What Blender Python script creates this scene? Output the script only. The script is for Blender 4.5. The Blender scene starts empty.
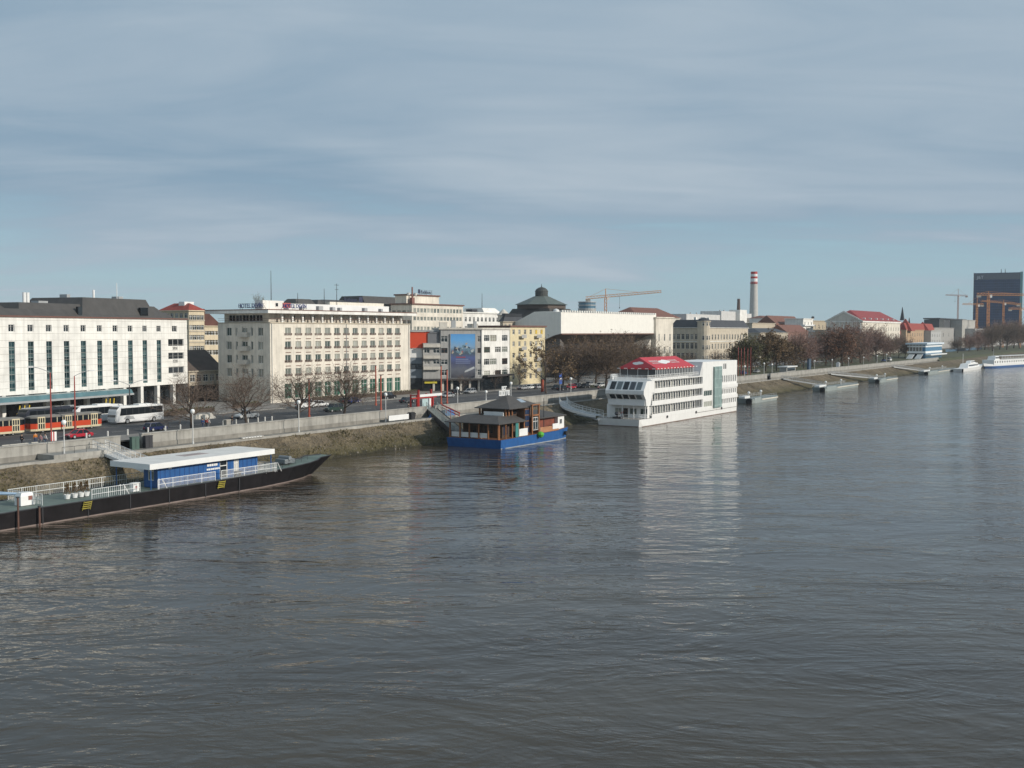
import bpy, bmesh, math, random
from mathutils import Vector, Matrix
R = math.radians
rnd = random.Random(11)
S = bpy.context.scene
C = S.collection

# ---------------------------------------------------------------- survey: camera constants and the quay's own axes
F, HZ, HE = 1100.0, 332.0, 22.5            # focal length (px), horizon row, eye height above the water
PI_ = math.atan((384 - HZ) / F)
CP, SP = math.cos(PI_), math.sin(PI_)
RZ = 5.5                                   # street level above the water

def ray(px, py):
    x = (px - 512) / F; y = (384 - py) / F
    return Vector((x, CP + y * SP, -SP + y * CP))

BO = Vector((-71.5, 153.03))               # point of the quay wall, s = r = 0
A = R(57.835)                              # heading of the quay
DX, DY = math.cos(A), math.sin(A)

def W(s, r, z=0.0):                        # quay coordinates (along, riverward, up) -> world
    return Vector((BO.x + s * DX + r * DY, BO.y + s * DY - r * DX, z))

def sr(px, py, z):                         # ground point under a sight line -> quay coordinates
    d = ray(px, py); t = (z - HE) / d.z
    x, y = d.x * t - BO.x, d.y * t - BO.y
    return x * DX + y * DY, x * DY - y * DX

def col(px, r):                            # s where a sight line meets the line r = const
    d = ray(px, HZ); o = W(0, r)
    # o + s*(DX,DY) = t*d
    den = DX * d.y - DY * d.x
    return (o.y * d.x - o.x * d.y) / den

def colr(px, s):                           # r where a sight line meets the line s = const
    d = ray(px, HZ); o = W(s, 0)
    ux, uy = DY, -DX
    den = ux * d.y - uy * d.x
    return (o.y * d.x - o.x * d.y) / den

def zat(s, r, py):                         # height of a picture row over a point
    p = W(s, r); d = ray(512, py)
    return HE + d.z / d.y * p.y

# ---------------------------------------------------------------- materials
MATS = {}
def M(name, c, rough=.75, metal=0., var=.14, scale=.5, streak=0., bump=0., bscale=6., spec=.5, rand=0., alpha=None):
    if name in MATS: return MATS[name]
    m = bpy.data.materials.new(name); m.use_nodes = True
    nt = m.node_tree; N = nt.nodes; L = nt.links
    b = N['Principled BSDF']
    b.inputs['Roughness'].default_value = rough; b.inputs['Metallic'].default_value = metal
    b.inputs['Specular IOR Level'].default_value = spec
    tc = N.new('ShaderNodeTexCoord')
    n = N.new('ShaderNodeTexNoise'); n.inputs['Scale'].default_value = scale; n.inputs['Detail'].default_value = 5
    n.inputs['Roughness'].default_value = .6
    L.new(tc.outputs['Object'], n.inputs['Vector'])
    mr = N.new('ShaderNodeMapRange'); mr.inputs[1].default_value = .3; mr.inputs[2].default_value = .7
    mr.inputs[3].default_value = 1 - var; mr.inputs[4].default_value = 1 + var * .5
    L.new(n.outputs['Fac'], mr.inputs[0])
    val = mr.outputs[0]
    if streak:
        mp = N.new('ShaderNodeMapping'); mp.inputs['Scale'].default_value = (1.3, 1.3, .08)
        L.new(tc.outputs['Object'], mp.inputs['Vector'])
        n2 = N.new('ShaderNodeTexNoise'); n2.inputs['Scale'].default_value = 1.2; n2.inputs['Detail'].default_value = 4
        L.new(mp.outputs[0], n2.inputs['Vector'])
        m2 = N.new('ShaderNodeMapRange'); m2.inputs[1].default_value = .45; m2.inputs[2].default_value = .75
        m2.inputs[3].default_value = 1.; m2.inputs[4].default_value = 1 - streak
        L.new(n2.outputs['Fac'], m2.inputs[0])
        mm = N.new('ShaderNodeMath'); mm.operation = 'MULTIPLY'
        L.new(val, mm.inputs[0]); L.new(m2.outputs[0], mm.inputs[1]); val = mm.outputs[0]
    if rand:
        oi = N.new('ShaderNodeObjectInfo')
        m3 = N.new('ShaderNodeMapRange'); m3.inputs[3].default_value = 1 - rand; m3.inputs[4].default_value = 1 + rand
        L.new(oi.outputs['Random'], m3.inputs[0])
        mm = N.new('ShaderNodeMath'); mm.operation = 'MULTIPLY'
        L.new(val, mm.inputs[0]); L.new(m3.outputs[0], mm.inputs[1]); val = mm.outputs[0]
    vm = N.new('ShaderNodeVectorMath'); vm.operation = 'SCALE'
    vm.inputs[0].default_value = c
    L.new(val, vm.inputs['Scale']); L.new(vm.outputs[0], b.inputs['Base Color'])
    if bump:
        n4 = N.new('ShaderNodeTexNoise'); n4.inputs['Scale'].default_value = bscale; n4.inputs['Detail'].default_value = 6
        L.new(tc.outputs['Object'], n4.inputs['Vector'])
        bp = N.new('ShaderNodeBump'); bp.inputs['Strength'].default_value = .7; bp.inputs['Distance'].default_value = bump
        L.new(n4.outputs['Fac'], bp.inputs['Height']); L.new(bp.outputs[0], b.inputs['Normal'])
    if alpha is not None: b.inputs['Alpha'].default_value = alpha
    m.diffuse_color = (*c, 1)
    MATS[name] = m
    return m

def glass_mat(name, dark, pale, thr=.6):
    """window panes: a good part of them show a pale curtain, by object"""
    m = bpy.data.materials.new(name); m.use_nodes = True
    nt = m.node_tree; N = nt.nodes; L = nt.links; b = N['Principled BSDF']
    b.inputs['Roughness'].default_value = .12
    oi = N.new('ShaderNodeObjectInfo')
    tc = N.new('ShaderNodeTexCoord'); n = N.new('ShaderNodeTexNoise'); n.inputs['Scale'].default_value = 1.4
    L.new(tc.outputs['Object'], n.inputs['Vector'])
    ad = N.new('ShaderNodeMath'); ad.operation = 'ADD'
    L.new(oi.outputs['Random'], ad.inputs[0])
    sc = N.new('ShaderNodeMath'); sc.operation = 'MULTIPLY'; sc.inputs[1].default_value = .25
    L.new(n.outputs['Fac'], sc.inputs[0]); L.new(sc.outputs[0], ad.inputs[1])
    mr = N.new('ShaderNodeMapRange'); mr.inputs[1].default_value = thr; mr.inputs[2].default_value = 1.15
    L.new(ad.outputs[0], mr.inputs[0])
    mx = N.new('ShaderNodeMix'); mx.data_type = 'RGBA'
    mx.inputs[6].default_value = (*dark, 1); mx.inputs[7].default_value = (*pale, 1)
    L.new(mr.outputs[0], mx.inputs[0]); L.new(mx.outputs[2], b.inputs['Base Color'])
    MATS[name] = m
    return m

WHITE = M('white_render', (.82, .80, .745), streak=.2, var=.2, scale=.25)
CREAM = M('cream_render', (.74, .68, .58), streak=.22, var=.2, scale=.25)
PALE = M('pale_stone', (.60, .56, .49), streak=.16)
YELLOW = M('yellow_render', (.55, .43, .25), streak=.14)
OCHRE = M('ochre_render', (.66, .56, .40), streak=.16)
BEIGE = M('beige_render', (.47, .41, .32), streak=.18)
GREYW = M('grey_render', (.40, .39, .37), streak=.18)
CONC = M('concrete', (.36, .345, .31), var=.28, scale=.35, streak=.28, bump=.02)
CONCD = M('weathered_concrete', (.25, .235, .205), var=.35, scale=.4, streak=.3, bump=.03)
DKROOF = M('dark_sheet_roof', (.075, .07, .065), rough=.6, var=.2, streak=.15)
SLATE = M('slate_roof', (.055, .058, .065), rough=.6, var=.25)
REDROOF = M('red_tile_roof', (.30, .055, .04), rough=.8, var=.3, scale=.9)
BRNROOF = M('brown_tile_roof', (.19, .085, .06), rough=.8, var=.3, scale=.9)
COPPER = M('verdigris_roof', (.12, .14, .125), rough=.6, var=.25)
STEEL = M('galvanised_steel', (.42, .43, .43), rough=.5, metal=.3, var=.1)
WPAINT = M('white_paint', (.78, .78, .76), rough=.45, var=.08)
BPAINT = M('black_hull_paint', (.015, .013, .014), rough=.7, var=.4, scale=.8, streak=.2, spec=.12)
BLUEP = M('blue_paint', (.018, .10, .30), rough=.45, var=.2, scale=.8, streak=.15)
REDP = M('red_paint', (.42, .025, .02), rough=.5, var=.15)
DKMET = M('dark_metal', (.05, .05, .055), rough=.5, metal=.3)
WOOD = M('brown_wood', (.20, .085, .035), rough=.7, var=.3, scale=2)
TEAL = M('teal_glass', (.25, .34, .32), rough=.3, var=.3)
GLASS = glass_mat('window_glass', (.018, .026, .03), (.32, .31, .28), .75)
GLASSC = glass_mat('curtained_glass', (.06, .085, .075), (.42, .42, .36), .35)
GLASSD = glass_mat('dark_glass', (.012, .016, .02), (.06, .07, .08), .7)
RUBBER = M('rubber', (.018, .018, .018), rough=.85)
FRAMEW = M('white_window_frame', (.72, .71, .68), rough=.5, var=.06)
FRAMEB = M('brown_window_frame', (.12, .06, .04), rough=.6)
TRIM = M('red_brown_metal', (.17, .085, .065), rough=.6)
BARK = M('winter_bark', (.075, .056, .044), rough=.9, var=.3, scale=3)
TWIG = M('winter_twigs', (.155, .11, .082), rough=.9, var=.25, scale=1)
TWIGP = M('purple_brown_twigs', (.26, .17, .14), rough=.9, var=.25, scale=1)
TWIGL = M('pale_twigs', (.20, .17, .12), rough=.9, var=.25, scale=1)
LEAFB = M('withered_leaves', (.18, .115, .055), rough=.85, var=.4, scale=1.5)
LEAFG = M('olive_leaves', (.115, .105, .042), rough=.85, var=.4, scale=1.5)
LEAFR = M('russet_leaves', (.22, .11, .065), rough=.85, var=.4, scale=1.5)
ORANGE = M('orange_steel', (.60, .26, .08), rough=.6)

# ---------------------------------------------------------------- mesh builder
class MB:
    def __init__(s): s.v = []; s.f = []; s.m = []
    def poly(s, pts, mi=0):
        k = len(s.v); s.v += [tuple(p) for p in pts]; s.f.append(tuple(range(k, k + len(pts)))); s.m.append(mi)
    def box(s, x0, x1, y0, y1, z0, z1, mi=0):
        if x0 > x1: x0, x1 = x1, x0
        if y0 > y1: y0, y1 = y1, y0
        s.hexa([(x0, y0), (x1, y0), (x1, y1), (x0, y1)], z0, [(x0, y0), (x1, y0), (x1, y1), (x0, y1)], z1, mi)
        return s
    def hexa(s, b, z0, t, z1, mi=0):          # frustum between two like polygons
        n = len(b); k = len(s.v)
        s.v += [(p[0], p[1], z0) for p in b] + [(p[0], p[1], z1) for p in t]
        s.f.append(tuple(k + i for i in reversed(range(n)))); s.f.append(tuple(k + n + i for i in range(n)))
        for i in range(n):
            j = (i + 1) % n
            s.f.append((k + i, k + j, k + n + j, k + n + i))
        s.m += [mi] * (n + 2)
        return s
    def prism(s, poly, z0, z1, mi=0): return s.hexa(poly, z0, poly, z1, mi)
    def extx(s, prof, x0, x1, mi=0, caps=True):   # (y,z) profile, counter-clockwise seen from +x, run along x
        n = len(prof); k = len(s.v)
        s.v += [(x0, p[0], p[1]) for p in prof] + [(x1, p[0], p[1]) for p in prof]
        for i in range(n):
            j = (i + 1) % n
            s.f.append((k + i, k + n + i, k + n + j, k + j)); s.m.append(mi)
        if caps:
            s.f.append(tuple(k + i for i in range(n))); s.f.append(tuple(k + n + i for i in reversed(range(n)))); s.m += [mi] * 2
        return s
    def exty(s, prof, y0, y1, mi=0):              # (x,z) profile run along y
        n = len(prof); k = len(s.v)
        s.v += [(p[0], y0, p[1]) for p in prof] + [(p[0], y1, p[1]) for p in prof]
        for i in range(n):
            j = (i + 1) % n
            s.f.append((k + i, k + j, k + n + j, k + n + i)); s.m.append(mi)
        s.f.append(tuple(k + i for i in reversed(range(n)))); s.f.append(tuple(k + n + i for i in range(n))); s.m += [mi] * 2
        return s
    def path(s, pts, rad, n=6, mi=0, cap=True):
        pts = [Vector(p) for p in pts]
        if not isinstance(rad, (list, tuple)): rad = [rad] * len(pts)
        k = len(s.v); last = None
        for i, p in enumerate(pts):
            d = (pts[min(i + 1, len(pts) - 1)] - pts[max(i - 1, 0)])
            d = d.normalized() if d.length > 1e-9 else Vector((0, 0, 1))
            u = d.cross(Vector((0, 0, 1))) if abs(d.z) < .95 else d.cross(Vector((0, 1, 0)))
            u.normalize()
            if last is not None and u.dot(last) < 0 and abs(d.z) < .95: pass
            last = u; w = u.cross(d)
            for j in range(n):
                a = 2 * math.pi * j / n
                s.v.append(tuple(p + (u * math.cos(a) + w * math.sin(a)) * rad[i]))
        for i in range(len(pts) - 1):
            for j in range(n):
                q = (j + 1) % n
                s.f.append((k + i * n + j, k + i * n + q, k + (i + 1) * n + q, k + (i + 1) * n + j)); s.m.append(mi)
        if cap:
            e = k + (len(pts) - 1) * n
            s.f.append(tuple(k + j for j in reversed(range(n)))); s.f.append(tuple(e + j for j in range(n))); s.m += [mi] * 2
        return s
    def bar(s, a, b, r, n=4, mi=0): return s.path([a, b], r, n, mi)
    def lathe(s, prof, n=16, cx=0, cy=0, mi=0):    # (radius, z) bottom to top
        k = len(s.v)
        for r, z in prof:
            for j in range(n):
                a = 2 * math.pi * j / n
                s.v.append((cx + r * math.cos(a), cy + r * math.sin(a), z))
        for i in range(len(prof) - 1):
            for j in range(n):
                q = (j + 1) % n
                s.f.append((k + i * n + j, k + i * n + q, k + (i + 1) * n + q, k + (i + 1) * n + j)); s.m.append(mi)
        e = k + (len(prof) - 1) * n
        s.f.append(tuple(k + j for j in reversed(range(n)))); s.f.append(tuple(e + j for j in range(n))); s.m += [mi] * 2
        return s
    def disc(s, cx, y0, y1, cz, r, n=14, mi=0):    # wheel: axis along y
        k = len(s.v)
        for y in (y0, y1):
            for j in range(n):
                a = 2 * math.pi * j / n
                s.v.append((cx + r * math.cos(a), y, cz + r * math.sin(a)))
        for j in range(n):
            q = (j + 1) % n
            s.f.append((k + j, k + q, k + n + q, k + n + j)); s.m.append(mi)
        s.f.append(tuple(k + j for j in reversed(range(n)))); s.f.append(tuple(k + n + j for j in range(n))); s.m += [mi] * 2
        return s
    def hip(s, x0, x1, y0, y1, z0, z1, inset=None, mi=0):   # hipped roof
        w = min(x1 - x0, y1 - y0) / 2
        i = w if inset is None else inset
        if x1 - x0 >= y1 - y0:
            ym = (y0 + y1) / 2; a = (x0 + i, ym, z1); b = (x1 - i, ym, z1)
            c = [(x0, y0, z0), (x1, y0, z0), (x1, y1, z0), (x0, y1, z0)]
            s.poly([c[0], c[1], b, a], mi); s.poly([c[1], c[2], b], mi); s.poly([c[2], c[3], a, b], mi); s.poly([c[3], c[0], a], mi)
        else:
            xm = (x0 + x1) / 2; a = (xm, y0 + i, z1); b = (xm, y1 - i, z1)
            c = [(x0, y0, z0), (x1, y0, z0), (x1, y1, z0), (x0, y1, z0)]
            s.poly([c[0], c[1], a], mi); s.poly([c[1], c[2], b, a], mi); s.poly([c[2], c[3], b], mi); s.poly([c[3], c[0], a, b], mi)
        s.poly([c[3], c[2], c[1], c[0]], mi)
        return s
    def mesh(s, name, mats, smooth=False):
        me = bpy.data.meshes.new(name); me.from_pydata(s.v, [], s.f); me.update()
        for m in (mats if isinstance(mats, (list, tuple)) else [mats]): me.materials.append(m)
        me.polygons.foreach_set('material_index', s.m)
        if smooth: me.polygons.foreach_set('use_smooth', [True] * len(me.polygons))
        return me
    def build(s, name, mats, parent=None, loc=(0, 0, 0), rz=0., smooth=False):
        o = bpy.data.objects.new(name, s.mesh(name, mats, smooth)); C.objects.link(o)
        o.location = loc; o.rotation_euler = (0, 0, rz)
        if parent: o.parent = parent
        return o

def place(me, name, parent, loc, rz=0.):
    o = bpy.data.objects.new(name, me); C.objects.link(o); o.location = loc; o.rotation_euler = (0, 0, rz); o.parent = parent
    return o

def tag(o, label, cat, group=None, kind=None):
    if label: o['label'] = label
    if cat: o['category'] = cat
    if group: o['group'] = group
    if kind: o['kind'] = kind
    return o

LABELS = []
def thing(name, label, cat, s, r, z=RZ, rot=0., group=None):
    o = bpy.data.objects.new(name, None); C.objects.link(o); o.empty_display_size = .5
    o.location = W(s, r, z); o.rotation_euler = (0, 0, A + rot)
    LABELS.append(label)
    return tag(o, label, cat, group)

def dup(root, s, r, z=RZ, rot=0., label=None, group=None, scale=1., recolor=None):
    def cp(o, par):
        c = o.copy(); C.objects.link(c)
        if par: c.parent = par
        for ch in KIDS.get(o.name, []) : cp(ch, c)
        if recolor and c.type == 'MESH':
            for sl in c.material_slots:
                if sl.material in recolor:
                    m = recolor[sl.material]; sl.link = 'OBJECT'; sl.material = m
        return c
    KIDS = {}
    def walk(o):
        KIDS[o.name] = list(o.children)
        for ch in o.children: walk(ch)
    walk(root)
    c = cp(root, None)
    c.location = W(s, r, z); c.rotation_euler = (0, 0, A + rot); c.scale = (scale,) * 3 if not isinstance(scale, tuple) else scale
    if label: c['label'] = label; LABELS.append(label)
    if group: c['group'] = group
    return c

ORD = ['first', 'second', 'third', 'fourth', 'fifth', 'sixth', 'seventh', 'eighth', 'ninth', 'tenth', 'eleventh', 'twelfth',
       'thirteenth', 'fourteenth', 'fifteenth', 'sixteenth', 'seventeenth', 'eighteenth', 'nineteenth', 'twentieth', 'twenty-first',
       'twenty-second', 'twenty-third', 'twenty-fourth', 'twenty-fifth', 'twenty-sixth', 'twenty-seventh', 'twenty-eighth', 'twenty-ninth', 'thirtieth']

def text(name, body, size, mat, parent, loc, rot=(math.pi / 2, 0, 0), ext=.06, sx=1., align='LEFT', shear=0.):
    cu = bpy.data.curves.new(name, 'FONT'); cu.body = body; cu.size = size; cu.extrude = ext; cu.align_x = align; cu.shear = shear
    t = bpy.data.objects.new(name + '_tmp', cu); C.objects.link(t)
    dg = bpy.context.evaluated_depsgraph_get()
    me = bpy.data.meshes.new_from_object(t.evaluated_get(dg)); me.name = name
    C.objects.unlink(t); bpy.data.objects.remove(t); bpy.data.curves.remove(cu)
    me.materials.clear(); me.materials.append(mat)
    o = bpy.data.objects.new(name, me); C.objects.link(o); o.parent = parent; o.location = loc; o.rotation_euler = rot; o.scale = (sx, 1, 1)
    return o

# ---------------------------------------------------------------- facades
def TF(W_, D_, side):
    """side -> (mapping (u, depth, z) -> local xyz, window rotation)"""
    if side == 'front': return (lambda u, d, z: (u, d, z)), 0.
    if side == 'left': return (lambda u, d, z: (d, D_ - u, z)), -math.pi / 2
    if side == 'right': return (lambda u, d, z: (W_ - d, u, z)), math.pi / 2
    return (lambda u, d, z: (W_ - u, D_ - d, z)), math.pi

def wallgrid(mb, T, w, z0, z1, ops, depth=.22, mi=0):
    xs = sorted({0., w} | {o[0] for o in ops} | {o[1] for o in ops}); zs = sorted({z0, z1} | {o[2] for o in ops} | {o[3] for o in ops})
    for j in range(len(zs) - 1):
        cz = (zs[j] + zs[j + 1]) / 2
        row = [o for o in ops if o[2] < cz < o[3]]
        start = None
        cuts = []
        for i in range(len(xs) - 1):
            cx = (xs[i] + xs[i + 1]) / 2
            hole = any(o[0] < cx < o[1] for o in row)
            if not hole and start is None: start = xs[i]
            if hole and start is not None: cuts.append((start, xs[i])); start = None
        if start is not None: cuts.append((start, w))
        for a, b in cuts:
            mb.poly([T(a, 0, zs[j]), T(b, 0, zs[j]), T(b, 0, zs[j + 1]), T(a, 0, zs[j + 1])], mi)
    for a, b, c, d in [o[:4] for o in ops]:
        mb.poly([T(a, 0, c), T(a, 0, d), T(a, depth, d), T(a, depth, c)], mi)
        mb.poly([T(b, 0, d), T(b, 0, c), T(b, depth, c), T(b, depth, d)], mi)
        mb.poly([T(a, 0, d), T(b, 0, d), T(b, depth, d), T(a, depth, d)], mi)
        mb.poly([T(b, 0, c), T(a, 0, c), T(a, depth, c), T(b, depth, c)], mi)

WCACHE = {}
def winmesh(w, h, nv=1, nh=1, frame=FRAMEW, glass=GLASS, fw=.09):
    k = (round(w, 2), round(h, 2), nv, nh, frame.name, glass.name, fw)
    if k in WCACHE: return WCACHE[k]
    b = MB()
    b.box(0, w, .05, .09, 0, h, 1)
    b.box(0, fw, 0, .05, 0, h); b.box(w - fw, w, 0, .05, 0, h); b.box(fw, w - fw, 0, .05, 0, fw); b.box(fw, w - fw, 0, .05, h - fw, h)
    for i in range(nv):
        x = w * (i + 1) / (nv + 1); b.box(x - fw / 2, x + fw / 2, .005, .05, fw, h - fw)
    for i in range(nh):
        z = fw + (h - 2 * fw) * (.7 if nh == 1 else (i + 1) / (nh + 1)); b.box(fw, w - fw, .01, .05, z - fw / 2, z + fw / 2)
    WCACHE[k] = b.mesh('window', [frame, glass])
    return WCACHE[k]

def walls(parent, Wd, Dp, z0, z1, mat, faces, depth=.22, name='wall', style=None, wname='window'):
    """four walls with openings; faces: side -> list of (u0,u1,z0,z1[,style]) openings, each with a window of its own"""
    mb = MB()
    for side in ('front', 'left', 'right', 'back'):
        T, rz = TF(Wd, Dp, side)
        w = Wd if side in ('front', 'back') else Dp
        ops = faces.get(side, [])
        wallgrid(mb, T, w, z0, z1, ops, depth)
    mb.poly([(0, 0, z1), (Wd, 0, z1), (Wd, Dp, z1), (0, Dp, z1)])
    o = mb.build(name, mat, parent)
    outs = []
    for side, ops in faces.items():
        T, rz = TF(Wd, Dp, side)
        for op in ops:
            st = dict(style or {}); st.update(op[4] if len(op) > 4 else {})
            nm = st.pop('name', wname)
            me = winmesh(op[1] - op[0], op[3] - op[2], **st)
            outs.append(place(me, nm, parent, T(op[0], depth - .05, op[2]), rz))
    return o, outs

def grid(u0, u1, n, w, rows, **st):
    """n openings of width w evenly centred between u0 and u1 for each (z0,z1) row"""
    out = []
    for z0, z1 in rows:
        for i in range(n):
            c = u0 + (u1 - u0) * (i + .5) / n
            out.append((c - w / 2, c + w / 2, z0, z1, st) if st else (c - w / 2, c + w / 2, z0, z1))
    return out

def corner(pxL, pxC, pxR, r):
    """quay-parallel block whose near river corner shows at pxC: returns s, width, depth"""
    s = col(pxC, r)
    return s, col(pxR, r) - s, (r - colr(pxL, s)) if pxL is not None else None

def cornice(parent, Wd, Dp, z, h=.5, out=.4, mat=WHITE, name='cornice'):
    b = MB(); b.box(-out, Wd + out, -out, Dp + out, z, z + h)
    return b.build(name, mat, parent)
# ================================================================ SETTING: river, banks, street
def sheet(name, pts, z, mat, kind='structure'):
    b = MB(); b.poly([tuple(W(s, r, z)) for s, r in pts])
    return tag(b.build(name, mat), None, None, None, kind)

# ---- water
def water_mat():
    m = bpy.data.materials.new('river_water'); m.use_nodes = True
    nt = m.node_tree; N = nt.nodes; L = nt.links; b = N['Principled BSDF']
    b.inputs['IOR'].default_value = 1.33; b.inputs['Roughness'].default_value = .06
    tc = N.new('ShaderNodeTexCoord')
    def noise(scale, stretch, rot, det=3, rough=.55, dist=0.):
        mp = N.new('ShaderNodeMapping'); mp.inputs['Rotation'].default_value = (0, 0, rot); mp.inputs['Scale'].default_value = stretch
        L.new(tc.outputs['Object'], mp.inputs['Vector'])
        n = N.new('ShaderNodeTexNoise'); n.inputs['Scale'].default_value = scale; n.inputs['Detail'].default_value = det
        n.inputs['Roughness'].default_value = rough; n.inputs['Distortion'].default_value = dist
        L.new(mp.outputs[0], n.inputs['Vector']); return n.outputs['Fac']
    def mul(a, k):
        q = N.new('ShaderNodeMath'); q.operation = 'MULTIPLY'; L.new(a, q.inputs[0])
        if isinstance(k, float): q.inputs[1].default_value = k
        else: L.new(k, q.inputs[1])
        return q.outputs[0]
    def add(a, c):
        q = N.new('ShaderNodeMath'); q.operation = 'ADD'; L.new(a, q.inputs[0]); L.new(c, q.inputs[1]); return q.outputs[0]
    # muddy body of the river, with slow drifting silt patches
    silt = noise(.02, (1, 2.2, 1), -A, 4, .6, .6)
    cr = N.new('ShaderNodeValToRGB'); cr.color_ramp.elements[0].position = .35; cr.color_ramp.elements[1].position = .68
    cr.color_ramp.elements[0].color = (.038, .030, .020, 1); cr.color_ramp.elements[1].color = (.064, .052, .034, 1)
    L.new(silt, cr.inputs[0]); L.new(cr.outputs[0], b.inputs['Base Color'])
    # calm boils and rippled lanes
    lane = noise(.035, (1., 2.4, 1), -A + .25, 4, .6, 2.2)
    lm = N.new('ShaderNodeMapRange'); lm.inputs[1].default_value = .35; lm.inputs[2].default_value = .68
    lm.inputs[3].default_value = .3; lm.inputs[4].default_value = 1.7
    L.new(lane, lm.inputs[0])
    big = mul(noise(.055, (1, 1.7, 1), -A + .4, 4, .55, 1.6), 3.2)
    mid = mul(noise(.2, (1, 1.6, 1), -A + 1.0, 3, .5, 1.8), 1.3)
    sm = mul(noise(.95, (1, 1.6, 1), -A + 1.0, 3, .5, .8), .20)
    tiny = mul(noise(4., (1, 1.4, 1), -A + .9, 3, .6), .018)
    h = add(big, mul(add(add(mid, sm), tiny), lm.outputs[0]))
    bp = N.new('ShaderNodeBump'); bp.inputs['Strength'].default_value = 1.; bp.inputs['Distance'].default_value = .08
    L.new(h, bp.inputs['Height']); L.new(bp.outputs[0], b.inputs['Normal'])
    return m
wb = MB(); wb.poly([(-3000, -800, 0), (6500, -800, 0), (6500, 9000, 0), (-3000, 9000, 0)])
tag(wb.build('water', water_mat()), None, None, None, 'structure')

# ---- ground and street sheets
GROUND = M('city_ground', (.17, .155, .13), rough=.95, var=.3, scale=.05)
ASPH = M('asphalt', (.060, .060, .062), rough=.9, var=.25, scale=.12, bump=.01, bscale=20)
ASPHL = M('worn_asphalt', (.10, .098, .095), rough=.9, var=.25, scale=.15)
PAVE = M('paving', (.22, .205, .185), rough=.9, var=.2, scale=.3)
GRASS = M('winter_lawn', (.075, .080, .035), rough=.95, var=.4, scale=.25, bump=.05, bscale=3)
LINE = M('road_paint', (.62, .61, .58), rough=.8, var=.2, scale=2)
sheet('ground', [(-900, 0), (-900, -6000), (9000, -6000), (9000, 0)], RZ - .02, GROUND)
SE = 560
sheet('promenade', [(-300, -.3), (-300, -7.6), (SE, -7.6), (SE, -.3)], RZ + .12, PAVE)
kb = MB(); kb.box(-300, SE, 7.6, 7.85, -.05, .125)
tag(kb.build('kerb', CONC, None, W(0, 0, RZ), A), None, None, None, 'structure')
sheet('road', [(-300, -7.9), (-300, -22.), (SE, -22.), (SE, -7.9)], RZ + .004, ASPH)
sheet('tram_road', [(-300, -22.), (-300, -31.), (330, -31.), (330, -22.)], RZ + .004, ASPHL)
sheet('service_road', [(-300, -31.), (-300, -43.), (330, -43.), (330, -31.)], RZ + .005, ASPH)
kb = MB()
kb.box(60, 330, 31, 31.2, 0, .12); kb.box(-200, 556, 43.05, 43.25, 0, .12)
tag(kb.build('far_kerb', CONC, None, W(0, 0, RZ), A), None, None, None, 'structure')
b = MB()
for k in range(-10, 150):                                              # lane dashes
    b.poly([(k * 6, 14.9, 0), (k * 6, 14.77, 0), (k * 6 + 3, 14.77, 0), (k * 6 + 3, 14.9, 0)][::-1])
b.poly([(-200, 8.25, 0), (SE, 8.25, 0), (SE, 8.37, 0), (-200, 8.37, 0)])
tag(b.build('road_marking', LINE, None, W(0, 0, RZ + .010), A), None, None, None, 'structure')
b = MB()
for y in (23.4, 24.84, 27.4, 28.84):
    b.box(-200, 330, y, y + .09, 0, .02)
tag(b.build('tram_track', M('rail_steel', (.22, .2, .18), rough=.35, metal=.8), None, W(0, 0, RZ + .006), A), None, None, None, 'structure')
sheet('pavement', [(60, -31.25), (60, -42.9), (330, -42.9), (330, -31.25)], RZ + .11, PAVE)
sheet('lawn', [(205, -8.2), (205, -42), (556, -42), (556, -8.2)], RZ + .03, GRASS)
sheet('pavement', [(-200, -43.3), (-200, -64), (556, -64), (556, -43.3)], RZ + .11, PAVE)

sheet('lawn', [(560, -.3), (560, -70), (1400, -70), (1400, -.3)], RZ + .03, GRASS)
b = MB(); b.poly([(636, .3, RZ + .02), (636, -2.5, 4.1), (6000, -2.5, 4.1), (6000, .3, RZ + .02)])
tag(b.build('upper_bank', GRASS, None, W(0, 0, 0), A), None, None, None, 'structure')
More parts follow.
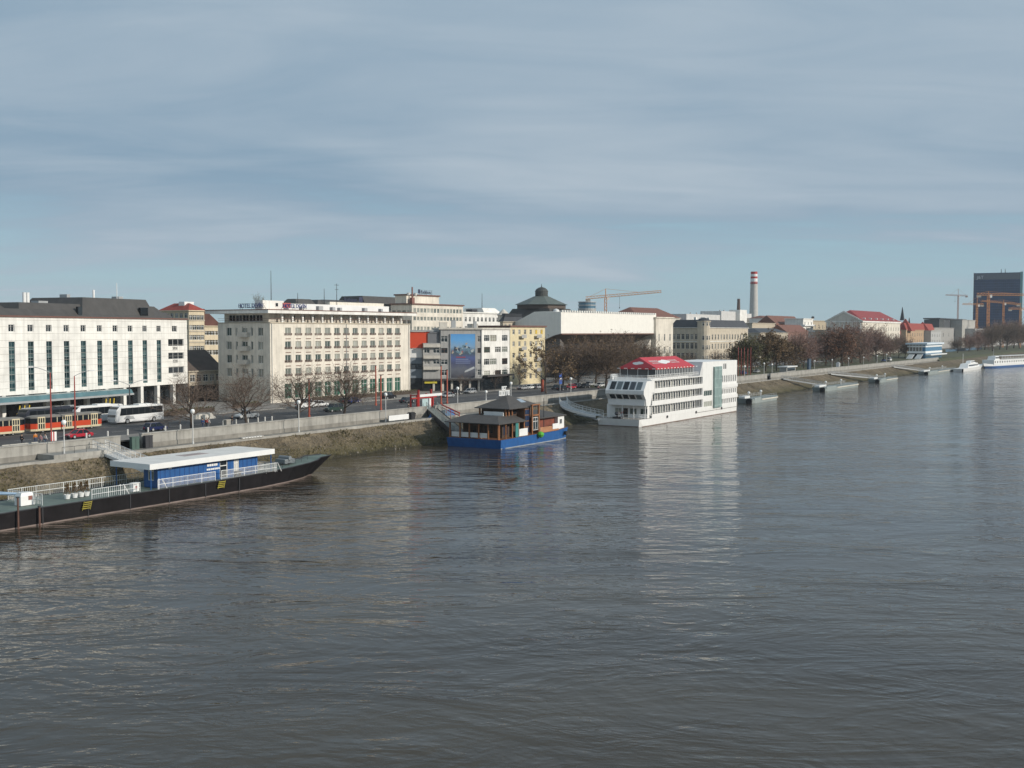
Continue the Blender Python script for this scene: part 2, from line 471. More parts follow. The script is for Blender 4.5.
# ---- the embankment: lower walk and sloping bank of stones, earth and grass
def bank_mat(name, c1, c2, c3, sc):
    m = bpy.data.materials.new(name); m.use_nodes = True
    nt = m.node_tree; N = nt.nodes; L = nt.links; b = N['Principled BSDF']; b.inputs['Roughness'].default_value = .95
    tc = N.new('ShaderNodeTexCoord')
    n = N.new('ShaderNodeTexNoise'); n.inputs['Scale'].default_value = .16; n.inputs['Detail'].default_value = 6; n.inputs['Roughness'].default_value = .7
    L.new(tc.outputs['Object'], n.inputs['Vector'])
    cr = N.new('ShaderNodeValToRGB'); e = cr.color_ramp.elements
    e[0].position = .36; e[0].color = (*c1, 1); e[1].position = .62; e[1].color = (*c2, 1)
    L.new(n.outputs['Fac'], cr.inputs[0])
    v = N.new('ShaderNodeTexVoronoi'); v.inputs['Scale'].default_value = sc; L.new(tc.outputs['Object'], v.inputs['Vector'])
    mx = N.new('ShaderNodeMix'); mx.data_type = 'RGBA'; mx.blend_type = 'MULTIPLY'; mx.inputs[0].default_value = .75
    sp = N.new('ShaderNodeSeparateColor'); L.new(v.outputs['Color'], sp.inputs[0])
    vr = N.new('ShaderNodeMapRange'); vr.inputs[3].default_value = .62; vr.inputs[4].default_value = 1.32
    L.new(sp.outputs[0], vr.inputs[0])
    L.new(cr.outputs[0], mx.inputs[6]); L.new(vr.outputs[0], mx.inputs[7])
    n2 = N.new('ShaderNodeTexNoise'); n2.inputs['Scale'].default_value = .35; n2.inputs['Detail'].default_value = 4
    L.new(tc.outputs['Object'], n2.inputs['Vector'])
    # moss and weed along the water's edge and on the lower half (by height, with a ragged limit)
    spx = N.new('ShaderNodeSeparateXYZ'); L.new(tc.outputs['Object'], spx.inputs[0])
    ma = N.new('ShaderNodeMath'); ma.operation = 'MULTIPLY_ADD'; ma.inputs[1].default_value = 2.4
    L.new(n2.outputs['Fac'], ma.inputs[0]); L.new(spx.outputs['Z'], ma.inputs[2])
    mr = N.new('ShaderNodeMapRange'); mr.inputs[1].default_value = 1.6; mr.inputs[2].default_value = 4.0; mr.inputs[3].default_value = .85; mr.inputs[4].default_value = 0
    L.new(ma.outputs[0], mr.inputs[0])
    m2 = N.new('ShaderNodeMix'); m2.data_type = 'RGBA'; m2.inputs[7].default_value = (*c3, 1)
    L.new(mr.outputs[0], m2.inputs[0]); L.new(mx.outputs[2], m2.inputs[6])
    wt = N.new('ShaderNodeMapRange'); wt.inputs[1].default_value = 1.35; wt.inputs[2].default_value = 1.75; wt.inputs[3].default_value = .4; wt.inputs[4].default_value = 1.; L.new(ma.outputs[0], wt.inputs[0])
    vs = N.new('ShaderNodeVectorMath'); vs.operation = 'SCALE'; L.new(m2.outputs[2], vs.inputs[0]); L.new(wt.outputs[0], vs.inputs['Scale']); L.new(vs.outputs[0], b.inputs['Base Color'])
    bp = N.new('ShaderNodeBump'); bp.inputs['Distance'].default_value = .25; bp.inputs['Strength'].default_value = .9
    L.new(v.outputs['Distance'], bp.inputs['Height']); L.new(bp.outputs[0], b.inputs['Normal'])
    return m
BANKM = bank_mat('stony_bank', (.085, .064, .038), (.185, .145, .092), (.070, .060, .020), 2.6)
def shore(s):                                                          # where the water meets the bank
    pts = [(-300, 12), (60, 11), (110, 12), (135, 14), (150, 12), (215, 12.5), (232, 15), (300, 12.5), (480, 12), (560, 14), (640, 19), (720, 27), (1000, 55), (6000, 400)]
    for (a, ra), (b_, rb) in zip(pts, pts[1:]):
        if a <= s <= b_: return ra + (rb - ra) * (s - a) / (b_ - a)
    return 12
def crest(s): return 4.2 if s < 110 else max(2.2, 4.2 - (s - 110) * .02)
from mathutils import noise as mnoise
b = MB(); rows = []
ss = [-200 + 2.5 * i for i in range(220)] + [350 + 10 * i for i in range(1, 90)] + [1500, 3000, 6000]
NR = 12
for s in ss:
    ro = []
    for k in range(NR + 1):
        t = k / NR; r0 = crest(s); r1 = shore(s) + 3.2
        r = r0 + (r1 - r0) * t
        z = 4.15 * (1 - t) - 1.9 * t
        if 0 < k < NR:
            z += mnoise.noise(Vector((s * .2, r * .35, 3.))) * .42 + mnoise.noise(Vector((s * .7, r * .9, 9.))) * .2
        ro.append((s, -r, z))
    rows.append(ro)
for i in range(len(rows) - 1):
    for k in range(NR):
        b.poly([rows[i][k], rows[i][k + 1], rows[i + 1][k + 1], rows[i + 1][k]])
tag(b.build('embankment', BANKM, None, W(0, 0, 0), A), None, None, None, 'structure')
b = MB()
for i in range(len(ss) - 1):
    a, c = ss[i], ss[i + 1]
    b.poly([(a, -.2, 4.17), (a, -crest(a) - .15, 4.17), (c, -crest(c) - .15, 4.17), (c, -.2, 4.17)])
tag(b.build('lower_walk', CONCD, None, W(0, 0, 0), A), None, None, None, 'structure')
def bank_z(s, t):
    r0 = crest(s); r1 = shore(s) + 3.2; r = r0 + (r1 - r0) * t
    return r, 4.15 * (1 - t) - 1.9 * t + mnoise.noise(Vector((s * .2, r * .35, 3.))) * .42 + mnoise.noise(Vector((s * .7, r * .9, 9.))) * .2
sr_ = random.Random(77); b = MB()
for _ in range(1500):
    s_ = sr_.uniform(-20, 115) if sr_.random() < .75 else sr_.uniform(115, 520)
    t_ = sr_.uniform(.08, .68) if sr_.random() < .85 else sr_.uniform(.5, .66); r_, z_ = bank_z(s_, t_); q = sr_.uniform(.06, .24) * (1.2 if t_ > .55 else .8)
    pts = []
    for k in range(5): a_ = k * 1.2566 + sr_.uniform(-.3, .3); pts.append((s_ + q * math.cos(a_) * sr_.uniform(.8, 1.3), -r_ + q * math.sin(a_)))
    c_ = (sum(p[0] for p in pts) / 5, sum(p[1] for p in pts) / 5)
    b.hexa(pts, z_ - q * .5, [(c_[0] + (p[0] - c_[0]) * .6, c_[1] + (p[1] - c_[1]) * .6) for p in pts], z_ + q * .55)
tag(b.build('bank_stones', M('bank_stone', (.15, .13, .10), var=.5, scale=1.5), None, W(0, 0, 0), A), None, None, None, 'stuff')
b = MB()
for _ in range(5200):
    s_ = sr_.uniform(-20, 118) if sr_.random() < .8 else sr_.uniform(118, 520)
    t_ = sr_.uniform(.03, .66); r_, z_ = bank_z(s_, t_)
    if mnoise.noise(Vector((s_ * .12, r_ * .25, 21.))) < -.05: continue
    for k in range(3):
        a_ = sr_.uniform(0, 6.28); L_ = sr_.uniform(.18, .42); d = (math.cos(a_) * .07, math.sin(a_) * .07); o = (sr_.uniform(-.25, .25), sr_.uniform(-.25, .25))
        b.poly([(s_ + d[0], -r_ + d[1], z_ - .08), (s_ - d[0], -r_ - d[1], z_ - .08), (s_ + o[0], -r_ + o[1], z_ + L_)])
tag(b.build('bank_grass', M('dry_bank_grass', (.135, .115, .05), rough=.9, var=.5, scale=.8), None, W(0, 0, 0), A), None, None, None, 'stuff')
b = MB(); b.box(-200, 108, -4.45, -4.1, 3.7, 4.42); b.box(118, 560, -2.4, -2.1, 3.6, 4.32)   # stone edging at the crest
tag(b.build('embankment_edge', CONC, None, W(0, 0, 0), A), None, None, None, 'structure')

# ---- the quay wall, in lengths with the openings of the stairs and gangways
def quay_wall(s0, s1, label):
    w = thing('quay_wall', label, 'wall', s0, 0, 0)
    L_ = s1 - s0
    b = MB(); b.box(0, L_, -.2, .35, 3.6, 6.32); b.build('wall', CONC, w)
    b = MB(); n = max(1, int(L_ / 4))
    for i in range(n):
        b.box(L_ * i / n + .015, L_ * (i + 1) / n - .015, -.32, .47, 6.323, 6.5)
    b.build('coping', CONC, w)
    b = MB(); b.box(0, L_, -.28, -.203, 3.6, 4.9); b.build('plinth', CONCD, w)
    return w
quay_wall(-120, 20, 'long concrete quay wall at the left edge, beside the trams and the red car')
quay_wall(24, 99.5, 'pale concrete quay wall behind the blue pavilion, with bare trees along it')
quay_wall(102.5, 246, 'concrete quay wall running behind the blue restaurant boat and the white hotel ship')
quay_wall(250, 318, 'concrete quay wall right of the white hotel ship, above the first grey pontoon')
quay_wall(322, 640, 'far low quay wall under the dark tree row, in the right half')
# ================================================================ BUILDINGS
def ucol(o, h, px):                                                    # distance along a world line where a picture column meets it
    d = ray(px, HZ); ux, uy = math.cos(h), math.sin(h)
    den = ux * d.y - uy * d.x
    return (o.y * d.x - o.x * d.y) / den

def face(parent, mb, o, ang, w, z0, z1, ops, depth=.22, style=None, wname='window'):
    ca, sa = math.cos(ang), math.sin(ang)
    T = lambda u, d, z: (o[0] + u * ca - d * sa, o[1] + u * sa + d * ca, z)
    wallgrid(mb, T, w, z0, z1, ops, depth)
    res = []
    for op in ops:
        st = dict(style or {}); st.update(op[4] if len(op) > 4 else {})
        nm = st.pop('name', wname)
        res.append(place(winmesh(op[1] - op[0], op[3] - op[2], **st), nm, parent, T(op[0], depth - .05, op[2]), ang))
    return res

# ---------------------------------------------------------------- A: long white hotel on the left
hA = R(68.8)
eA = Vector((ray(187, HZ).x / ray(187, HZ).y * 262, 262.)); LA = 96.
oA = eA - LA * Vector((math.cos(hA), math.sin(hA)))
def sr_xy(x, y): return (x - BO.x) * DX + (y - BO.y) * DY, (x - BO.x) * DY - (y - BO.y) * DX
sA, rA = sr_xy(oA.x, oA.y)
tA = thing('white_hotel', 'long white hotel with tall slit windows and dark stepped roof, leftmost building', 'hotel', sA, rA, 0, hA - A)
uA = lambda px: ucol(oA, hA, px)
def zA(px, py):
    u = uA(px); return HE + (HZ - py) / F * (oA.y + u * math.sin(hA))
zt, zb = 25.4, 10.3; zt_A = 25.4
ops = []
cs = [11.5, 30.5, 48, 65.2, 81.5, 97.7, 113.5, 129.7, 144.5, 158.7]
us = [uA(p) for p in cs]; sp = (us[-1] - us[0]) / 9
us = [us[0] + sp * i for i in range(-5, 10)]
us = [u for u in us if u > 2]
zs = (zA(65, 388), zA(65, 341)); zq = (zA(65, 331.8), zA(65, 325))
def slitmesh(w, h):
    b = MB(); n = 6; hh = h / n
    for i in range(n):
        b.box(0, w, .05, .09, i * hh + hh * .42, (i + 1) * hh, 1)
        b.box(0, w, .03, .09, i * hh, i * hh + hh * .42 - .004, 2)
    for i in range(n + 1): b.box(0, w, 0, .03, max(0, i * hh - .04), min(h, i * hh + .04))
    b.box(w / 2 - .03, w / 2 + .03, 0, .03, .05, h - .05)
    return b.mesh('slit_window', [M('teal_grey_frame', (.30, .36, .36), rough=.4), M('teal_dark_glass', (.012, .042, .048), rough=.12, var=.3, rand=.5), M('grey_spandrel', (.055, .10, .10), rough=.3, rand=.3)])
SW = 1.5
for u in us: ops += [(u - SW / 2, u + SW / 2, zs[0], zs[1], {'k': 1}), (u - SW / 2, u + SW / 2, zq[0], zq[1])]
uu0, uu1 = uA(168), uA(183.5)
uq = (uA(174.5) - .9, uA(174.5) + .9)
rowsT = [(zA(175, 350), zA(175, 339)), (zA(175, 363), zA(175, 352.5)), (zA(175, 377), zA(175, 366.5))]
for z0, z1 in rowsT:
    ops.append((uu0, uu1, z0 + .9, z1, {'nv': 2}))
ops.append((uq[0], uq[1], zq[0], zq[1]))
mb = MB(); slit = slitmesh(SW, zs[1] - zs[0])
T, _ = TF(LA, 22, 'front')
wallgrid(mb, T, LA, zb, zt, ops, .25)
for side in ('left', 'right', 'back'):
    Ts, _ = TF(LA, 22, side); wallgrid(mb, Ts, LA if side == 'back' else 22, 5.4 if side != 'back' else zb, zt, [], .2)
mb.poly([(0, 0, zt), (LA, 0, zt), (LA, 22, zt), (0, 22, zt)]); mb.poly([(0, 0, zb), (0, 22, zb), (LA, 22, zb), (LA, 0, zb)])
k = zb + 1.3                                                            # shallow horizontal joints of the cladding
mb.build('wall', WHITE, tA)
b = MB()
while k < zt - .3:
    b.box(0, LA, -.012, -.002, k, k + .05); k += 1.32
b.build('cladding_joint', M('joint_grey', (.42, .40, .36)), tA)
for op in ops:
    if len(op) > 4 and 'k' in op[4]: place(slit, 'slit_window', tA, (op[0], .18, op[2]))
    else: place(winmesh(op[1] - op[0], op[3] - op[2], nv=op[4].get('nv', 0) if len(op) > 4 else 1, nh=0, glass=GLASSD), 'window', tA, (op[0], .18, op[2]))
for z0, z1 in rowsT:                                                    # the stem of each T-shaped window
    place(winmesh(1.9, .9, nv=0, nh=0, glass=GLASSD), 'window', tA, (uA(174.8) - .95, -.05, z0 - .02))
b = MB(); b.box(-.3, LA + .25, -.3, 22.3, zt + .002, zt + .3); b.build('cornice', TRIM, tA)
b = MB()
b.hexa([(0, .6), (LA - 4, .6), (LA - 4, 21), (0, 21)], zt + .3, [(0, 2), (LA - 5, 2), (LA - 5, 19), (0, 19)], zt + 1.7)
b.hexa([(uA(24), 1.2), (LA - 4.5, 1.2), (LA - 4.5, 20), (uA(24), 20)], zt + .32, [(uA(31), 3), (LA - 8, 3), (LA - 8, 18), (uA(31), 18)], zt + 3.)
b.hexa([(uA(86), .9), (uA(160), .9), (uA(160), 20.4), (uA(86), 20.4)], zt + .34, [(uA(95), 3.2), (uA(157.5), 3.2), (uA(157.5), 17), (uA(95), 17)], zt + 4.5)
b.hexa([(uA(7), 4), (uA(23), 4), (uA(23), 12), (uA(7), 12)], zt + 1.5, [(uA(9), 5), (uA(20), 5), (uA(20), 11), (uA(9), 11)], zt + 2.4)
b.build('roof', DKROOF, tA)
b = MB(); b.box(uA(144.5), uA(152), 1.0, 1.6, zt + .8, zt + 2.6); b.build('roof_window', GLASSD, tA)
b = MB(); b.box(uA(82), uA(86), .9, 1.5, zt + .5, zt + 2.4); b.build('roof_window', GLASSD, tA)
for px in (38.5, 42.):
    b = MB(); b.lathe([(.35, zt + 2.5), (.35, zt + 5.)], 10, uA(px), 3.5); b.build('vent_pipe', WPAINT, tA)
b = MB(); b.lathe([(.1, zt + 4.3), (.06, zt + 8)], 6, uA(132), 4); b.build('roof_mast', WPAINT, tA)
b = MB(); b.lathe([(.25, zt + 4.3), (.25, zt + 6.2)], 8, uA(109), 4); b.build('vent_pipe', WPAINT, tA)
b = MB(); b.box(0, LA, 3., 3.2, 5.5, zb - .02); b.build('shopfront', GLASSD, tA)
b = MB(); b.hexa([(-1, -4.2), (uA(117), -4.2), (uA(117), -.03), (-1, -.03)], zb - 1.05, [(-1, -3.6), (uA(117), -3.6), (uA(117), -.03), (-1, -.03)], zb - .15); b.build('canopy', M('teal_canopy', (.10, .19, .21), rough=.3, var=.3), tA)
b = MB(); b.box(-1, uA(117), -4.35, -4.22, zb - 1.4, zb - 1.0); b.build('canopy_fascia', STEEL, tA)
u = 1.5
while u < LA:
    b = MB(); b.box(u - .45, u + .45, .02, .9, 5.4, zb - .03); b.build('column', WHITE, tA); u += 5.6
for px in (2, 90):
    b = MB(); u0 = uA(px)
    for k in range(3): b.bar((u0 + k * 1.2 - 1, -4.5, 5.5), (u0 + k * 1.2 + .8, -3.2, 8.4), .14)
    b.bar((u0 - 1.2, -4.5, 7.0), (u0 + 3.2, -4.2, 7.2), .12); b.build('entrance_frame', M('yellow_steel', (.62, .45, .05), rough=.5), tA)

# ---------------------------------------------------------------- B: buildings in the gap
def simple(name, label, cat, pxL, pxC, pxR, r, ytop, mat, front, left=None, roof='flat', rh=3., depth=None, roofmat=SLATE, over=.4, group=None, style=None, z0=RZ - .1, crn=None, wd=.2):
    """a quay-parallel block; front / left: (n, window width, [(py_top, py_bottom), ...] rows read at the near corner)"""
    s = col(pxC, r); Wd = col(pxR, r) - s
    Dp = depth if depth else r - colr(pxL, s)
    t = thing(name, label, cat, s, r, 0, 0, group)
    zt = zat(s, r, ytop)
    fc = {}
    for side, sp_ in (('front', front), ('left', left)):
        if not sp_: continue
        n, ww, rows = sp_[:3]
        w = Wd if side == 'front' else Dp
        zr = [(zat(s, r, b_), zat(s, r, a_)) for a_, b_ in rows]
        fc[side] = grid(w * .02, w * .98, n, ww, zr)
    o, wins = walls(t, Wd, Dp, z0, zt, mat, fc, wd, style=style or {})
    b = MB()
    if roof == 'hip': b.hip(-over, Wd + over, -over, Dp + over, zt + .25, zt + rh)
    elif roof == 'mansard':
        i = rh * .45; b.hexa([(-over, -over), (Wd + over, -over), (Wd + over, Dp + over), (-over, Dp + over)], zt + .25, [(i, i), (Wd - i, i), (Wd - i, Dp - i), (i, Dp - i)], zt + rh)
    elif roof == 'gablex':
        b.extx([(-over, zt + .25), (Dp + over, zt + .25), (Dp / 2, zt + rh)], -over, Wd + over)
    elif roof == 'shed':
        b.exty([(-over, zt + .25), (Wd + over, zt + .25), (-over, zt + rh)], -over, Dp + over)
    elif roof == 'gabley':
        b.exty([(-over, zt + .25), (Wd + over, zt + .25), (Wd / 2, zt + rh)], -over, Dp + over)
    if roof != 'flat': b.build('roof', roofmat, t)
    c = MB(); c.box(-over - .05, Wd + over + .05, -over - .05, Dp + over + .05, zt + .003, zt + (.248 if roof != 'flat' else .5))
    c.build('cornice' if roof != 'flat' else 'parapet', crn or mat, t)
    return t, s, Wd, Dp, zt

t, s, Wd, Dp, zt = simple('yellow_house', 'tall yellow house with banded walls and red hipped roof behind the white hotel', 'house', 160, 189, 204.5, -98, 311, OCHRE,
    (4, 1.3, [(315, 320), (325, 330), (335, 340), (346, 351)]), (6, 1.3, [(313, 318), (325, 330), (335, 340)]), 'hip', 2.3, roofmat=REDROOF)
b = MB(); b.box(Wd * .3, Wd * .9, Dp * .3, Dp * .5, zt + 1.2, zt + 2.7); b.build('skylight', WPAINT, t)
b = MB()
for y in (321, 332, 343): z = zat(s, -98, y); b.box(-.1, Wd + .1, -.12, -.02, z, z + .4)
b.build('wall_band', BEIGE, t)
t, s, Wd, Dp, zt = simple('ochre_house', 'lower yellow house with dark red sloping roof, just left of the cream hotel', 'house', None, 204.7, 220, -99, 326.5, OCHRE,
    (5, 1.2, [(331, 335), (340, 345), (350, 355)]), None, 'shed', 5.0, depth=16, roofmat=M('dark_red_roof', (.12, .05, .04), rough=.8, var=.3))
t, s, Wd, Dp, zt = simple('low_annex', 'low building with broad brown roof squeezed between the white and cream hotels', 'building', None, 188, 222, -66, 372, BEIGE,
    (5, 1.6, [(375, 382)]), None, 'gablex', 5.2, depth=13, roofmat=M('dull_brown_roof', (.10, .075, .06), rough=.8, var=.3))
b = MB(); b.box(.3, Wd - .3, -.08, -.03, 5.5, 9.5); b.build('shopfront', GLASSD, t)

# ---------------------------------------------------------------- C: cream hotel with the long slab roof
rC = -45.; sC, WC, DC = corner(218, 270, 410, rC)
tC = thing('cream_hotel', 'cream block hotel with rows of small windows and thin overhanging slab roof', 'hotel', sC, rC, 0)
zC = lambda px, py: zat(col(px, rC), rC, py)
wz = zC(288, 323.5)
cc = [288, 298, 308, 318, 327.5, 336.5, 346, 354.5, 363.5, 372, 381, 389, 397.5]
uu = [col(p, rC) - sC for p in cc]; step = (uu[-1] - uu[0]) / 12; uu = [uu[0] + step * i for i in range(13)]
rows = [(zC(288, b_), zC(288, a_)) for a_, b_ in ((327.6, 335.2), (341.4, 349), (355, 362.4), (368.4, 376))]
fr = []
for z0, z1 in rows[:4]:
    for u in uu: fr.append((u - 1.0, u + 1.0, z0, z1, {'glass': GLASSC, 'nv': 1, 'nh': 0}))
gz = (RZ + .9, zC(288, 383.5))
for u in uu[0:13]: fr.append((u - 1.25, u + 1.25, gz[0], gz[1], {'glass': M('green_shop_glass', (.04, .12, .085), rough=.15, var=.4), 'nv': 1, 'nh': 1, 'name': 'shop_window'}))
lu = lambda px: DC - (rC - colr(px, sC))
lf = []
for z0, z1 in rows[:4]:
    for a_, b_ in ((226.5, 231.5), (235.6, 237.6), (242, 247.5), (251, 253), (258, 263)):
        lf.append((lu(a_), lu(b_), z0 - .15, z1, {'nv': 1 if b_ - a_ > 3 else 0, 'nh': 0, 'glass': GLASSC}))
wl, wins = walls(tC, WC, DC, RZ - .1, wz, CREAM, {'front': fr, 'left': lf}, .25)
for w_ in wins:
    if w_.rotation_euler.z == 0 and w_.data.name.startswith('window') and w_.location.z > gz[1] and w_.location.y < 1:
        b = MCACHE = globals().get('RAILME')
        if b is None:
            q = MB(); q.box(-.2, 2.2, -.40, -.36, .42, .5); q.box(-.2, 2.2, -.40, -.36, .02, .12); q.box(-.2, 2.2, -.40, -.36, .2, .24); q.box(-.2, -.14, -.36, -.2, .02, .5); q.box(2.14, 2.2, -.36, -.2, .02, .5); q.box(.1, 1.9, -.26, -.2, -.95, -.78)
            RAILME = b = q.mesh('window_rail', TRIM)
        place(b, 'window_rail', w_, (0, 0, 0))
for px in (244.7,):
    for z0, z1 in rows:
        b = MB(); u = lu(px); y = DC - u
        b.box(-1.0, -.02, y - 1.6, y + 1.6, z0 - .45, z0 - .25); b.box(-1.0, -.94, y - 1.6, y + 1.6, z0 - .25, z0 + .7)
        b.box(-.94, -.02, y - 1.6, y - 1.54, z0 - .25, z0 + .7); b.box(-.94, -.02, y + 1.54, y + 1.6, z0 - .25, z0 + .7)
        b.build('balcony', PALE, tC)
zsl = zC(270, 313.2)
# set-back top floor behind the open gallery
b = MB(); b.box(0, WC, -.15, DC, wz + .003, wz + .28); b.build('gallery_floor', BEIGE, tC)
pw = MB(); T = lambda u, d, z: (1.2 + u, 1.6 + d, z)
gops = [(uu[0] + step * i - 2.2, uu[0] + step * i - .35, wz + .5, zsl - .3) for i in range(13)] ; gops = [(a_ - 1.2 + 1.2, b_ - 1.2 + 1.2, c_, d_) for a_, b_, c_, d_ in gops]
wallgrid(pw, T, WC - 2.4, wz + .28, zsl - .01, gops, .2)
Tl = lambda u, d, z: (1.2 + d, DC - 1 - u, z)
lops = [(1.5 + i * (DC - 6) / 5, 1.5 + i * (DC - 6) / 5 + 2.2, wz + .5, zsl - .3) for i in range(5)]
wallgrid(pw, Tl, DC - 2.6, wz + .28, zsl - .01, lops, .2)
pw.poly([(WC - 1.2, 1.6, wz + .28), (WC - 1.2, DC - 1, wz + .28), (WC - 1.2, DC - 1, zsl - .01), (WC - 1.2, 1.6, zsl - .01)])
pw.build('top_floor_wall', CREAM, tC)
for a_, b_, c_, d_ in gops: place(winmesh(b_ - a_, d_ - c_, nv=1, nh=0, glass=GLASSC), 'gallery_window', tC, (1.2 + a_, 1.75, c_))
for a_, b_, c_, d_ in lops: place(winmesh(b_ - a_, d_ - c_, nv=1, nh=0, glass=GLASSD), 'gallery_window', tC, (1.35, DC - 1 - a_, c_), -math.pi / 2)
for i in range(14):
    b = MB(); u = uu[0] + step * (i - .5) - .0
    b.box(u - .28, u + .28, .05, .5, wz + .28, zsl - .01); b.build('gallery_pier', WHITE, tC)
b = MB(); b.box(.05, WC - .05, 0, .06, wz + 1.15, wz + 1.22); b.box(.05, WC - .05, 0, .06, wz + .7, wz + .76); b.box(0, .06, .07, DC, wz + 1.15, wz + 1.22); b.box(0, .06, .07, DC, wz + .7, wz + .76); b.build('gallery_railing', TRIM, tC)
b = MB(); b.box(-2.2, WC + 1, -1.6, DC + 2, zsl, zsl + .75); b.build('slab_roof', WHITE, tC)
b = MB(); b.box(-2.3, WC + 1.1, -1.7, DC + 2.1, zsl + .753, zsl + .95); b.build('roof_edge', TRIM, tC)
zr = zsl + .95
# roof-top storeys
ux = lambda px, d=5.: col(px, rC - d) - sC
b = MB(); b.box(ux(263, 6), ux(284, 6), 6, 8.6, zr, zr + 2.3); b.build('roof_house', WHITE, tC)
place(winmesh(1., 1., nv=0, nh=0, glass=GLASSD), 'roof_window', tC, (ux(275.5, 6), 5.93, zr + .8))
b = MB(); b.box(ux(289, 7), ux(389, 7), 7, 16, zr, zr + 1.75); b.build('roof_house', WPAINT, tC)
b = MB(); b.box(ux(330, 9), ux(384, 9), 9, 17, zr + 1.75, zr + 2.6); b.build('roof_house', CREAM, tC)
b = MB(); b.hexa([(ux(296, 9), 9), (ux(316, 9), 9), (ux(316, 9), 14), (ux(296, 9), 14)], zr + 1.75, [(ux(299, 9), 10), (ux(314, 9), 10), (ux(314, 9), 13), (ux(299, 9), 13)], zr + 3.1)
b.hexa([(ux(318, 9), 9), (ux(328, 9), 9), (ux(328, 9), 14), (ux(318, 9), 14)], zr + 1.75, [(ux(321, 9), 10), (ux(325, 9), 10), (ux(325, 9), 13), (ux(321, 9), 13)], zr + 3.)
b.build('roof_hood', DKROOF, tC)
for px, h in ((298, 4.6), (324.5, 6.), (337, 7.5), (271.5, 9.8)):
    b = MB(); u = ux(px, 9); b.lathe([(.11, zr + 1.), (.05, zr + h)], 6, u, 9)
    if px > 330: b.bar((u - .9, 9, zr + h - .4), (u + .9, 9, zr + h - .4), .05); b.bar((u - .7, 9, zr + h - 1.6), (u + .7, 9, zr + h - 1.6), .05)
    b.build('roof_mast', DKMET, tC)
for px, w_ in ((320, 1.6), (333, 1.1), (340, .8), (302, .8), (365, 1.2), (381, .8)):
    b = MB(); u = ux(px, 4); b.box(u - w_ / 2, u + w_ / 2, 3.6, 4.6, zr, zr + .7 + w_ * .3); b.build('roof_vent', STEEL, tC)
SIGNB = M('blue_sign', (.03, .05, .20), rough=.5)
SIGNR = M('dark_sign_letters', (.04, .045, .09), rough=.5)
def roof_sign(label, body, s, r, z, size, mat, rot=0., width=8., board=None):
    t = thing('roof_sign', label, 'sign', s, r, z, rot)
    text('lettering', body, size, mat, t, (0, -.1, .5), ext=.06)
    b = MB()
    for x in (.4, width * .5, width - .4): b.bar((x, .1, 0), (x, .1, .5 + size * .7), .06); b.bar((x, 1., 0), (x, .1, .4 + size * .6), .05)
    b.box(0, width, .05, .12, .42, .5); b.box(0, width, .05, .12, .5 + size * .72, .55 + size * .72)
    b.build('sign_frame', DKMET, t)
    if board:
        b = MB(); b.box(*board[:2], .0, .06, .4, .6 + size * .8); b.build('sign_board', board[2], t)
    return t
s_ = col(270, rC - 1.5)
ls = colr(239, sC + .8)
roof_sign('row of blue capital letters on the shaded side of the cream hotel roof', 'HOTEL DEVÍN', sC + .8, ls, zr, 1.3, SIGNB, -math.pi / 2, 8.6)
roof_sign('blue capital letters with faded red board on the river side of the cream hotel roof', 'HOTEL DEVÍN', col(283, rC - 1), rC - 1, zr, 1.3, SIGNB, 0., 8.6, (.0, 2.8, M('faded_red_board', (.40, .10, .09))))

# ---------------------------------------------------------------- D: cream grand hotel further back
rD = -104.
t, s, Wd, Dp, zt = simple('grand_hotel', 'large cream hotel with dark cornice and rows of shallow windows, behind the cream slab-roofed hotel', 'hotel', 391, 412, 463, rD, 304.5, CREAM,
    (15, 1.5, [(308, 312.5), (316.5, 320.5), (326.5, 330.5)]), (4, 1.6, [(310, 314), (320, 324)]), 'flat', crn=TRIM, style={'glass': GLASSC, 'nh': 0})
b = MB(); b.box(0, Wd * .62, 2.5, Dp - 2, zt + .5, zt + 3.4); b.build('attic_wall', CREAM, t)
b = MB(); b.box(-.4, Wd * .62 + .4, 2.1, Dp - 1.6, zt + 3.403, zt + 3.9); b.build('attic_cornice', TRIM, t)
b = MB(); u = 1.5; b.lathe([(.32, zt + .5), (.28, zt + 6.5)], 8, u + .3, 1.2); b.box(u - .5, u + 1.0, .6, 1.7, zt + .5, zt + 2.6); b.build('chimney', M('red_brick', (.24, .11, .09), var=.3), t)
for u, y, rr in ((-.4, 1.2, .8), (4.0, 1.4, .8)):
    b = MB(); b.lathe([(.1, zt + 3.2), (rr * .6, zt + 3.4), (rr, zt + 4.3)], 10, u, y); b.build('satellite_dish', WPAINT, t)
roof_sign('dark script lettering with a square emblem on the right part of the grand hotel roof', 'Radisson', s + Wd * .27, rD - 2.6, zt + 3.9, 1.7, SIGNR, 0., 7.5, (-1.6, -.3, SIGNR))
t2, s2, W2, D2, zt2 = simple('mansard_house', 'cream house with long dark flat-topped mansard roof above the cream hotel penthouse', 'building', None, 325, 405, -120, 303.5, CREAM,
    (18, 1.4, [(305, 309)]), None, 'flat', depth=18, crn=DKROOF)
b = MB(); a0 = col(367, -120) - s2; b.hexa([(a0, 1), (W2, 1), (W2, 15), (a0, 15)], zt2 + .5, [(a0 + 1, 3), (W2 - 1, 3), (W2 - 1, 13), (a0 + 1, 13)], zt2 + 3.4)
b.hexa([(0, .5), (a0 - .1, .5), (a0 - .1, 15), (0, 15)], zt2 + .5, [(3, 3), (a0 - .1, 3), (a0 - .1, 13), (3, 13)], zt2 + 1.5)
b.build('mansard_roof', DKROOF, t2)
roof_sign('dark script lettering standing left of the dark mansard roof', 'Radisson', col(344, -119), -119, zt2 + .5, 2.0, SIGNR, 0., 8.5, (8.4, 10.4, SIGNR))
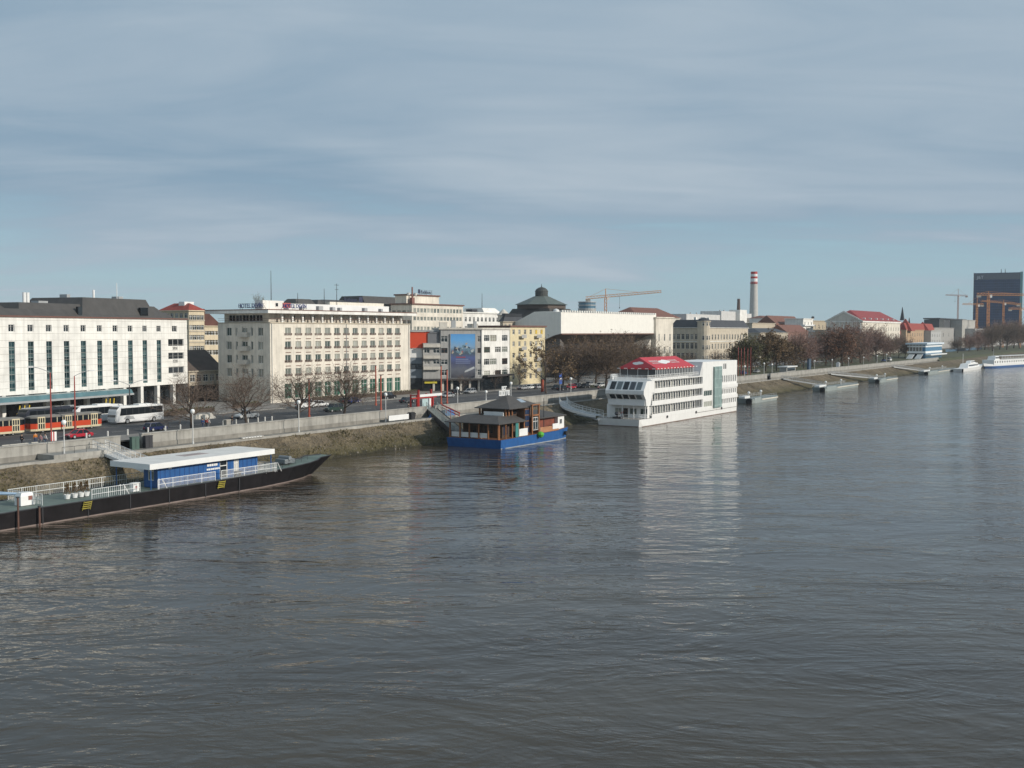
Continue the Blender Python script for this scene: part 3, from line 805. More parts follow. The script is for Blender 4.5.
t3, s3, W3, D3, zt3 = simple('plain_white_block', 'plain pale block with punched windows right of the grand hotel', 'building', None, 463, 500, -112, 313, WHITE,
    (9, 1.5, [(317, 321.5), (326, 330)]), None, 'flat', depth=16)
b = MB(); a0 = col(486, -112) - s3; a1 = col(499, -112) - s3; b.hexa([(a0, 1), (a1 + 3, 1), (a1 + 3, 12), (a0, 12)], zt3 + .5, [(a0, 2), (a1, 2), (a1, 11), (a0, 11)], zt3 + 2.4); b.build('roof_house', WHITE, t3)
b = MB(); b.lathe([(.15, zt3 + 2.4), (.06, zt3 + 8.6)], 6, col(490, -112) - s3, 4); b.build('roof_mast', DKMET, t3)
b = MB(); a0 = col(478, -112) - s3; b.box(a0, a0 + 4, 3, 6, zt3 + .5, zt3 + 1.8); b.build('roof_unit', DKMET, t3)

# ---------------------------------------------------------------- E: modern infill with bay facade and billboard
p0 = Vector((ray(411, HZ).x / ray(411, HZ).y * 314, 314.)); p1 = Vector((ray(482, HZ).x / ray(482, HZ).y * 318, 318.))
hE = math.atan2(p1.y - p0.y, p1.x - p0.x); L1 = (p1 - p0).length
sE, rE = sr_xy(p0.x, p0.y)
tE = thing('grey_office', 'grey and white modern block with terraced corner, ribbon windows and shops below', 'building', sE, rE, 0, hE - A)
zE = lambda py, D=316.: HE + (HZ - py) / F * D
e1 = lambda px: ucol(p0, hE, px)
zT = zE(329.5)
ops = []
for (y0, y1) in ((336, 342), (348, 353), (359.5, 364.5), (370, 375.5)):
    for a_, b_ in ((441, 447.5), (477.5, 481)): ops.append((e1(a_), e1(b_), zE(y1), zE(y0), {'frame': FRAMEB if (y0 > 340 and y0 < 355) else FRAMEW}))
for (y0, y1) in ((348, 353), (359.5, 364)):
    for a_, b_ in ((424, 429.5), (433, 439.5)): ops.append((e1(a_), e1(b_), zE(y1), zE(y0)))
ops = sorted(ops)
mb = MB()
ux0 = e1(440.)
x24 = e1(423)
# main facade from terrace to bend, its shade put into a grey colour
sub = [(a_ - ux0, b_ - ux0, *q) for a_, b_, *q in ops if a_ >= ux0]
face(tE, mb, (ux0, 0), 0, L1 - ux0, RZ - .1, zT, sub)
sub = [(a_ - x24, b_ - x24, *q) for a_, b_, *q in ops if a_ < ux0]
face(tE, mb, (x24, .0), 0, ux0 - x24, RZ - .1, zE(343), sub)
ang2 = A - hE; L2 = col(509.5, sr_xy(p1.x, p1.y)[1]) - sr_xy(p1.x, p1.y)[0]
q0 = (L1, 0)
f2 = lambda px: ucol(p1, A, px)
zE2 = lambda py: HE + (HZ - py) / F * (p1.y + 12)
ops2 = []
for i, (y0, y1) in enumerate(((335, 341), (346.5, 352), (358, 364), (369.5, 375.5))):
    for j, (a_, b_) in enumerate(((484, 489.5), (490, 496.5), (502, 507.5)) if i % 2 == 0 else ((484, 490), (495, 501), (502, 507.5))):
        ops2.append((f2(a_), f2(b_), zE2(y1), zE2(y0), {'frame': FRAMEB if (i + j) % 3 == 1 else FRAMEW, 'glass': GLASSC if (i + j) % 2 else GLASS, 'nv': 2}))
mw = MB()
face(tE, mw, q0, ang2, L2, RZ + 4.2, zT, ops2)
mw.build('bright_wall', WHITE, tE)  # lighter colour for the sunlit face of the same block
dirx, diry = math.cos(ang2), math.sin(ang2)
e_end = (L1 + L2 * dirx, L2 * diry); e_back = (e_end[0] - 14 * diry, e_end[1] + 14 * dirx)
mb.poly([(*e_end, RZ), (*e_back, RZ), (*e_back, zT), (*e_end, zT)])
mb.poly([(ux0, 0, zT), (L1, 0, zT), (*e_end, zT), (*e_back, zT), (L1 - 2, 16, zT), (ux0, 16, zT)])
mb.poly([(ux0, 16, zE(343)), (ux0, 0, zE(343)), (ux0, 0, zT), (ux0, 16, zT)])
mb.poly([(x24, 0, zE(343)), (ux0, 0, zE(343)), (ux0, 16, zE(343)), (x24, 16, zE(343))])
mb.poly([(x24, 16, RZ), (x24, 0, RZ), (x24, 0, zE(343)), (x24, 16, zE(343))])
mb.build('wall', GREYW, tE)
b = MB(); b.poly([(ux0 - .4, -.4, zT), (L1 + .1, -.4, zT), (e_end[0] + .4 * diry, e_end[1] - .4 * dirx, zT), (*e_back, zT), (ux0 - .4, 16, zT)])
b2 = MB(); b2.prism([(ux0 - .4, -.4), (L1 + .1, -.4), (e_end[0] + .4 * diry, e_end[1] - .4 * dirx), e_back, (ux0 - .4, 16)], zT + .003, zT + .5); b2.build('parapet', PALE, tE)
b = MB(); b.box(e1(428), ux0 - .05, .6, 12, zE(343) + .01, zE(333)); b.hexa([(e1(429), .4), (ux0 - .05, .4), (ux0 - .05, 12), (e1(429), 12)], zE(333), [(e1(433), 1), (ux0 - .05, 1), (ux0 - .05, 12), (e1(433), 12)], zE(330.5)); b.build('attic_terrace', M('slate_cladding', (.17, .175, .185)), tE)
for y in (344.2, 355.5, 366.5):
    b = MB(); b.box(x24, e1(440), -.9, -.02, zE(y + 3), zE(y)); b.build('balcony', PALE, tE)
b = MB(); b.box(x24, L1 - .1, -.12, -.02, RZ, zE(380.5)); b.build('shopfront', GLASSD, tE)
b = MB(); b.box(x24 - .2, L1 + .4, -1.8, -.13, zE(380.2), zE(378.6)); b.build('shop_awning', M('dark_awning', (.06, .055, .055)), tE)
for i in range(6):
    b = MB(); u = x24 + 3 + i * (L1 - x24 - 4) / 5; b.box(u - .3, u + .3, -.5, -.13, RZ, zE(380.3)); b.build('shop_pier', PALE, tE)
b = MB(); b.box(e1(423.5), e1(436), -2., -1.82, zE(383), zE(381.2)); b.build('shop_sign', M('yellow_board', (.55, .45, .04)), tE)
def f2part(nm, u0, u1, d0, d1, z0, z1, mat):
    P = lambda u, d: (L1 + u * dirx + d * diry, u * diry - d * dirx)
    b = MB(); b.prism([P(u0, d1), P(u1, d1), P(u1, d0), P(u0, d0)], z0, z1); return b.build(nm, mat, tE)
f2part('shopfront', .2, L2 - .2, -.4, -.1, RZ, RZ + 4.2, GLASSD)
f2part('shop_awning', .2, L2 - .2, .02, 1.8, RZ + 4.0, RZ + 4.5, MATS['dark_awning'])
# neighbouring slot with the red panel
sL, rL = sr_xy(*(p0 + (p1 - p0).normalized() * .05))
tP = thing('red_panel_building', 'narrow building with big plain red panel above grey glass, between hotel and grey block', 'building', sL, rL, 0, hE - A)
b = MB(); b.box(-.6, x24 - .08, 1.6, 12, RZ, zE(349)); b.build('wall', GREYW, tP)
b = MB(); b.box(-.4, e1(431), .9, 1.5, zE(348), zE(331.8)); b.build('red_panel', M('orange_red_panel', (.62, .07, .025), rough=.5, var=.06), tP)
b = MB(); b.box(-.4, x24 - .1, 1.2, 1.58, zE(357.5), zE(348.2)); b.build('white_panel', WPAINT, tP)
b = MB(); b.box(-.4, x24 - .1, 1.3, 1.58, zE(363.5), zE(357.7)); b.build('blue_grey_panel', M('bluegrey', (.20, .24, .28)), tP)
b = MB(); b.box(-.4, x24 - .1, 1.4, 1.58, zE(369), zE(363.7)); b.build('glass_band', GLASSD, tP)
b = MB(); b.box(-.4, x24 - .1, 1.3, 1.58, zE(378), zE(369.2)); b.build('blue_grey_panel', MATS['bluegrey'], tP)
b = MB(); b.box(-.4, x24 - .1, 1.45, 1.59, RZ, zE(378.1)); b.build('shopfront', GLASSD, tP)
b = MB(); b.box(-1., e1(440), .5, 12, zE(331.6), zE(330)); b.build('roof', STEEL, tP)

def billboard_mat():
    m = bpy.data.materials.new('printed_banner'); m.use_nodes = True
    nt = m.node_tree; N = nt.nodes; L = nt.links; b = N['Principled BSDF']; b.inputs['Roughness'].default_value = .6
    tc = N.new('ShaderNodeTexCoord'); sp = N.new('ShaderNodeSeparateXYZ'); L.new(tc.outputs['Generated'], sp.inputs[0])
    cr = N.new('ShaderNodeValToRGB'); e = cr.color_ramp.elements
    e[0].position = 0; e[0].color = (.045, .045, .06, 1); e[1].position = 1; e[1].color = (.09, .30, .62, 1)
    for p, c in ((.2, (.12, .13, .16)), (.32, (.06, .07, .14)), (.47, (.08, .11, .26)), (.58, (.06, .09, .12)), (.72, (.22, .36, .52)), (.86, (.12, .36, .68))):
        q = e.new(p); q.color = (*c, 1)
    n = N.new('ShaderNodeTexNoise'); n.inputs['Scale'].default_value = 5; n.inputs['Detail'].default_value = 4; L.new(tc.outputs['Generated'], n.inputs['Vector'])
    ma = N.new('ShaderNodeMath'); ma.operation = 'MULTIPLY_ADD'; ma.inputs[1].default_value = .22
    L.new(n.outputs['Fac'], ma.inputs[0]); s2 = N.new('ShaderNodeMath'); s2.operation = 'SUBTRACT'; s2.inputs[1].default_value = .11
    L.new(sp.outputs['Z'], s2.inputs[0]); L.new(s2.outputs[0], ma.inputs[2]); L.new(ma.outputs[0], cr.inputs[0])
    L.new(cr.outputs[0], b.inputs['Base Color']); return m
bu0, bu1 = e1(450.5), e1(475)
pb = p0 + (p1 - p0).normalized() * bu0; sb, rb = sr_xy(pb.x, pb.y)
tB = thing('billboard', 'tall blue advertising banner covering part of the grey office block', 'billboard', sb, rb, zE(378), hE - A)
hB = zE(334) - zE(378); wB = bu1 - bu0
b = MB(); b.box(0, wB, -.32, -.24, 0, hB); b.build('banner', billboard_mat(), tB)
b = MB(); b.box(-.12, 0, -.34, -.03, -.1, hB + .1); b.box(wB, wB + .12, -.34, -.03, -.1, hB + .1); b.box(0, wB, -.34, -.03, hB, hB + .1); b.box(0, wB, -.34, -.03, -.1, 0); b.build('banner_frame', STEEL, tB)
def blob(pts, nm, mat):
    b = MB(); b.exty([(x * wB, z * hB) for x, z in pts], -.345, -.325); b.build(nm, mat, tB)
fr_ = random.Random(12)
PC = [M('print_pale', (.40, .46, .47)), M('print_teal', (.14, .24, .30)), M('print_red', (.36, .13, .12)), M('print_dark', (.04, .06, .09)), M('print_sand', (.42, .36, .28))]
for k_ in range(34):
    cx_ = fr_.uniform(.08, .92); cz_ = .555 + .16 * fr_.random() + (.14 * max(0, 1 - abs(cx_ - .68) * 4)) * fr_.random(); q_ = fr_.uniform(.02, .075)
    pts = []
    for m_ in range(7): a_ = m_ * .8976; rr_ = q_ * fr_.uniform(.45, 1.3); pts.append((min(.98, max(.02, cx_ + rr_ * math.cos(a_))), cz_ + rr_ * .6 * math.sin(a_)))
    b = MB(); y_ = -.325 - .0012 * k_; b.poly([(x_ * wB, y_, z_ * hB) for x_, z_ in pts]); b.build('printed_figure', PC[k_ % 5 if k_ % 5 != 2 or k_ % 2 else 1], tB)
blob([(.22, .46), (.60, .46), (.60, .485), (.22, .485)], 'printed_strip', M('print_red2', (.30, .06, .08)))
for z in (.415, .375, .33): blob([(.2, z), (.72 if z > .4 else .8, z), (.72 if z > .4 else .8, z + .016), (.2, z + .016)], 'printed_strip', M('print_line', (.20, .24, .38)))
blob([(.56, .12), (.80, .17), (.98, .22), (.95, .26), (.75, .21), (.58, .16)], 'printed_strip', M('print_white', (.5, .52, .53)))

for i_, (u_, y_, w_, h_) in enumerate(((9, 6, 2.2, 1.5), (13, 9, 1.2, 2.2), (17.5, 7, 3., 1.1), (19, 5, .8, 1.8))):
    b2 = MB(); b2.box(u_, u_ + w_, y_, y_ + 1.4, zT + .5, zT + .5 + h_); b2.box(u_ - .08, u_ + w_ + .08, y_ - .08, y_ + 1.48, zT + .502 + h_, zT + .6 + h_); b2.build('roof_unit', STEEL if i_ % 2 else PALE, tE)
for u_ in (ux0 + .25, L1 - .25):
    b2 = MB(); b2.bar((u_, -.09, RZ + 4.6), (u_, -.09, zT), .07, 6); b2.build('downpipe', STEEL, tE)
for u_ in (.5, WC * .5 + .2, WC - .6):
    b2 = MB(); b2.bar((u_, -.09, RZ), (u_, -.09, wz), .08, 6); b2.build('downpipe', STEEL, tC)
for u_, w_ in ((30, 2.), (44, 1.2), (58, 2.6), (66, 1.), (82, 1.5)):
    b2 = MB(); b2.box(u_, u_ + w_, 8, 10, zt_A + 1.6, zt_A + 3.6 + (1.6 if u_ > 60 else 0)); b2.build('roof_vent', STEEL, tA)
# ---------------------------------------------------------------- F: yellow apartment house
t, s, Wd, Dp, zt = simple('yellow_apartment_house', 'yellow apartment house with small balconies beside the white ribbon windows', 'house', None, 510, 545, -44, 327, M('light_yellow_render', (.69, .59, .38), streak=.12),
    (6, 1.3, [(329.5, 334.5), (341.5, 346.5), (353, 358), (364, 369), (374.5, 380)]), None, 'flat', depth=15, crn=TRIM)
for z in (337, 349, 360.5, 371.5):
    for u in (1.9, 4.5):
        b = MB(); zz = zat(s, -44, z + 1.2); c0 = Wd * u / 6; b.box(c0 - 1.5, c0 + 1.5, -1.1, -.02, zz, zz + .18); b.box(c0 - 1.5, c0 + 1.5, -1.1, -1.04, zz + .18, zz + 1.1); b.build('balcony', GREYW, t)
for u in (4.5, 5.5):
    b = MB(); b.box(Wd * u / 6 - .62, Wd * u / 6 + .62, .05, .12, zat(s, -44, 334), zat(s, -44, 330)); b.build('yellow_blind', M('yellow_blind', (.62, .42, .06)), t)
t, s, Wd, Dp, zt = simple('stone_turret_house', 'old stone house with small domed turret peeping behind the yellow apartment house', 'house', 500, 503, 524, -78, 322, BEIGE,
    (5, 1.2, [(324, 329)]), None, 'mansard', 3.2, roofmat=SLATE)
b = MB(); b.lathe([(2.2, zt), (2.2, zt + 2.4), (2.6, zt + 2.6), (1.6, zt + 3.6), (.3, zt + 4.8)], 10, 5., 3); b.build('turret', PALE, t)
b = MB(); b.box(Wd * .72, Wd * .95, 1, 4, zt + 1, zt + 3); b.build('dormer', BEIGE, t)
# ---------------------------------------------------------------- G: the bridging gallery wing, domed hall and court
rG = -58.; sG = col(561, rG); sG2 = col(656, rG); WG = sG2 - sG
tG = thing('gallery_bridge', 'windowless white gallery wing bridging between buildings, with slanting grey end', 'gallery', sG, rG, 0)
zG = lambda py: zat(sG, rG, py)
prof = [(0, zG(333.5)), (0, zG(312)), (7., zG(311)), (11.5, zG(311.5)), (20, zG(322)), (20, zG(345)), (11, zG(344)), (3, zG(335.5))]
prof = prof[::-1]
b = MB(); b.extx(prof, 0, WG); b.build('wall', M('white_panels', (.80, .775, .71), var=.05, streak=.06), tG)
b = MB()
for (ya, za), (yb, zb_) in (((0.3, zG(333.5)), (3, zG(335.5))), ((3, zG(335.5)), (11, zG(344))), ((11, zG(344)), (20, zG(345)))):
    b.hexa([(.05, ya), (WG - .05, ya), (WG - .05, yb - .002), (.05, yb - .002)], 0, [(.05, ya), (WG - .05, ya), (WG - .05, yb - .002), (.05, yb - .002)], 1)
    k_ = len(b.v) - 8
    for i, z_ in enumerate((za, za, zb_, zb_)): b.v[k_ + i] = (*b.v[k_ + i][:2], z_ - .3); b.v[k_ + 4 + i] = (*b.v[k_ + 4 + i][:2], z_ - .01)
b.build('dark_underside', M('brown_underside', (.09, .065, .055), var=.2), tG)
b = MB()
n = 44
for i in range(n): u = (i + .2) * WG / n; b.box(u, u + WG / n * .5, -.25, .5, zG(312.) + .02, zG(311.) + .35)
b.build('roof_teeth', WHITE, tG)
b = MB(); b.box(.5, WG - .5, -.05, .25, zG(334.6), zG(333.4)); b.build('lower_edge', TRIM, tG)
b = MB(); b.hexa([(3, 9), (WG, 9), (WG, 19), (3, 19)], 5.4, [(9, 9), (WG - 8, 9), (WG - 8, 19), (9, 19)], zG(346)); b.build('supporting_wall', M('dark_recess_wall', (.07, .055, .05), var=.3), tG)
b = MB(); b.poly([(WG - .6, 1.2, zG(336)), (WG - 8.5, 1.2, zG(352)), (WG - .6, 1.2, zG(352))]); b.exty([(WG - .6, zG(336)), (WG - 8.5, zG(352.5)), (WG - .6, zG(352.5))], 1.25, 9); b.build('raked_support', PALE, tG)
b = MB(); b.exty([(2, 6), (8, 6), (4.5, zG(343)), (2, zG(339))], 1.5, 9); b.build('raked_support', M('dark_concrete', (.13, .12, .115)), tG)
b = MB(); b.box(2, WG - 3, 4, 6, 5.45, 8.2); b.build('court_glazing', GLASSD, tG)
b = MB(); b.box(2, WG - 3, 2.5, 6.2, zG(363.5), zG(362)); b.build('court_canopy', PALE, tG)
t, s, Wd, Dp, zt = simple('cream_palace_pavilion', 'cream end pavilion with light balusters and brown hipped roof at right of the gallery', 'building', None, 656, 673, -57, 318, CREAM,
    (3, 1.3, [(334, 341), (347, 354), (361, 367)]), None, 'flat', depth=18)
t, s, Wd, Dp, zt = simple('brown_roofed_palace', 'long low brown hipped roof seen behind the white gallery wing', 'building', None, 638, 680, -95, 317.5, PALE, (9, 1.3, [(322, 326)]), None, 'hip', 5.4, depth=18, roofmat=BRNROOF)
# domed hall
rH = -150.; sH = col(541.5, rH); pH = W(sH, rH); dH = pH.y
tH = thing('domed_hall', 'old hall with octagonal copper roof and small lantern dome with a finial', 'building', sH, rH, 0)
k = dH / F
zH = lambda py: HE + (HZ - py) * k
b = MB(); b.box(-27 * k, 27 * k, -27 * k, 27 * k, RZ, zH(325)); b.build('wall', PALE, tH)
b = MB(); b.hexa([(-30 * k, -30 * k), (30 * k, -30 * k), (30 * k, 30 * k), (-30 * k, 30 * k)], zH(325), [(-21 * k, -21 * k), (21 * k, -21 * k), (21 * k, 21 * k), (-21 * k, 21 * k)], zH(309)); b.build('mansard_roof', M('dark_slate_roof', (.06, .055, .05), var=.3), tH)
b = MB(); b.lathe([(25 * k, zH(309)), (25 * k, zH(305))], 8); b.build('drum', M('drum_brown', (.10, .075, .06)), tH)
b = MB(); b.lathe([(27.5 * k, zH(305)), (18 * k, zH(301)), (7.6 * k, zH(296.5))], 8); b.build('copper_roof', COPPER, tH)
b = MB(); b.lathe([(6.4 * k, zH(297)), (6.4 * k, zH(292)), (6.8 * k, zH(291.8)), (5.6 * k, zH(289.6)), (3.4 * k, zH(288)), (.6 * k, zH(287.2))], 16); b.build('lantern_dome', M('dark_copper', (.06, .065, .06), var=.25), tH, smooth=False)
b = MB(); b.lathe([(.5 * k, zH(287.4)), (.15 * k, zH(284))], 6); b.build('finial', DKMET, tH)
b = MB(); b.lathe([(.1, 0), (1.7, .3), (1.5, 1.4), (.2, 1.9)], 10); b.build('satellite_dish', WPAINT, tH, (-16 * k, -26 * k, zH(313)))
# blue glass roof pavilion
rJ = -170.; sJ = col(587, rJ); kJ = W(sJ, rJ).y / F; zJ = lambda py: HE + (HZ - py) * kJ
tJ = thing('glass_roof_pavilion', 'round blue-grey glass roof storey beside the orange crane', 'building', sJ, rJ, 0)
b = MB(); b.lathe([(9 * kJ, RZ), (9 * kJ, zJ(309))], 20); b.build('wall', GREYW, tJ)
b = MB(); b.lathe([(8.6 * kJ, zJ(309)), (8.6 * kJ, zJ(302))], 20); b.build('glass_drum', M('blue_glass', (.10, .19, .26), rough=.2, var=.3), tJ)
for y in (302.3, 305.5, 309):
    b = MB(); b.lathe([(9.2 * kJ, zJ(y) - .2), (9.2 * kJ, zJ(y) + .3)], 20); b.build('steel_ring', STEEL, tJ)

# ---------------------------------------------------------------- H: ornate corner house
rI = -50.; cI = M('warm_stone_render', (.56, .49, .385), streak=.16)
t, s, Wd, Dp, zt = simple('ornate_corner_house', 'ornate cream corner house with slate mansard and rounded corner bay, behind the hotel ship', 'house', 671, 704, 748, rI, 328, cI,
    (15, 1.5, [(334.5, 340), (344, 349.5), (354, 360)]), (7, 1.5, [(334, 339.5), (343, 349), (353, 359.5)]), 'mansard', 3.8, roofmat=SLATE, crn=WHITE)
b = MB(); b.lathe([(2.9, RZ), (2.9, zt + 2.8), (3.3, zt + 2.85), (3.3, zt + 3.2)], 14, .3, .3); b.build('corner_bay', cI, t)
b = MB(); b.lathe([(3.2, zt + 3.2), (2.2, zt + 4.2), (.2, zt + 4.8)], 14, .3, .3); b.build('bay_roof', SLATE, t)
for a_ in (200, 235, 270):
    for zz in (zt + 1.0, zat(s, rI, 340), zat(s, rI, 349.5), zat(s, rI, 360)):
        q = place(winmesh(1.0, 1.6 if zz > zt else 2.0, nv=0), 'bay_window', t, (.3 + 2.93 * math.cos(R(a_)) + .5 * math.sin(R(a_)) , .3 + 2.93 * math.sin(R(a_)) - .5 * math.cos(R(a_)), zz), R(a_ + 90))
b = MB(); z_ = zat(s, rI, 342); b.box(-.15, Wd, -.15, -.02, z_, z_ + .35); b.box(-.15, -.02, 0, Dp, z_, z_ + .35); b.build('string_course', WHITE, t)
for u in (6, 14, 22):
    b = MB(); b.box(u, u + 1.5, Dp * .4, Dp * .4 + 1, zt + 3, zt + 5); b.build('chimney', WHITE, t)
# ---------------------------------------------------------------- I: heating plant
rK = -185.
t, s, Wd, Dp, zt = simple('heating_plant', 'pale industrial boiler house of stacked windowless blocks below the striped chimney', 'power plant', None, 690, 762, rK, 322, M('plant_white', (.58, .57, .55), streak=.15), (8, 2.2, [(326, 330)]), None, 'flat', depth=30)
kp = W(s, rK).y
def pbox(a_, b_, y0, y1, d0, d1, nm, mat):
    bb = MB(); bb.box(col(a_, rK) - s, col(b_, rK) - s, d0, d1, zat(s, rK, y1), zat(s, rK, y0)); return bb.build(nm, mat, t)
pbox(690, 724, 313.8, 321, 3, 20, 'boiler_block', MATS['plant_white']); pbox(723.5, 740, 309.5, 321, 2, 20, 'boiler_block', MATS['plant_white'])
pbox(745, 757, 311, 321, 5, 20, 'boiler_block', MATS['plant_white']); pbox(738, 745, 307.5, 327, -1.5, 8, 'flue_base', WHITE)
pbox(752, 762, 316, 321.5, 1, 12, 'boiler_block', M('plant_beige', (.50, .46, .40)))
b = MB(); u = col(741.8, rK) - s; b.lathe([(1.5, zat(s, rK, 309)), (1.15, zat(s, rK, 295))], 12, u, 3); b.build('flue', M('rusty_flue', (.09, .06, .05)), t)
for i, px in enumerate((700, 706, 712, 729, 733)):
    b = MB(); u = col(px, rK) - s; zz = zat(s, rK, 314 if px < 720 else 310); b.lathe([(.6, zz), (.6, zz + 1.6)], 8, u, 8); b.build('roof_vent', STEEL, t)
rS = -230.; sS = col(753.5, rS); kS = W(sS, rS).y / F; zS = lambda py: HE + (HZ - py) * kS
tS = thing('striped_chimney', 'tall pale factory chimney with red and white bands at its top', 'chimney', sS, rS, 0)
CHM = M('chimney_concrete', (.52, .50, .46), streak=.1)
lev = [(5.5, 3.9, None), (zS(284.3), 2.55, None)]
def rad(z): return (3.9 + (2.45 - 3.9) * (z - 5.5) / (zS(272) - 5.5)) * kS / .75
b = MB(); b.lathe([(rad(5.5), 5.5), (rad(zS(284.3)), zS(284.3))], 18); b.build('shaft', CHM, tS, smooth=False)
ys = [284.3, 282, 278.8, 276.8, 274.4, 272]
for i in range(5):
    z0, z1 = zS(ys[i]), zS(ys[i + 1]); b = MB(); b.lathe([(rad(z0) + .06, z0), (rad(z1) + .06, z1)], 18)
    b.build('red_band' if i % 2 == 0 else 'white_band', REDP if i % 2 == 0 else WPAINT, tS)
b = MB(); b.lathe([(rad(zS(283)) + .7, zS(283.4)), (rad(zS(283)) + .7, zS(283.4) + .3)], 18); b.build('platform', STEEL, tS)
# ---------------------------------------------------------------- J: mixed houses right of the plant
simple('beige_flats', 'plain beige apartment house under the striped chimney', 'house', None, 752, 775, -108, 323.5, M('warm_beige', (.50, .43, .33), streak=.15), (7, 1.5, [(328, 332), (336, 340), (345, 349)]), None, 'flat', depth=14)
simple('stepped_beige_house', 'beige house with shallow grey roof in front of the plain beige flats', 'house', None, 760, 788, -84, 333, BEIGE, (8, 1.5, [(337, 341), (346, 350)]), None, 'hip', 3, depth=14, roofmat=SLATE)
simple('rust_roofed_house', 'house with rust-coloured roof and chimney between beige flats and white balconies', 'house', None, 776, 803, -130, 324, M('brick_red_render', (.30, .14, .10), var=.25), (8, 1.5, [(326, 330)]), None, 'gablex', 6.5, depth=15, roofmat=BRNROOF)
simple('small_white_house', 'small white house with brown roof right below the striped chimney', 'house', None, 764, 778, -150, 318.5, WHITE, (5, 1.5, [(321, 325)]), None, 'hip', 2.4, depth=12, roofmat=BRNROOF)
simple('low_rust_roof_house', 'brick house with low russet gable roof behind the first dark trees', 'house', None, 786, 808, -96, 332, M('brick_brown', (.24, .13, .10), var=.3), (7, 1.4, [(335, 339)]), None, 'gablex', 5, depth=12, roofmat=BRNROOF)
t, s, Wd, Dp, zt = simple('balcony_tower', 'narrow white block with stacked balconies', 'apartment block', None, 803, 813, -112, 319, WHITE, (3, 2.0, [(322, 325), (328, 331), (334, 337), (340, 343)]), None, 'flat', depth=14)
for y in (326, 332, 338, 344):
    b = MB(); z_ = zat(s, -112, y); b.box(-.5, Wd + .5, -1.5, -.02, z_, z_ + 1.1); b.build('balcony', WPAINT, t)
t, s, Wd, Dp, zt = simple('beige_apartment_block', 'beige apartment block directly left of the pedimented museum', 'apartment block', None, 813, 832, -118, 321, M('sand_render', (.47, .40, .29), streak=.15), (5, 1.7, [(325, 329), (333, 337), (341, 345)]), None, 'flat', depth=14)
b = MB(); b.lathe([(.2, zt), (.2, zt + 2), (1.2, zt + 2.1), (1.2, zt + 3.6), (.2, zt + 4)], 8, Wd * .3, 5); b.build('water_tank', DKMET, t)
# ---------------------------------------------------------------- K: museum
rM = -72.
sM, WM, DM = corner(826, 862, 900, rM)
tM = thing('museum', 'cream neoclassical museum with red roof and triangular pediment', 'museum', sM, rM, 0)
zM = lambda py: zat(sM, rM, py)
zt = zM(322.3)
fr = grid(2, WM - 2, 14, 1.7, [(zM(331), zM(327)), (zM(339), zM(334)), (zM(348), zM(342.5))])
lf = grid(1.5, DM - 1.5, 7, 1.7, [(zM(333), zM(327.5)), (zM(342), zM(336)), (zM(351), zM(345))])
walls(tM, WM, DM, RZ, zt, CREAM, {'front': fr, 'left': lf}, .25, style={'nh': 0, 'glass': GLASSC})
b = MB(); b.box(-.7, WM + .7, -.7, DM + .7, zt + .003, zt + 1.1); b.build('cornice', WHITE, tM)
b = MB(); b.hip(1.5, WM + .5, -.5, DM + .5, zt + 1.1, zM(309.5), inset=14); b.build('roof', M('museum_red_roof', (.27, .045, .045), var=.2, scale=.5), tM)
b = MB(); b.extx([(0, zt + 1.11), (DM / 2, zM(311.5)), (DM, zt + 1.11)][::-1], -.7, 5); b.build('pediment', PALE, tM)
b = MB(); b.extx([(-.9, zt + 1.12), (DM / 2, zM(310.6)), (DM + .9, zt + 1.12), (DM + .9 - 1.6, zt + 1.12), (DM / 2, zM(312.4)), (.7, zt + 1.12)][::-1], -1.1, -.72); b.build('pediment_rim', WHITE, tM)
for i in range(6):
    b = MB(); u = 12 + i * (WM - 30) / 5; zz = zt + 2.4; y = 2.2; b.box(u, u + 1.4, y - 1.2, y + 1.2, zz, zz + 1.1); b.build('roof_window', WPAINT, tM)
for i in range(9):
    b = MB(); y = 1 + i * (DM - 2) / 8; b.lathe([(.5, RZ), (.42, zt)], 8, -.25, y); b.build('pilaster', WHITE, tM)
# ---------------------------------------------------------------- L: red-roofed school with spire
rL_ = -62.
t, s, Wd, Dp, zt = simple('red_spired_school', 'yellow school building with red hipped turrets and dark spire', 'school', 901, 906, 934, rL_ - 14, 330, M('brick_yellow', (.46, .32, .20), streak=.15), (12, 2., [(333, 336.5), (340, 343.5)]), None, 'gablex', 6, roofmat=REDROOF)
kk = W(s, rL_).y / F; zz = lambda py: HE + (HZ - py) * kk
def pyr(px, w, y0, y1, nm, mat, d=4):
    bb = MB(); u = col(px, rL_ - 14) - s; h_ = w / 2; bb.hexa([(u - h_, d - h_), (u + h_, d - h_), (u + h_, d + h_), (u - h_, d + h_)], zz(y0), [(u - .15, d - .15), (u + .15, d - .15), (u + .15, d + .15), (u - .15, d + .15)], zz(y1)); return bb.build(nm, mat, t)
pyr(926, 15, 331, 321, 'turret_roof', REDROOF, 3); pyr(909, 14, 331, 318.5, 'turret_roof', REDROOF, 3); pyr(911.5, 3.4, 320, 306.3, 'spire', SLATE, 8); pyr(916, 3., 329, 317, 'spire', SLATE, 6)
pyr(920.5, 5, 329, 320, 'small_turret_roof', M('grey_pink_roof', (.22, .16, .15)), 10)
simple('red_gabled_house', 'tall house with plain red gable wall beside the museum', 'house', None, 899, 908, -100, 327, REDROOF, None, None, 'gablex', 6, depth=16, roofmat=REDROOF)
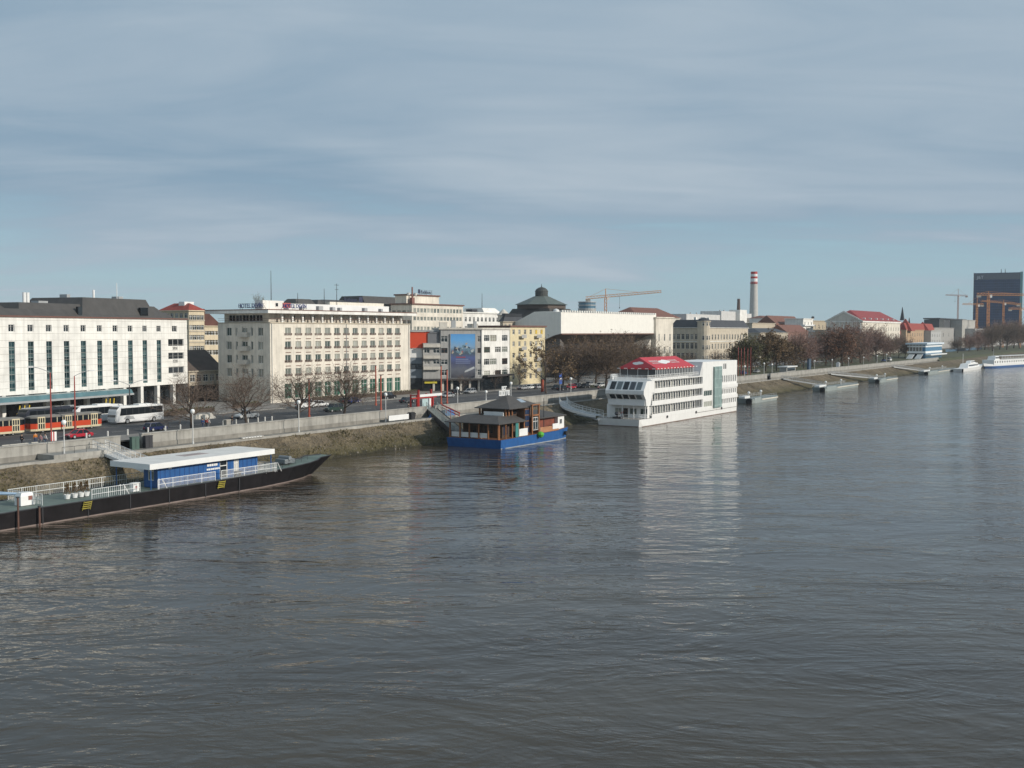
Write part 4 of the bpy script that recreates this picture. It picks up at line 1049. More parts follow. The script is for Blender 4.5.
# ---------------------------------------------------------------- M: grey works and construction sites
GC = M('unfinished_concrete', (.36, .35, .33), streak=.2, var=.2)
t, s, Wd, Dp, zt = simple('unfinished_block', 'grey concrete block with dark open top floor under the thin crane', 'building', None, 934, 962, -88, 328, GC, (5, 3, [(333, 337), (341, 345)]), None, 'flat', depth=24)
b = MB(); a0, a1 = col(943, -88) - s, col(969, -88) - s; b.box(a0, a1, 3, 20, zat(s, -88, 318.6), zat(s, -88, 317.4)); b.build('roof_slab', DKMET, t)
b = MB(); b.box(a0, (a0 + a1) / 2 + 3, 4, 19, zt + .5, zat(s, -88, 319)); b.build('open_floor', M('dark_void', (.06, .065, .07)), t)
for i in range(5): b = MB(); u = a0 + i * 5; b.box(u, u + .6, 3.2, 3.8, zt + .5, zat(s, -88, 318.7)); b.build('pillar', GC, t)
simple('grey_silo_block', 'tall bare grey block right of the open concrete floor', 'building', None, 962, 975, -80, 320, M('silo_grey', (.40, .385, .35), streak=.15), (2, 2, [(330, 333)]), None, 'flat', depth=20)
simple('low_white_hall', 'long low whitish hall at the foot of the dark glass tower', 'building', None, 975, 1040, -70, 329, M('hall_white', (.44, .43, .42)), (10, 4, [(333, 336)]), None, 'flat', depth=30)
simple('teal_glass_house', 'narrow pale house left of the unfinished block', 'building', None, 931, 941, -70, 331, M('pale_grey', (.44, .44, .43)), (4, 2, [(334, 337), (340, 343)]), None, 'flat', depth=14)
# ---------------------------------------------------------------- N: dark tower
YT = 1550.; xT = ray(973, HZ).x / ray(973, HZ).y * YT; xT2 = ray(1019, HZ).x / ray(1019, HZ).y * YT
sT, rT = sr_xy(xT, YT); wT = ucol(Vector((xT, YT)), -R(25), 1019)
tT = thing('glass_tower', 'dark blue glass office tower at the right edge', 'office tower', sT, rT, 0, -A - R(25))
zTw = lambda py: HE + (HZ - py) / F * YT
b = MB(); b.box(0, wT, 0, 30, RZ, zTw(273.5)); b.build('curtain_wall', M('tower_glass', (.015, .042, .11), rough=.3, spec=.3, var=.4, scale=.12), tT)
b = MB(); b.box(wT + .01, wT + 3.4, 1, 29, RZ, zTw(272.8)); b.build('stair_shaft', M('teal_shaft', (.16, .33, .33)), tT)
b = MB(); z = 12
while z < zTw(280): b.box(-.1, wT + .005, -.25, -.02, z, z + .5); z += 3.6
for i in range(25): u = wT * i / 24; b.box(u - .12, u + .12, -.2, -.02, RZ + 12, zTw(280))
b.build('facade_mullion', M('tower_mullion', (.05, .09, .18), rough=.5, spec=.3), tT)
b = MB(); b.box(0, wT, -.5, -.03, zTw(280), zTw(274.2)); b.build('crown_band', M('tower_grey', (.10, .115, .14), rough=.3), tT)
b = MB(); b.box(-.5, .0, -.3, 30, RZ, zTw(273)); b.build('edge_strip', M('tower_edge', (.10, .05, .05)), tT)
text('lettering', 'J&T', 6., M('pale_letters', (.55, .58, .62)), tT, (3.5, -.6, zTw(279.2)), ext=.2)
for px in (1000, 1004):
    b = MB(); u = (px - 973) / 46. * wT; b.lathe([(.5, zTw(273.5)), (.3, zTw(269.5))], 6, u, 10); b.build('roof_mast', DKMET, tT)
# ---------------------------------------------------------------- O: white glazed river terminal
rO = -3.0
sO0, sO1 = col(926, -8), col(942.5, -8)
sO = sO0; dO = -8 - colr(907.5, sO)
tO = thing('river_terminal', 'white two-storey glazed terminal pavilion with slanting stairs on the far quay', 'terminal', sO, -8, 0)
wO = sO1 - sO0; zO = lambda py: zat(sO + wO * .3, -8, py)
b = MB(); b.box(0, wO, 0, dO, zO(347), zO(345.5)); b.box(0, wO, 0, dO, zO(353), zO(351)); b.build('floor_band', WPAINT, tO)
b = MB(); b.box(-1, wO + 1, -1, dO + 1, zO(344.4), zO(342.8)); b.build('roof', M('white_blue_roof', (.62, .70, .76)), tO)
b = MB(); b.box(.4, wO - .4, .3, dO - .5, zO(350.9), zO(344.5)); b.build('upper_glazing', M('terminal_glass', (.20, .19, .17), rough=.2, var=.3), tO)
b = MB(); b.box(.2, wO - .3, .2, dO * .18, RZ, zO(344.6)); b.build('blue_glazing', M('terminal_blue', (.05, .17, .30), rough=.2), tO)
b = MB(); b.box(1, wO * .95, 1.5, dO - 1, RZ - 1, zO(353.1)); b.build('lower_glazing', GLASSD, tO)
b = MB()
for k in range(6): b.box(.25, .38, dO * k / 6 + .3, dO * k / 6 + .6, zO(350.9), zO(344.6))
b.build('upper_mullion', WPAINT, tO)
for k in range(2):
    y0 = 1.5 + k * dO * .45
    P = [(-11, y0), (-11, y0 + 3.4), (-2, y0 + 3.4), (-2, y0)]
    b = MB(); zz_ = zO(354.); n = 10
    for i in range(n): b.box(-13 + i * 1.3, -11.7 + i * 1.3 + (.0 if i < n - 1 else 0), y0, y0 + 3.4, 4.2, 4.4 + (zz_ - 4.4) * (i + 1) / n)
    b.build('stair', WPAINT, tO)
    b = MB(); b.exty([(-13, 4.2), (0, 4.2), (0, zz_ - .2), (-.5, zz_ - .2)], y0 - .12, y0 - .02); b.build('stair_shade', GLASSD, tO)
b = MB(); b.box(-.01, wO, -3.2, -.05, zO(355), zO(354)); b.build('landing', WPAINT, tO)
# ================================================================ BOATS
def hull(b, st, zb=-.9, mi=0):
    """stations (x_top, x_bottom, half width top, half width bottom, z_top)"""
    rows = []
    for xt, xb, ht, hb, zt in st: rows.append([(xt, -ht, zt), (xb, -hb, zb), (xb, hb, zb), (xt, ht, zt)])
    for a, c in zip(rows, rows[1:]):
        for i in range(3): b.poly([a[i], a[i + 1], c[i + 1], c[i]][::-1] if False else [a[i + 1], c[i + 1], c[i], a[i]][::-1], mi)
    b.poly(rows[0], mi); b.poly(rows[-1][::-1], mi)
def deckpoly(b, st, dz, inset=.0, mi=0):
    for a, c in zip(st, st[1:]):
        b.poly([(a[0], -max(.01, a[2] - inset), a[4] + dz), (c[0], -max(.01, c[2] - inset), c[4] + dz), (c[0], max(.01, c[2] - inset), c[4] + dz), (a[0], max(.01, a[2] - inset), a[4] + dz)], mi)
def railing(parent, pts, h=1.1, mat=WPAINT, step=1.6, rails=(1., .55), r=.035, bars=0, name='railing'):
    b = MB()
    pts = [Vector(p) for p in pts]
    for a, c in zip(pts, pts[1:]):
        L_ = (c - a).length; n = max(1, round(L_ / step))
        for i in range(n + 1):
            p = a.lerp(c, i / n); b.bar(p, p + Vector((0, 0, h)), r)
        for k in rails: b.bar(a + Vector((0, 0, h * k)), c + Vector((0, 0, h * k)), r * .9)
        if bars:
            m = max(1, int(L_ / bars))
            for i in range(m): p = a.lerp(c, (i + .5) / m); b.bar(p + Vector((0, 0, .12)), p + Vector((0, 0, h)), r * .5, 3)
    return b.build(name, mat, parent)

# ---------------------------------------------------------------- black landing barge with the blue pavilion
s0, r0 = -60., 23.
tb = thing('landing_barge', 'long black landing barge with green deck and raised bow, moored at lower left', 'barge', s0, r0, 0)
st = [(0, 0, 4.4, 4.3, 2.), (20, 20, 4.5, 4.4, 1.95), (72, 72, 4.5, 4.4, 1.95), (83, 83., 4.4, 4.1, 2.1), (90, 89.5, 3.6, 3.0, 2.2), (95, 93.8, 2.6, 1.6, 2.3), (97.6, 95.6, 1.9, .5, 2.45), (98.4, 95.9, 1.75, .2, 2.75), (101.6, 96.3, 1.1, .1, 2.8)]
b = MB(); hull(b, st); b.build('hull', BPAINT, tb)
b = MB(); deckpoly(b, st, .012, .12); b.build('deck', M('green_grey_deck', (.13, .17, .145), rough=.7, var=.3, scale=.6), tb)
b = MB()
for a, c in zip(st, st[1:]):
    for sg in (-1, 1):
        q = [(a[0], sg * a[2], a[4]), (c[0], sg * c[2], c[4])]
        b.path([(*q[0][:2], q[0][2] + .06), (*q[1][:2], q[1][2] + .06)], .085, 5)
b.build('bulwark_rail', DKMET, tb)
b = MB()
for a, c in zip(st[:-1], st[1:]):
    def wl(p, z): t = (z + .9) / (p[4] + .9); return (p[1] + (p[0] - p[1]) * t, -(p[3] + (p[2] - p[3]) * t) - .025, z)
    b.poly([wl(a, -.1), wl(c, -.1), wl(c, .16), wl(a, .16)])
b.build('waterline_band', M('boot_topping', (.22, .17, .15), var=.3), tb)
b = MB()
for i in range(13):
    x = 4 + i * 6.2; b.box(x, x + .12, -4.56, -4.5, .1, 1.95)
b.build('rubbing_strake', DKMET, tb)
px_ = lambda px, r=26.6: col(px, r) - s0
def stairs_y(x):
    b = MB()
    for k in range(4): b.box(x - .5 + k * .1, x + .5 + k * .1, -4.85, -4.55, 1.1 + k * .24, 1.19 + k * .24)
    b.bar((x - .55, -4.8, .95), (x - .25, -4.8, 2.0), .04); b.bar((x + .55, -4.8, .95), (x + .85, -4.8, 2.0), .04)
    return b.build('yellow_steps', M('hazard_yellow', (.42, .35, .05), var=.4), tb)
stairs_y(px_(82, 27.6)); stairs_y(px_(218, 27.6))
# rails
zd = 2.02
x1, x2, x3, x4 = px_(41), px_(134), px_(152), px_(272)
railing(tb, [(x1, -3.2, zd), (x1, 3.6, zd), (x2 + 8, 3.6, zd)], 1.35, WPAINT, 2.0, (1., .5), .04, .28)
railing(tb, [(x1 + 6, -4.3, zd), (x2, -4.3, zd)], 1.25, WPAINT, 2.2, (1., .5), .04, .28)
railing(tb, [(x3, -4.3, zd), (px_(210), -4.3, zd)], 1.3, WPAINT, 2.2, (1., .5), .045, .2)
railing(tb, [(px_(216), -4.3, zd), (x4, -4.3, zd), (x4, 2.5, zd)], 1.3, WPAINT, 2.2, (1., .5), .045, .2)
for x in (x3 + .2, x2 - 3, x4 - .3):
    b = MB(); b.bar((x, -4.25, zd), (x, -4.25, zd + 1.4), .07); b.bar((x + .5, -4.25, zd + 1.35), (x + 1.3, -4.25, zd), .07); b.build('railing_strut', WPAINT, tb)
railing(tb, [(80, -4.2, 2.1), (88, -3.6, 2.35), (95, -2.1, 2.8)], .8, DKMET, 2., (1., .5), .03)
railing(tb, [(80, 4.2, 2.1), (88, 3.6, 2.35), (95, 2.1, 2.8)], .8, DKMET, 2., (1., .5), .03)
b = MB()
for x, y in ((79, -3.3), (79.8, -3.3), (87, 0), (30, -3.6), (30.7, -3.6)): b.lathe([(.22, 2.05), (.2, 2.6), (.3, 2.65), (.3, 2.75)], 10, x, y)
b.build('bollard', DKMET, tb)
b = MB(); b.box(91.2, 93.4, -1.0, 1.0, 2.45, 3.1); b.disc(92.3, -1.1, 1.1, 3.2, .35); b.build('anchor_winch', M('deck_grey', (.2, .22, .23)), tb)
# pavilion on the barge
xa, xb = px_(156.5, 26.4), px_(257, 26.4)
tp = thing('blue_pavilion', 'bright blue waiting pavilion with flat white overhanging roof, on the black barge', 'pavilion', s0 + xa, 26.2, zd)
Lp = xb - xa; Dp = 2.7
zr0 = zat(s0 + xa, 26.6, 468.) - zd; zr1 = zat(s0 + xa, 26.6, 462.8) - zd
walls(tp, Lp, Dp, 0, zr0 - .01, BLUEP, {'left': [(.75, 1.95, .9, 2.7)], 'front': [(Lp * .60, Lp * .68, .05, 2.6, {'name': 'door', 'glass': GLASSD, 'nv': 0}), (Lp * .745, Lp * .80, .25, 2.7, {'name': 'shutter', 'glass': M('shutter_white', (.55, .54, .5)), 'nv': 1})]}, .12, style={'glass': GLASSC, 'fw': .12})
b = MB()
n = 22
for i in range(n): u = Lp * (i + .5) / n; b.box(u - .03, u + .03, -.03, -.002, .05, zr0 - .05) if not (.58 < (i + .5) / n < .70 or .73 < (i + .5) / n < .81) else None
b.build('panel_seam', M('seam_blue', (.012, .05, .19)), tp)
rx0 = col(146, 26.8) - s0 - xa; rx1 = col(271.5, 26.8) - s0 - xa
ry = 26.2 - colr(114, s0 + xa + rx0)
b = MB(); b.box(rx0, rx1, -.9, 6.9, zr0, zr1); b.build('roof', M('white_roof_sheet', (.70, .68, .64), var=.12), tp)
b = MB(); b.box(rx0 - .03, rx1 + .03, -.96, -.902, zr0 - .02, zr1 + .03); b.box(rx0 - .03, rx0 - .002, -.9, 6.9, zr0 - .02, zr1 + .03); b.build('fascia', WPAINT, tp)
b = MB(); b.box(Lp * .38, Lp * .62, 2.5, 4.5, zr1 + .003, zr1 + .02); b.build('roof_stain', M('pink_grey_felt', (.40, .33, .31), var=.3), tp)
for x in (rx0 + .4, rx1 - .4):
    for y in (-.6, 6.2): b = MB(); b.bar((x, y, 0), (x, y, zr0), .07, 6); b.build('roof_post', BLUEP, tp)
b = MB()                                                                  # two short lines of small white lettering, too small to read
x = Lp * .47
for w_ in (.4, .4, .4, .25, .5): b.box(x, x + w_ * .82, -.04, -.008, 1.95, 2.28); x += w_
x = Lp * .465
for w_ in (.3, .4, .3, .4, .3, .4, .3): b.box(x, x + w_ * .8, -.04, -.008, 1.42, 1.66); x += w_
b.box(Lp * .1, Lp * .1 + .5, -.04, -.008, 2.3, 2.7)
b.build('white_lettering', WPAINT, tp)
# things standing on the barge
def shrub_mesh(seed, h, w):
    rr = random.Random(seed); b = MB()
    for i in range(260):
        t = rr.random() ** .8; a = rr.random() * 6.28; rad = w * (1 - t) * math.sqrt(rr.random()) + .02; z = .15 + t * h
        p = Vector((math.cos(a) * rad, math.sin(a) * rad, z)); d = Vector((math.cos(a + rr.uniform(-.8, .8)), math.sin(a + rr.uniform(-.8, .8)), .9)).normalized() * .2
        q = d.cross(Vector((rr.random() - .5, rr.random() - .5, rr.random() - .5))).normalized() * .045
        b.poly([p - q, p + q, p + d])
    return b.mesh('foliage', LEAFB)
for i, px in enumerate((65.5, 73, 79.5, 85)):
    t = thing('potted_conifer', 'small brown cone-shaped shrub in white pot, %s from the left on the barge deck' % ORD[i], 'potted plant', s0 + px_(px, 24.5), 24.2, zd, 0, 'potted conifers on the barge')
    b = MB(); b.lathe([(.3, 0), (.42, .5), (.44, .55), (.36, .55), (.34, .5)], 12); b.build('pot', WPAINT, t)
    place(shrub_mesh(i, 1.25, .45), 'foliage', t, (0, 0, .4)); b = MB(); b.bar((0, 0, .7), (0, 0, 1.4), .04); b.build('stem', BARK, t)
t = thing('life_raft_box', 'white box with red mark behind the railing, left of the blue pavilion', 'box', s0 + px_(132.5, 26.5), 26.4, zd)
b = MB(); b.box(-.45, .45, -.3, .3, .1, 1.1); b.box(-.5, .5, -.35, .35, 1.1, 1.2); b.build('case', WPAINT, t); b = MB(); b.box(-.15, .15, -.33, -.302, .45, .75); b.build('red_mark', REDP, t)
t = thing('control_cabinet', 'white rounded cabinet at the left end of the barge beside the blue boom', 'cabinet', s0 + px_(21, 24), 24.0, zd)
b = MB(); b.hexa([(-.9, -.6), (.9, -.6), (.9, .6), (-.9, .6)], 0, [(-.9, -.6), (.9, -.6), (.9, .6), (-.9, .6)], 1.1); b.hexa([(-.9, -.6), (.9, -.6), (.9, .6), (-.9, .6)], 1.1, [(-.7, -.45), (.7, -.45), (.7, .45), (-.7, .45)], 1.5); b.build('case', WPAINT, t)
b = MB(); b.box(.1, .6, -.63, -.605, .6, 1.1); b.build('hatch', M('dull_red', (.25, .1, .08)), t)
t = thing('deck_crane', 'pale blue steel boom reaching in at the left end of the barge', 'crane', s0 + px_(0, 22) - 3, 22., zd)
b = MB(); b.lathe([(.35, 0), (.3, 1.6)], 10, -1, 0); b.build('pedestal', STEEL, t)
b = MB(); b.path([(-1.4, 0, 1.9), (px_(15, 22.5) - px_(0, 22) + 3, -.3, 1.15)], .16, 4); b.path([(-1.4, 0, 2.3), (px_(15, 22.5) - px_(0, 22) + 3, -.3, 1.2)], .08, 4); b.build('boom', M('pale_blue_steel', (.25, .36, .48)), t)
for px in (14.5, 36):
    t = thing('mooring_pile', '%s rusty mooring pile beside the black hull near the white cabinet' % ('tall' if px < 20 else 'short'), 'pile', col(px, 27.9), 27.85, -1)
    b = MB(); b.lathe([(.11, 0), (.11, 4.6 if px < 20 else 3.2)], 8); b.build('post', M('rusty_steel', (.14, .07, .05), var=.4), t); b = MB(); b.lathe([(.2, 0), (.2, .12)], 8, 0, 0); b.build('cap', DKMET, t, (0, 0, 4.6 if px < 20 else 3.2))
# gangway from the wall to the barge
def gangway(label, a, c, w=1.8, rail=WPAINT, deckm=STEEL, under=.35, h=1.2, bow=0., name='gangway', group=None):
    p = W(*a); q = W(*c); d = q - p; L_ = math.hypot(d.x, d.y); hd = math.atan2(d.y, d.x)
    s_, r_ = sr_xy(p.x, p.y)
    t = thing(name, label, 'gangway', s_, r_, a[2], hd - A, group)
    n = 8 if bow else 1
    P = [Vector((L_ * i / n, bow * math.sin(math.pi * i / n), d.z * i / n)) for i in range(n + 1)]
    b = MB(); f = MB()
    for u, v in zip(P, P[1:]):
        b.poly([(u.x, u.y - w / 2, u.z), (v.x, v.y - w / 2, v.z), (v.x, v.y + w / 2, v.z), (u.x, u.y + w / 2, u.z)])
        for sg in (-1, 1):
            y0, y1 = u.y + sg * w / 2, v.y + sg * w / 2
            f.hexa([(u.x, y0 - .06), (v.x, y1 - .06), (v.x, y1 + .06), (u.x, y0 + .06)], 0, [(u.x, y0 - .06), (v.x, y1 - .06), (v.x, y1 + .06), (u.x, y0 + .06)], 1)
            k = len(f.v) - 8
            for i, zz in enumerate((u.z - under, v.z - under, v.z - under, u.z - under, u.z + .1, v.z + .1, v.z + .1, u.z + .1)): f.v[k + i] = (*f.v[k + i][:2], zz)
    b.build('deck', deckm, t); f.build('side_beam', rail if under < .5 else DKMET, t)
    for sg in (-1, 1): railing(t, [p_ + Vector((0, sg * w / 2, .1)) for p_ in P], h, rail, 1.5, (1., .55), .04, .3)
    return t
gangway('white railed gangway sloping from the quay steps to the black barge', (15.5, 1.0, 4.9), (12.5, 19.5, 2.3), 2.0)
t = thing('quay_steps', 'concrete landing block with stairs and handrail below the quay wall, left of the white roof', 'stairs', 9, 2.6, 3.9)
b = MB(); b.box(-3.5, 6.5, -1.6, 2.2, 0, 1.1); b.build('landing', CONC, t)
b = MB()
for k in range(6): b.box(6.52 + k * .35, 6.86 + k * .35, -1.4, .6, 0, 1.0 - k * .16)
b.build('steps', CONC, t); railing(t, [(-2, -1.4, 1.1), (6, -1.4, 1.1), (8.6, -1.4, .3)], 1.0, DKMET, 2., (1.,), .035)
for i, (px, nm, mt) in enumerate(((132.5, 'green', M('green_cabinet', (.07, .12, .10))), (146, 'dark', DKMET))):
    t = thing('switch_cabinet', '%s switch cabinet against the quay wall above the gangway' % nm, 'cabinet', col(px, .9), .95, 4.17)
    b = MB(); b.box(-.7, .7, -.3, .3, 0, 1.9); b.box(-.75, .75, -.35, .35, 1.9, 2.0); b.build('case', mt, t); b = MB(); b.box(-.02, .02, -.33, -.302, .1, 1.8); b.build('door_gap', RUBBER, t)

# ---------------------------------------------------------------- blue restaurant boat
sq, rq = 85.3, 21.9
tq = thing('restaurant_boat', 'blue-hulled floating restaurant with dark hipped roofs and brown timber posts', 'restaurant boat', sq, rq, 0)
Lq = 27.2; zq = 1.75
st = [(0, .4, 6.4, 6.1, zq), (2, 2, 6.4, 6.3, zq), (22, 22, 6.4, 6.3, zq + .25), (Lq, Lq - .5, 5.9, 5.4, zq + .6)]
b = MB(); hull(b, st); b.build('hull', BLUEP, tq)
b = MB(); deckpoly(b, st, .01); b.build('deck', WOOD, tq)
b = MB()
for a, c in zip(st[:-1], st[1:]):
    b.poly([wl(a, -.1), wl(c, -.1), wl(c, .13), wl(a, .13)])
b.build('waterline_band', M('pale_scum_line', (.34, .37, .40), var=.3), tq)
qx = lambda px, r=28.0: col(px, r) - sq
qy = lambda px, x=0.: -(colr(px, sq + x) - rq)
ez = 4.75
b = MB()                                                                   # broad lower roof around the upper storey
lo = [(-.7, -6.4), (9.6, -6.4), (9.6, 6.4), (-.7, 6.4)]; hi = [(3.4, -3.5), (9.0, -3.5), (9.0, 4.4), (3.4, 4.4)]
b.hexa(lo, ez, lo, ez + .14); b.hexa(lo, ez + .14, hi, ez + 1.25); b.build('lower_roof', M('bitumen_shingle', (.075, .07, .066), rough=.8, var=.25, scale=1.5), tq)
b = MB(); b.box(6.2, 15., -3.4, 2.2, ez + .6, 7.3); b.build('upper_storey', M('dark_timber_wall', (.07, .045, .03), var=.3), tq)
place(winmesh(4.2, 1.0, nv=2, nh=0, frame=FRAMEB, glass=GLASSD), 'window', tq, (9.0, -3.5, 6.0))
b = MB(); b.box(5.2, 5.36, -3.6, 1.0, 5.75, 6.75); b.build('white_signboard', WPAINT, tq)
for x, y in ((5.9, -3.7), (5.9, 2.4), (8.2, -3.7), (15, -3.7), (11.6, -3.7), (7., -3.7)):
    b = MB(); b.box(x - .14, x + .14, y - .14, y + .14, ez + .5, 7.4); b.build('post', M('orange_timber', (.30, .125, .05), var=.3), tq)
ub = [(5., -5.2), (17.5, -5.2), (17.5, 3.2), (5., 3.2)]
b = MB(); b.prism(ub, 7.3, 7.42); b.hexa(ub, 7.42, [(10.2, -1.2), (12.2, -1.2), (12.2, -.8), (10.2, -.8)], 9.5); b.build('upper_roof', MATS['bitumen_shingle'], tq)
b = MB(); b.poly([(12., -3.6, 8.28), (14., -3.6, 8.28), (13.6, -2.4, 8.93), (12., -2.4, 8.93)]); b.build('skylight', M('skylight_glass', (.30, .36, .42), rough=.2), tq)
# ground floor under the lower roof
for x, y in [(x, -5.8) for x in (.3, 2.6, 5, 7.4, 9.4)] + [(.1, y) for y in (-5.7, -3.4, -1.2, 1., 3.2, 5.6)]:
    b = MB(); b.box(x - .12, x + .12, y - .12, y + .12, zq, ez); b.build('post', MATS['orange_timber'], tq)
b = MB(); b.box(3.2, 9.2, -4.6, 4.6, zq, ez); b.build('bar_room', MATS['dark_timber_wall'], tq)
for y0, y1 in ((-2.6, -.4), (.2, 2.4)): place(winmesh(y1 - y0, 1.6, nv=1, nh=0, frame=FRAMEB, glass=GLASSD), 'window', tq, (3.12, y1, zq + .8), -math.pi / 2)
place(winmesh(1.6, 2., nv=0, nh=0, frame=FRAMEB, glass=M('blue_dusk_glass', (.02, .035, .08), rough=.12)), 'window', tq, (3.6, -4.68, zq + .5))
b = MB(); b.box(.32, .4, -3.2, 5.4, zq + .2, zq + 1.15); b.build('terrace_fence', WPAINT, tq)
for y in (4.3, 3.2, 1.2, -1.2):
    b = MB(); b.box(.7, 1.5, y - .4, y + .4, zq + .7, zq + .76); b.bar((1.1, y, zq), (1.1, y, zq + .7), .06); b.box(1.7, 1.78, y - .3, y + .3, zq + .4, zq + 1.0); b.box(1.4, 1.78, y - .3, y + .3, zq + .4, zq + .46); b.build('terrace_table', WPAINT, tq)
b = MB(); b.box(6.1, 7.2, -5.95, -5.86, zq + .05, ez - .1); b.build('teal_door', M('teal_door', (.04, .21, .20)), tq)
b = MB(); b.box(7.4, 10.6, -5.98, -5.9, zq + .15, zq + 1.6); b.build('white_panel', WPAINT, tq)
b = MB(); b.box(10.7, 12.4, -5.2, 4.5, zq + .1, 7.1); b.build('stair_block', M('brown_boards', (.16, .08, .045), var=.3), tq)
for z in (2.4, 3.6, 4.8, 6.0): b = MB(); b.box(10.8, 12.3, -5.3, -5.21, z, z + .9); b.build('stair_glazing', MATS['blue_dusk_glass'], tq)
xx = 12.6
b = MB()
for x in (xx, xx + 2.6):
    b.box(x - .16, x + .16, -5.9, -5.6, zq, 7.7)
b.box(xx - .3, xx + 2.9, -6., -5.5, 7.7, 7.9); b.box(xx, xx + 2.6, -5.9, -5.6, 5.55, 5.85); b.build('timber_tower', MATS['orange_timber'], tq)
place(winmesh(2., 2.6, nv=1, nh=1), 'tower_window', tq, (xx + .3, -5.8, zq + .9))
b = MB(); b.box(xx + 2.9, 25.2, -4.8, 4.6, zq + .2, 4.8); b.build('side_room', M('red_boards', (.22, .06, .035), var=.3), tq)
b = MB(); b.prism([(xx + 2.8, -6.), (26.4, -6.), (26.4, 5.6), (xx + 2.8, 5.6)], 4.85, 5.0); b.hexa([(xx + 2.8, -6.), (26.4, -6.), (26.4, 5.6), (xx + 2.8, 5.6)], 5.0, [(xx + 4, -.5), (25., -.5), (25., .5), (xx + 4, .5)], 5.9); b.build('side_roof', MATS['bitumen_shingle'], tq)
b = MB(); b.box(xx + 3, 23.2, -5.9, -5.8, zq + .15, zq + 1.3); b.build('plank_fence', M('planks', (.42, .20, .10), var=.3), tq)
b = MB(); b.box(20.6, 23.2, -5.98, -5.82, zq + .6, zq + 1.7); b.build('white_panel', WPAINT, tq)
b = MB(); b.box(23.4, 26, -5.6, 4., zq + .2, 4.85); b.build('white_cabin', WPAINT, tq)
place(winmesh(.9, 1.1, nv=0, nh=0, glass=GLASSD), 'cabin_window', tq, (24.1, -5.68, zq + 1.4))
b = MB(); b.disc(25.4, -6.6, -6.15, 1.2, .42); b.build('fender', RUBBER, tq)
b = MB(); b.lathe([(.09, 2), (.06, 9.)], 6, 17.2, -5.8); b.build('flag_pole', DKMET, tq)
t = thing('green_buoy', 'bright green inflated shape hung on the blue hull below the timber tower', 'float', sq + xx + 1.5, rq + 6.9, 1.1)
b = MB(); b.lathe([(.1, 0), (.5, .25), (.75, .7), (.55, 1.1), (.1, 1.3)], 10); b.build('body', M('buoy_green', (.10, .42, .04)), t); b = MB(); b.bar((0, 0, 1.3), (0, .1, 2.2), .03); b.build('rope', CONC, t)
t = thing('rooftop_sign', 'white cut-out two-line sign at the ridge of the dark restaurant boat roof', 'sign', sq + 9.6, rq + 1.0, 8.8)
b = MB()
rr = random.Random(4)
for z0, h_, xs in ((.9, 1.05, [(-1.9, .62), (-1.2, .5), (-.6, .64), (.15, .5), (.75, .62), (1.45, .55)]), (2.05, .75, [(-.9, .5), (-.3, .55), (.35, .5)])):
    for x, w_ in xs:
        b.box(x, x + .18, -.08, .08, z0, z0 + h_); b.box(x + .18, x + w_, -.08, .08, z0, z0 + .2) if rr.random() < .6 else None
        b.box(x + .18, x + w_, -.08, .08, z0 + h_ - .2, z0 + h_); b.box(x + w_ - .17, x + w_, -.08, .08, z0 + .2, z0 + h_ - .2) if rr.random() < .6 else None
b.build('lettering', WPAINT, t)
b = MB(); b.bar((-1.5, .05, -.6), (-1.5, .05, 2), .05); b.bar((1.5, .05, -1.), (1.5, .05, 2), .05); b.box(-2, 2.1, .05, .12, .8, .88); b.build('sign_frame', DKMET, t)
# its gangway and gate
gangway('glass-sided gangway with dark underside leading down to the blue restaurant boat', (101.2, .2, 5.9), (88.5, 16.6, 2.4), 2.4, M('greenish_glass_rail', (.24, .29, .28), rough=.4), CONCD, 1.0, 1.3)
t = thing('red_handrail', 'thick red handrail descending from the red gate toward the blue boat', 'railing', 103.6, 1.2, 5.4, 0)
b = MB(); b.path([(0, 0, 1.2), (-5.5, -8.5, .1)], .16, 6); b.path([(0, 0, .6), (-5.5, -8.5, -.5)], .1, 6)
for k in range(5): q = k / 4; b.bar((-5.5 * q, -8.5 * q, 1.2 - 1.1 * q), (-5.5 * q, -8.5 * q, -.9 - 2. * q), .07)
b.build('rail', REDP, t)
t = thing('entrance_gate', 'red steel entrance gate with white lintel board at the head of the gangway', 'gate', 100.6, -1.3, RZ + .1, 0)
b = MB()
for x in (-2.6, -2.2, 2.4, 3.0): b.box(x - .14, x + .14, -.2, .2, 0, 4.4 if x in (-2.2, 2.4) else 3.4)
for x in (-2.6, 3.0): b.box(x - .12, x + .12, 1.6, 1.9, 0, 3.4); b.box(x - .1, x + .1, -.2, 1.8, 3.1, 3.3)
b.box(-4.6, 4.4, -.12, .12, 2.55, 2.8); b.build('red_frame', REDP, t)
b = MB(); b.box(-2.0, 6.0, -.3, -.13, 2.85, 3.4); b.build('lintel_board', WPAINT, t)
b = MB(); b.box(-.9, 1.2, -.1, .0, .1, 2.4); b.build('notice_board', M('pale_teal_board', (.40, .52, .52)), t)
b = MB(); b.box(1.6, 2.2, -.15, .15, .0, 2.4); b.build('white_post', WPAINT, t)
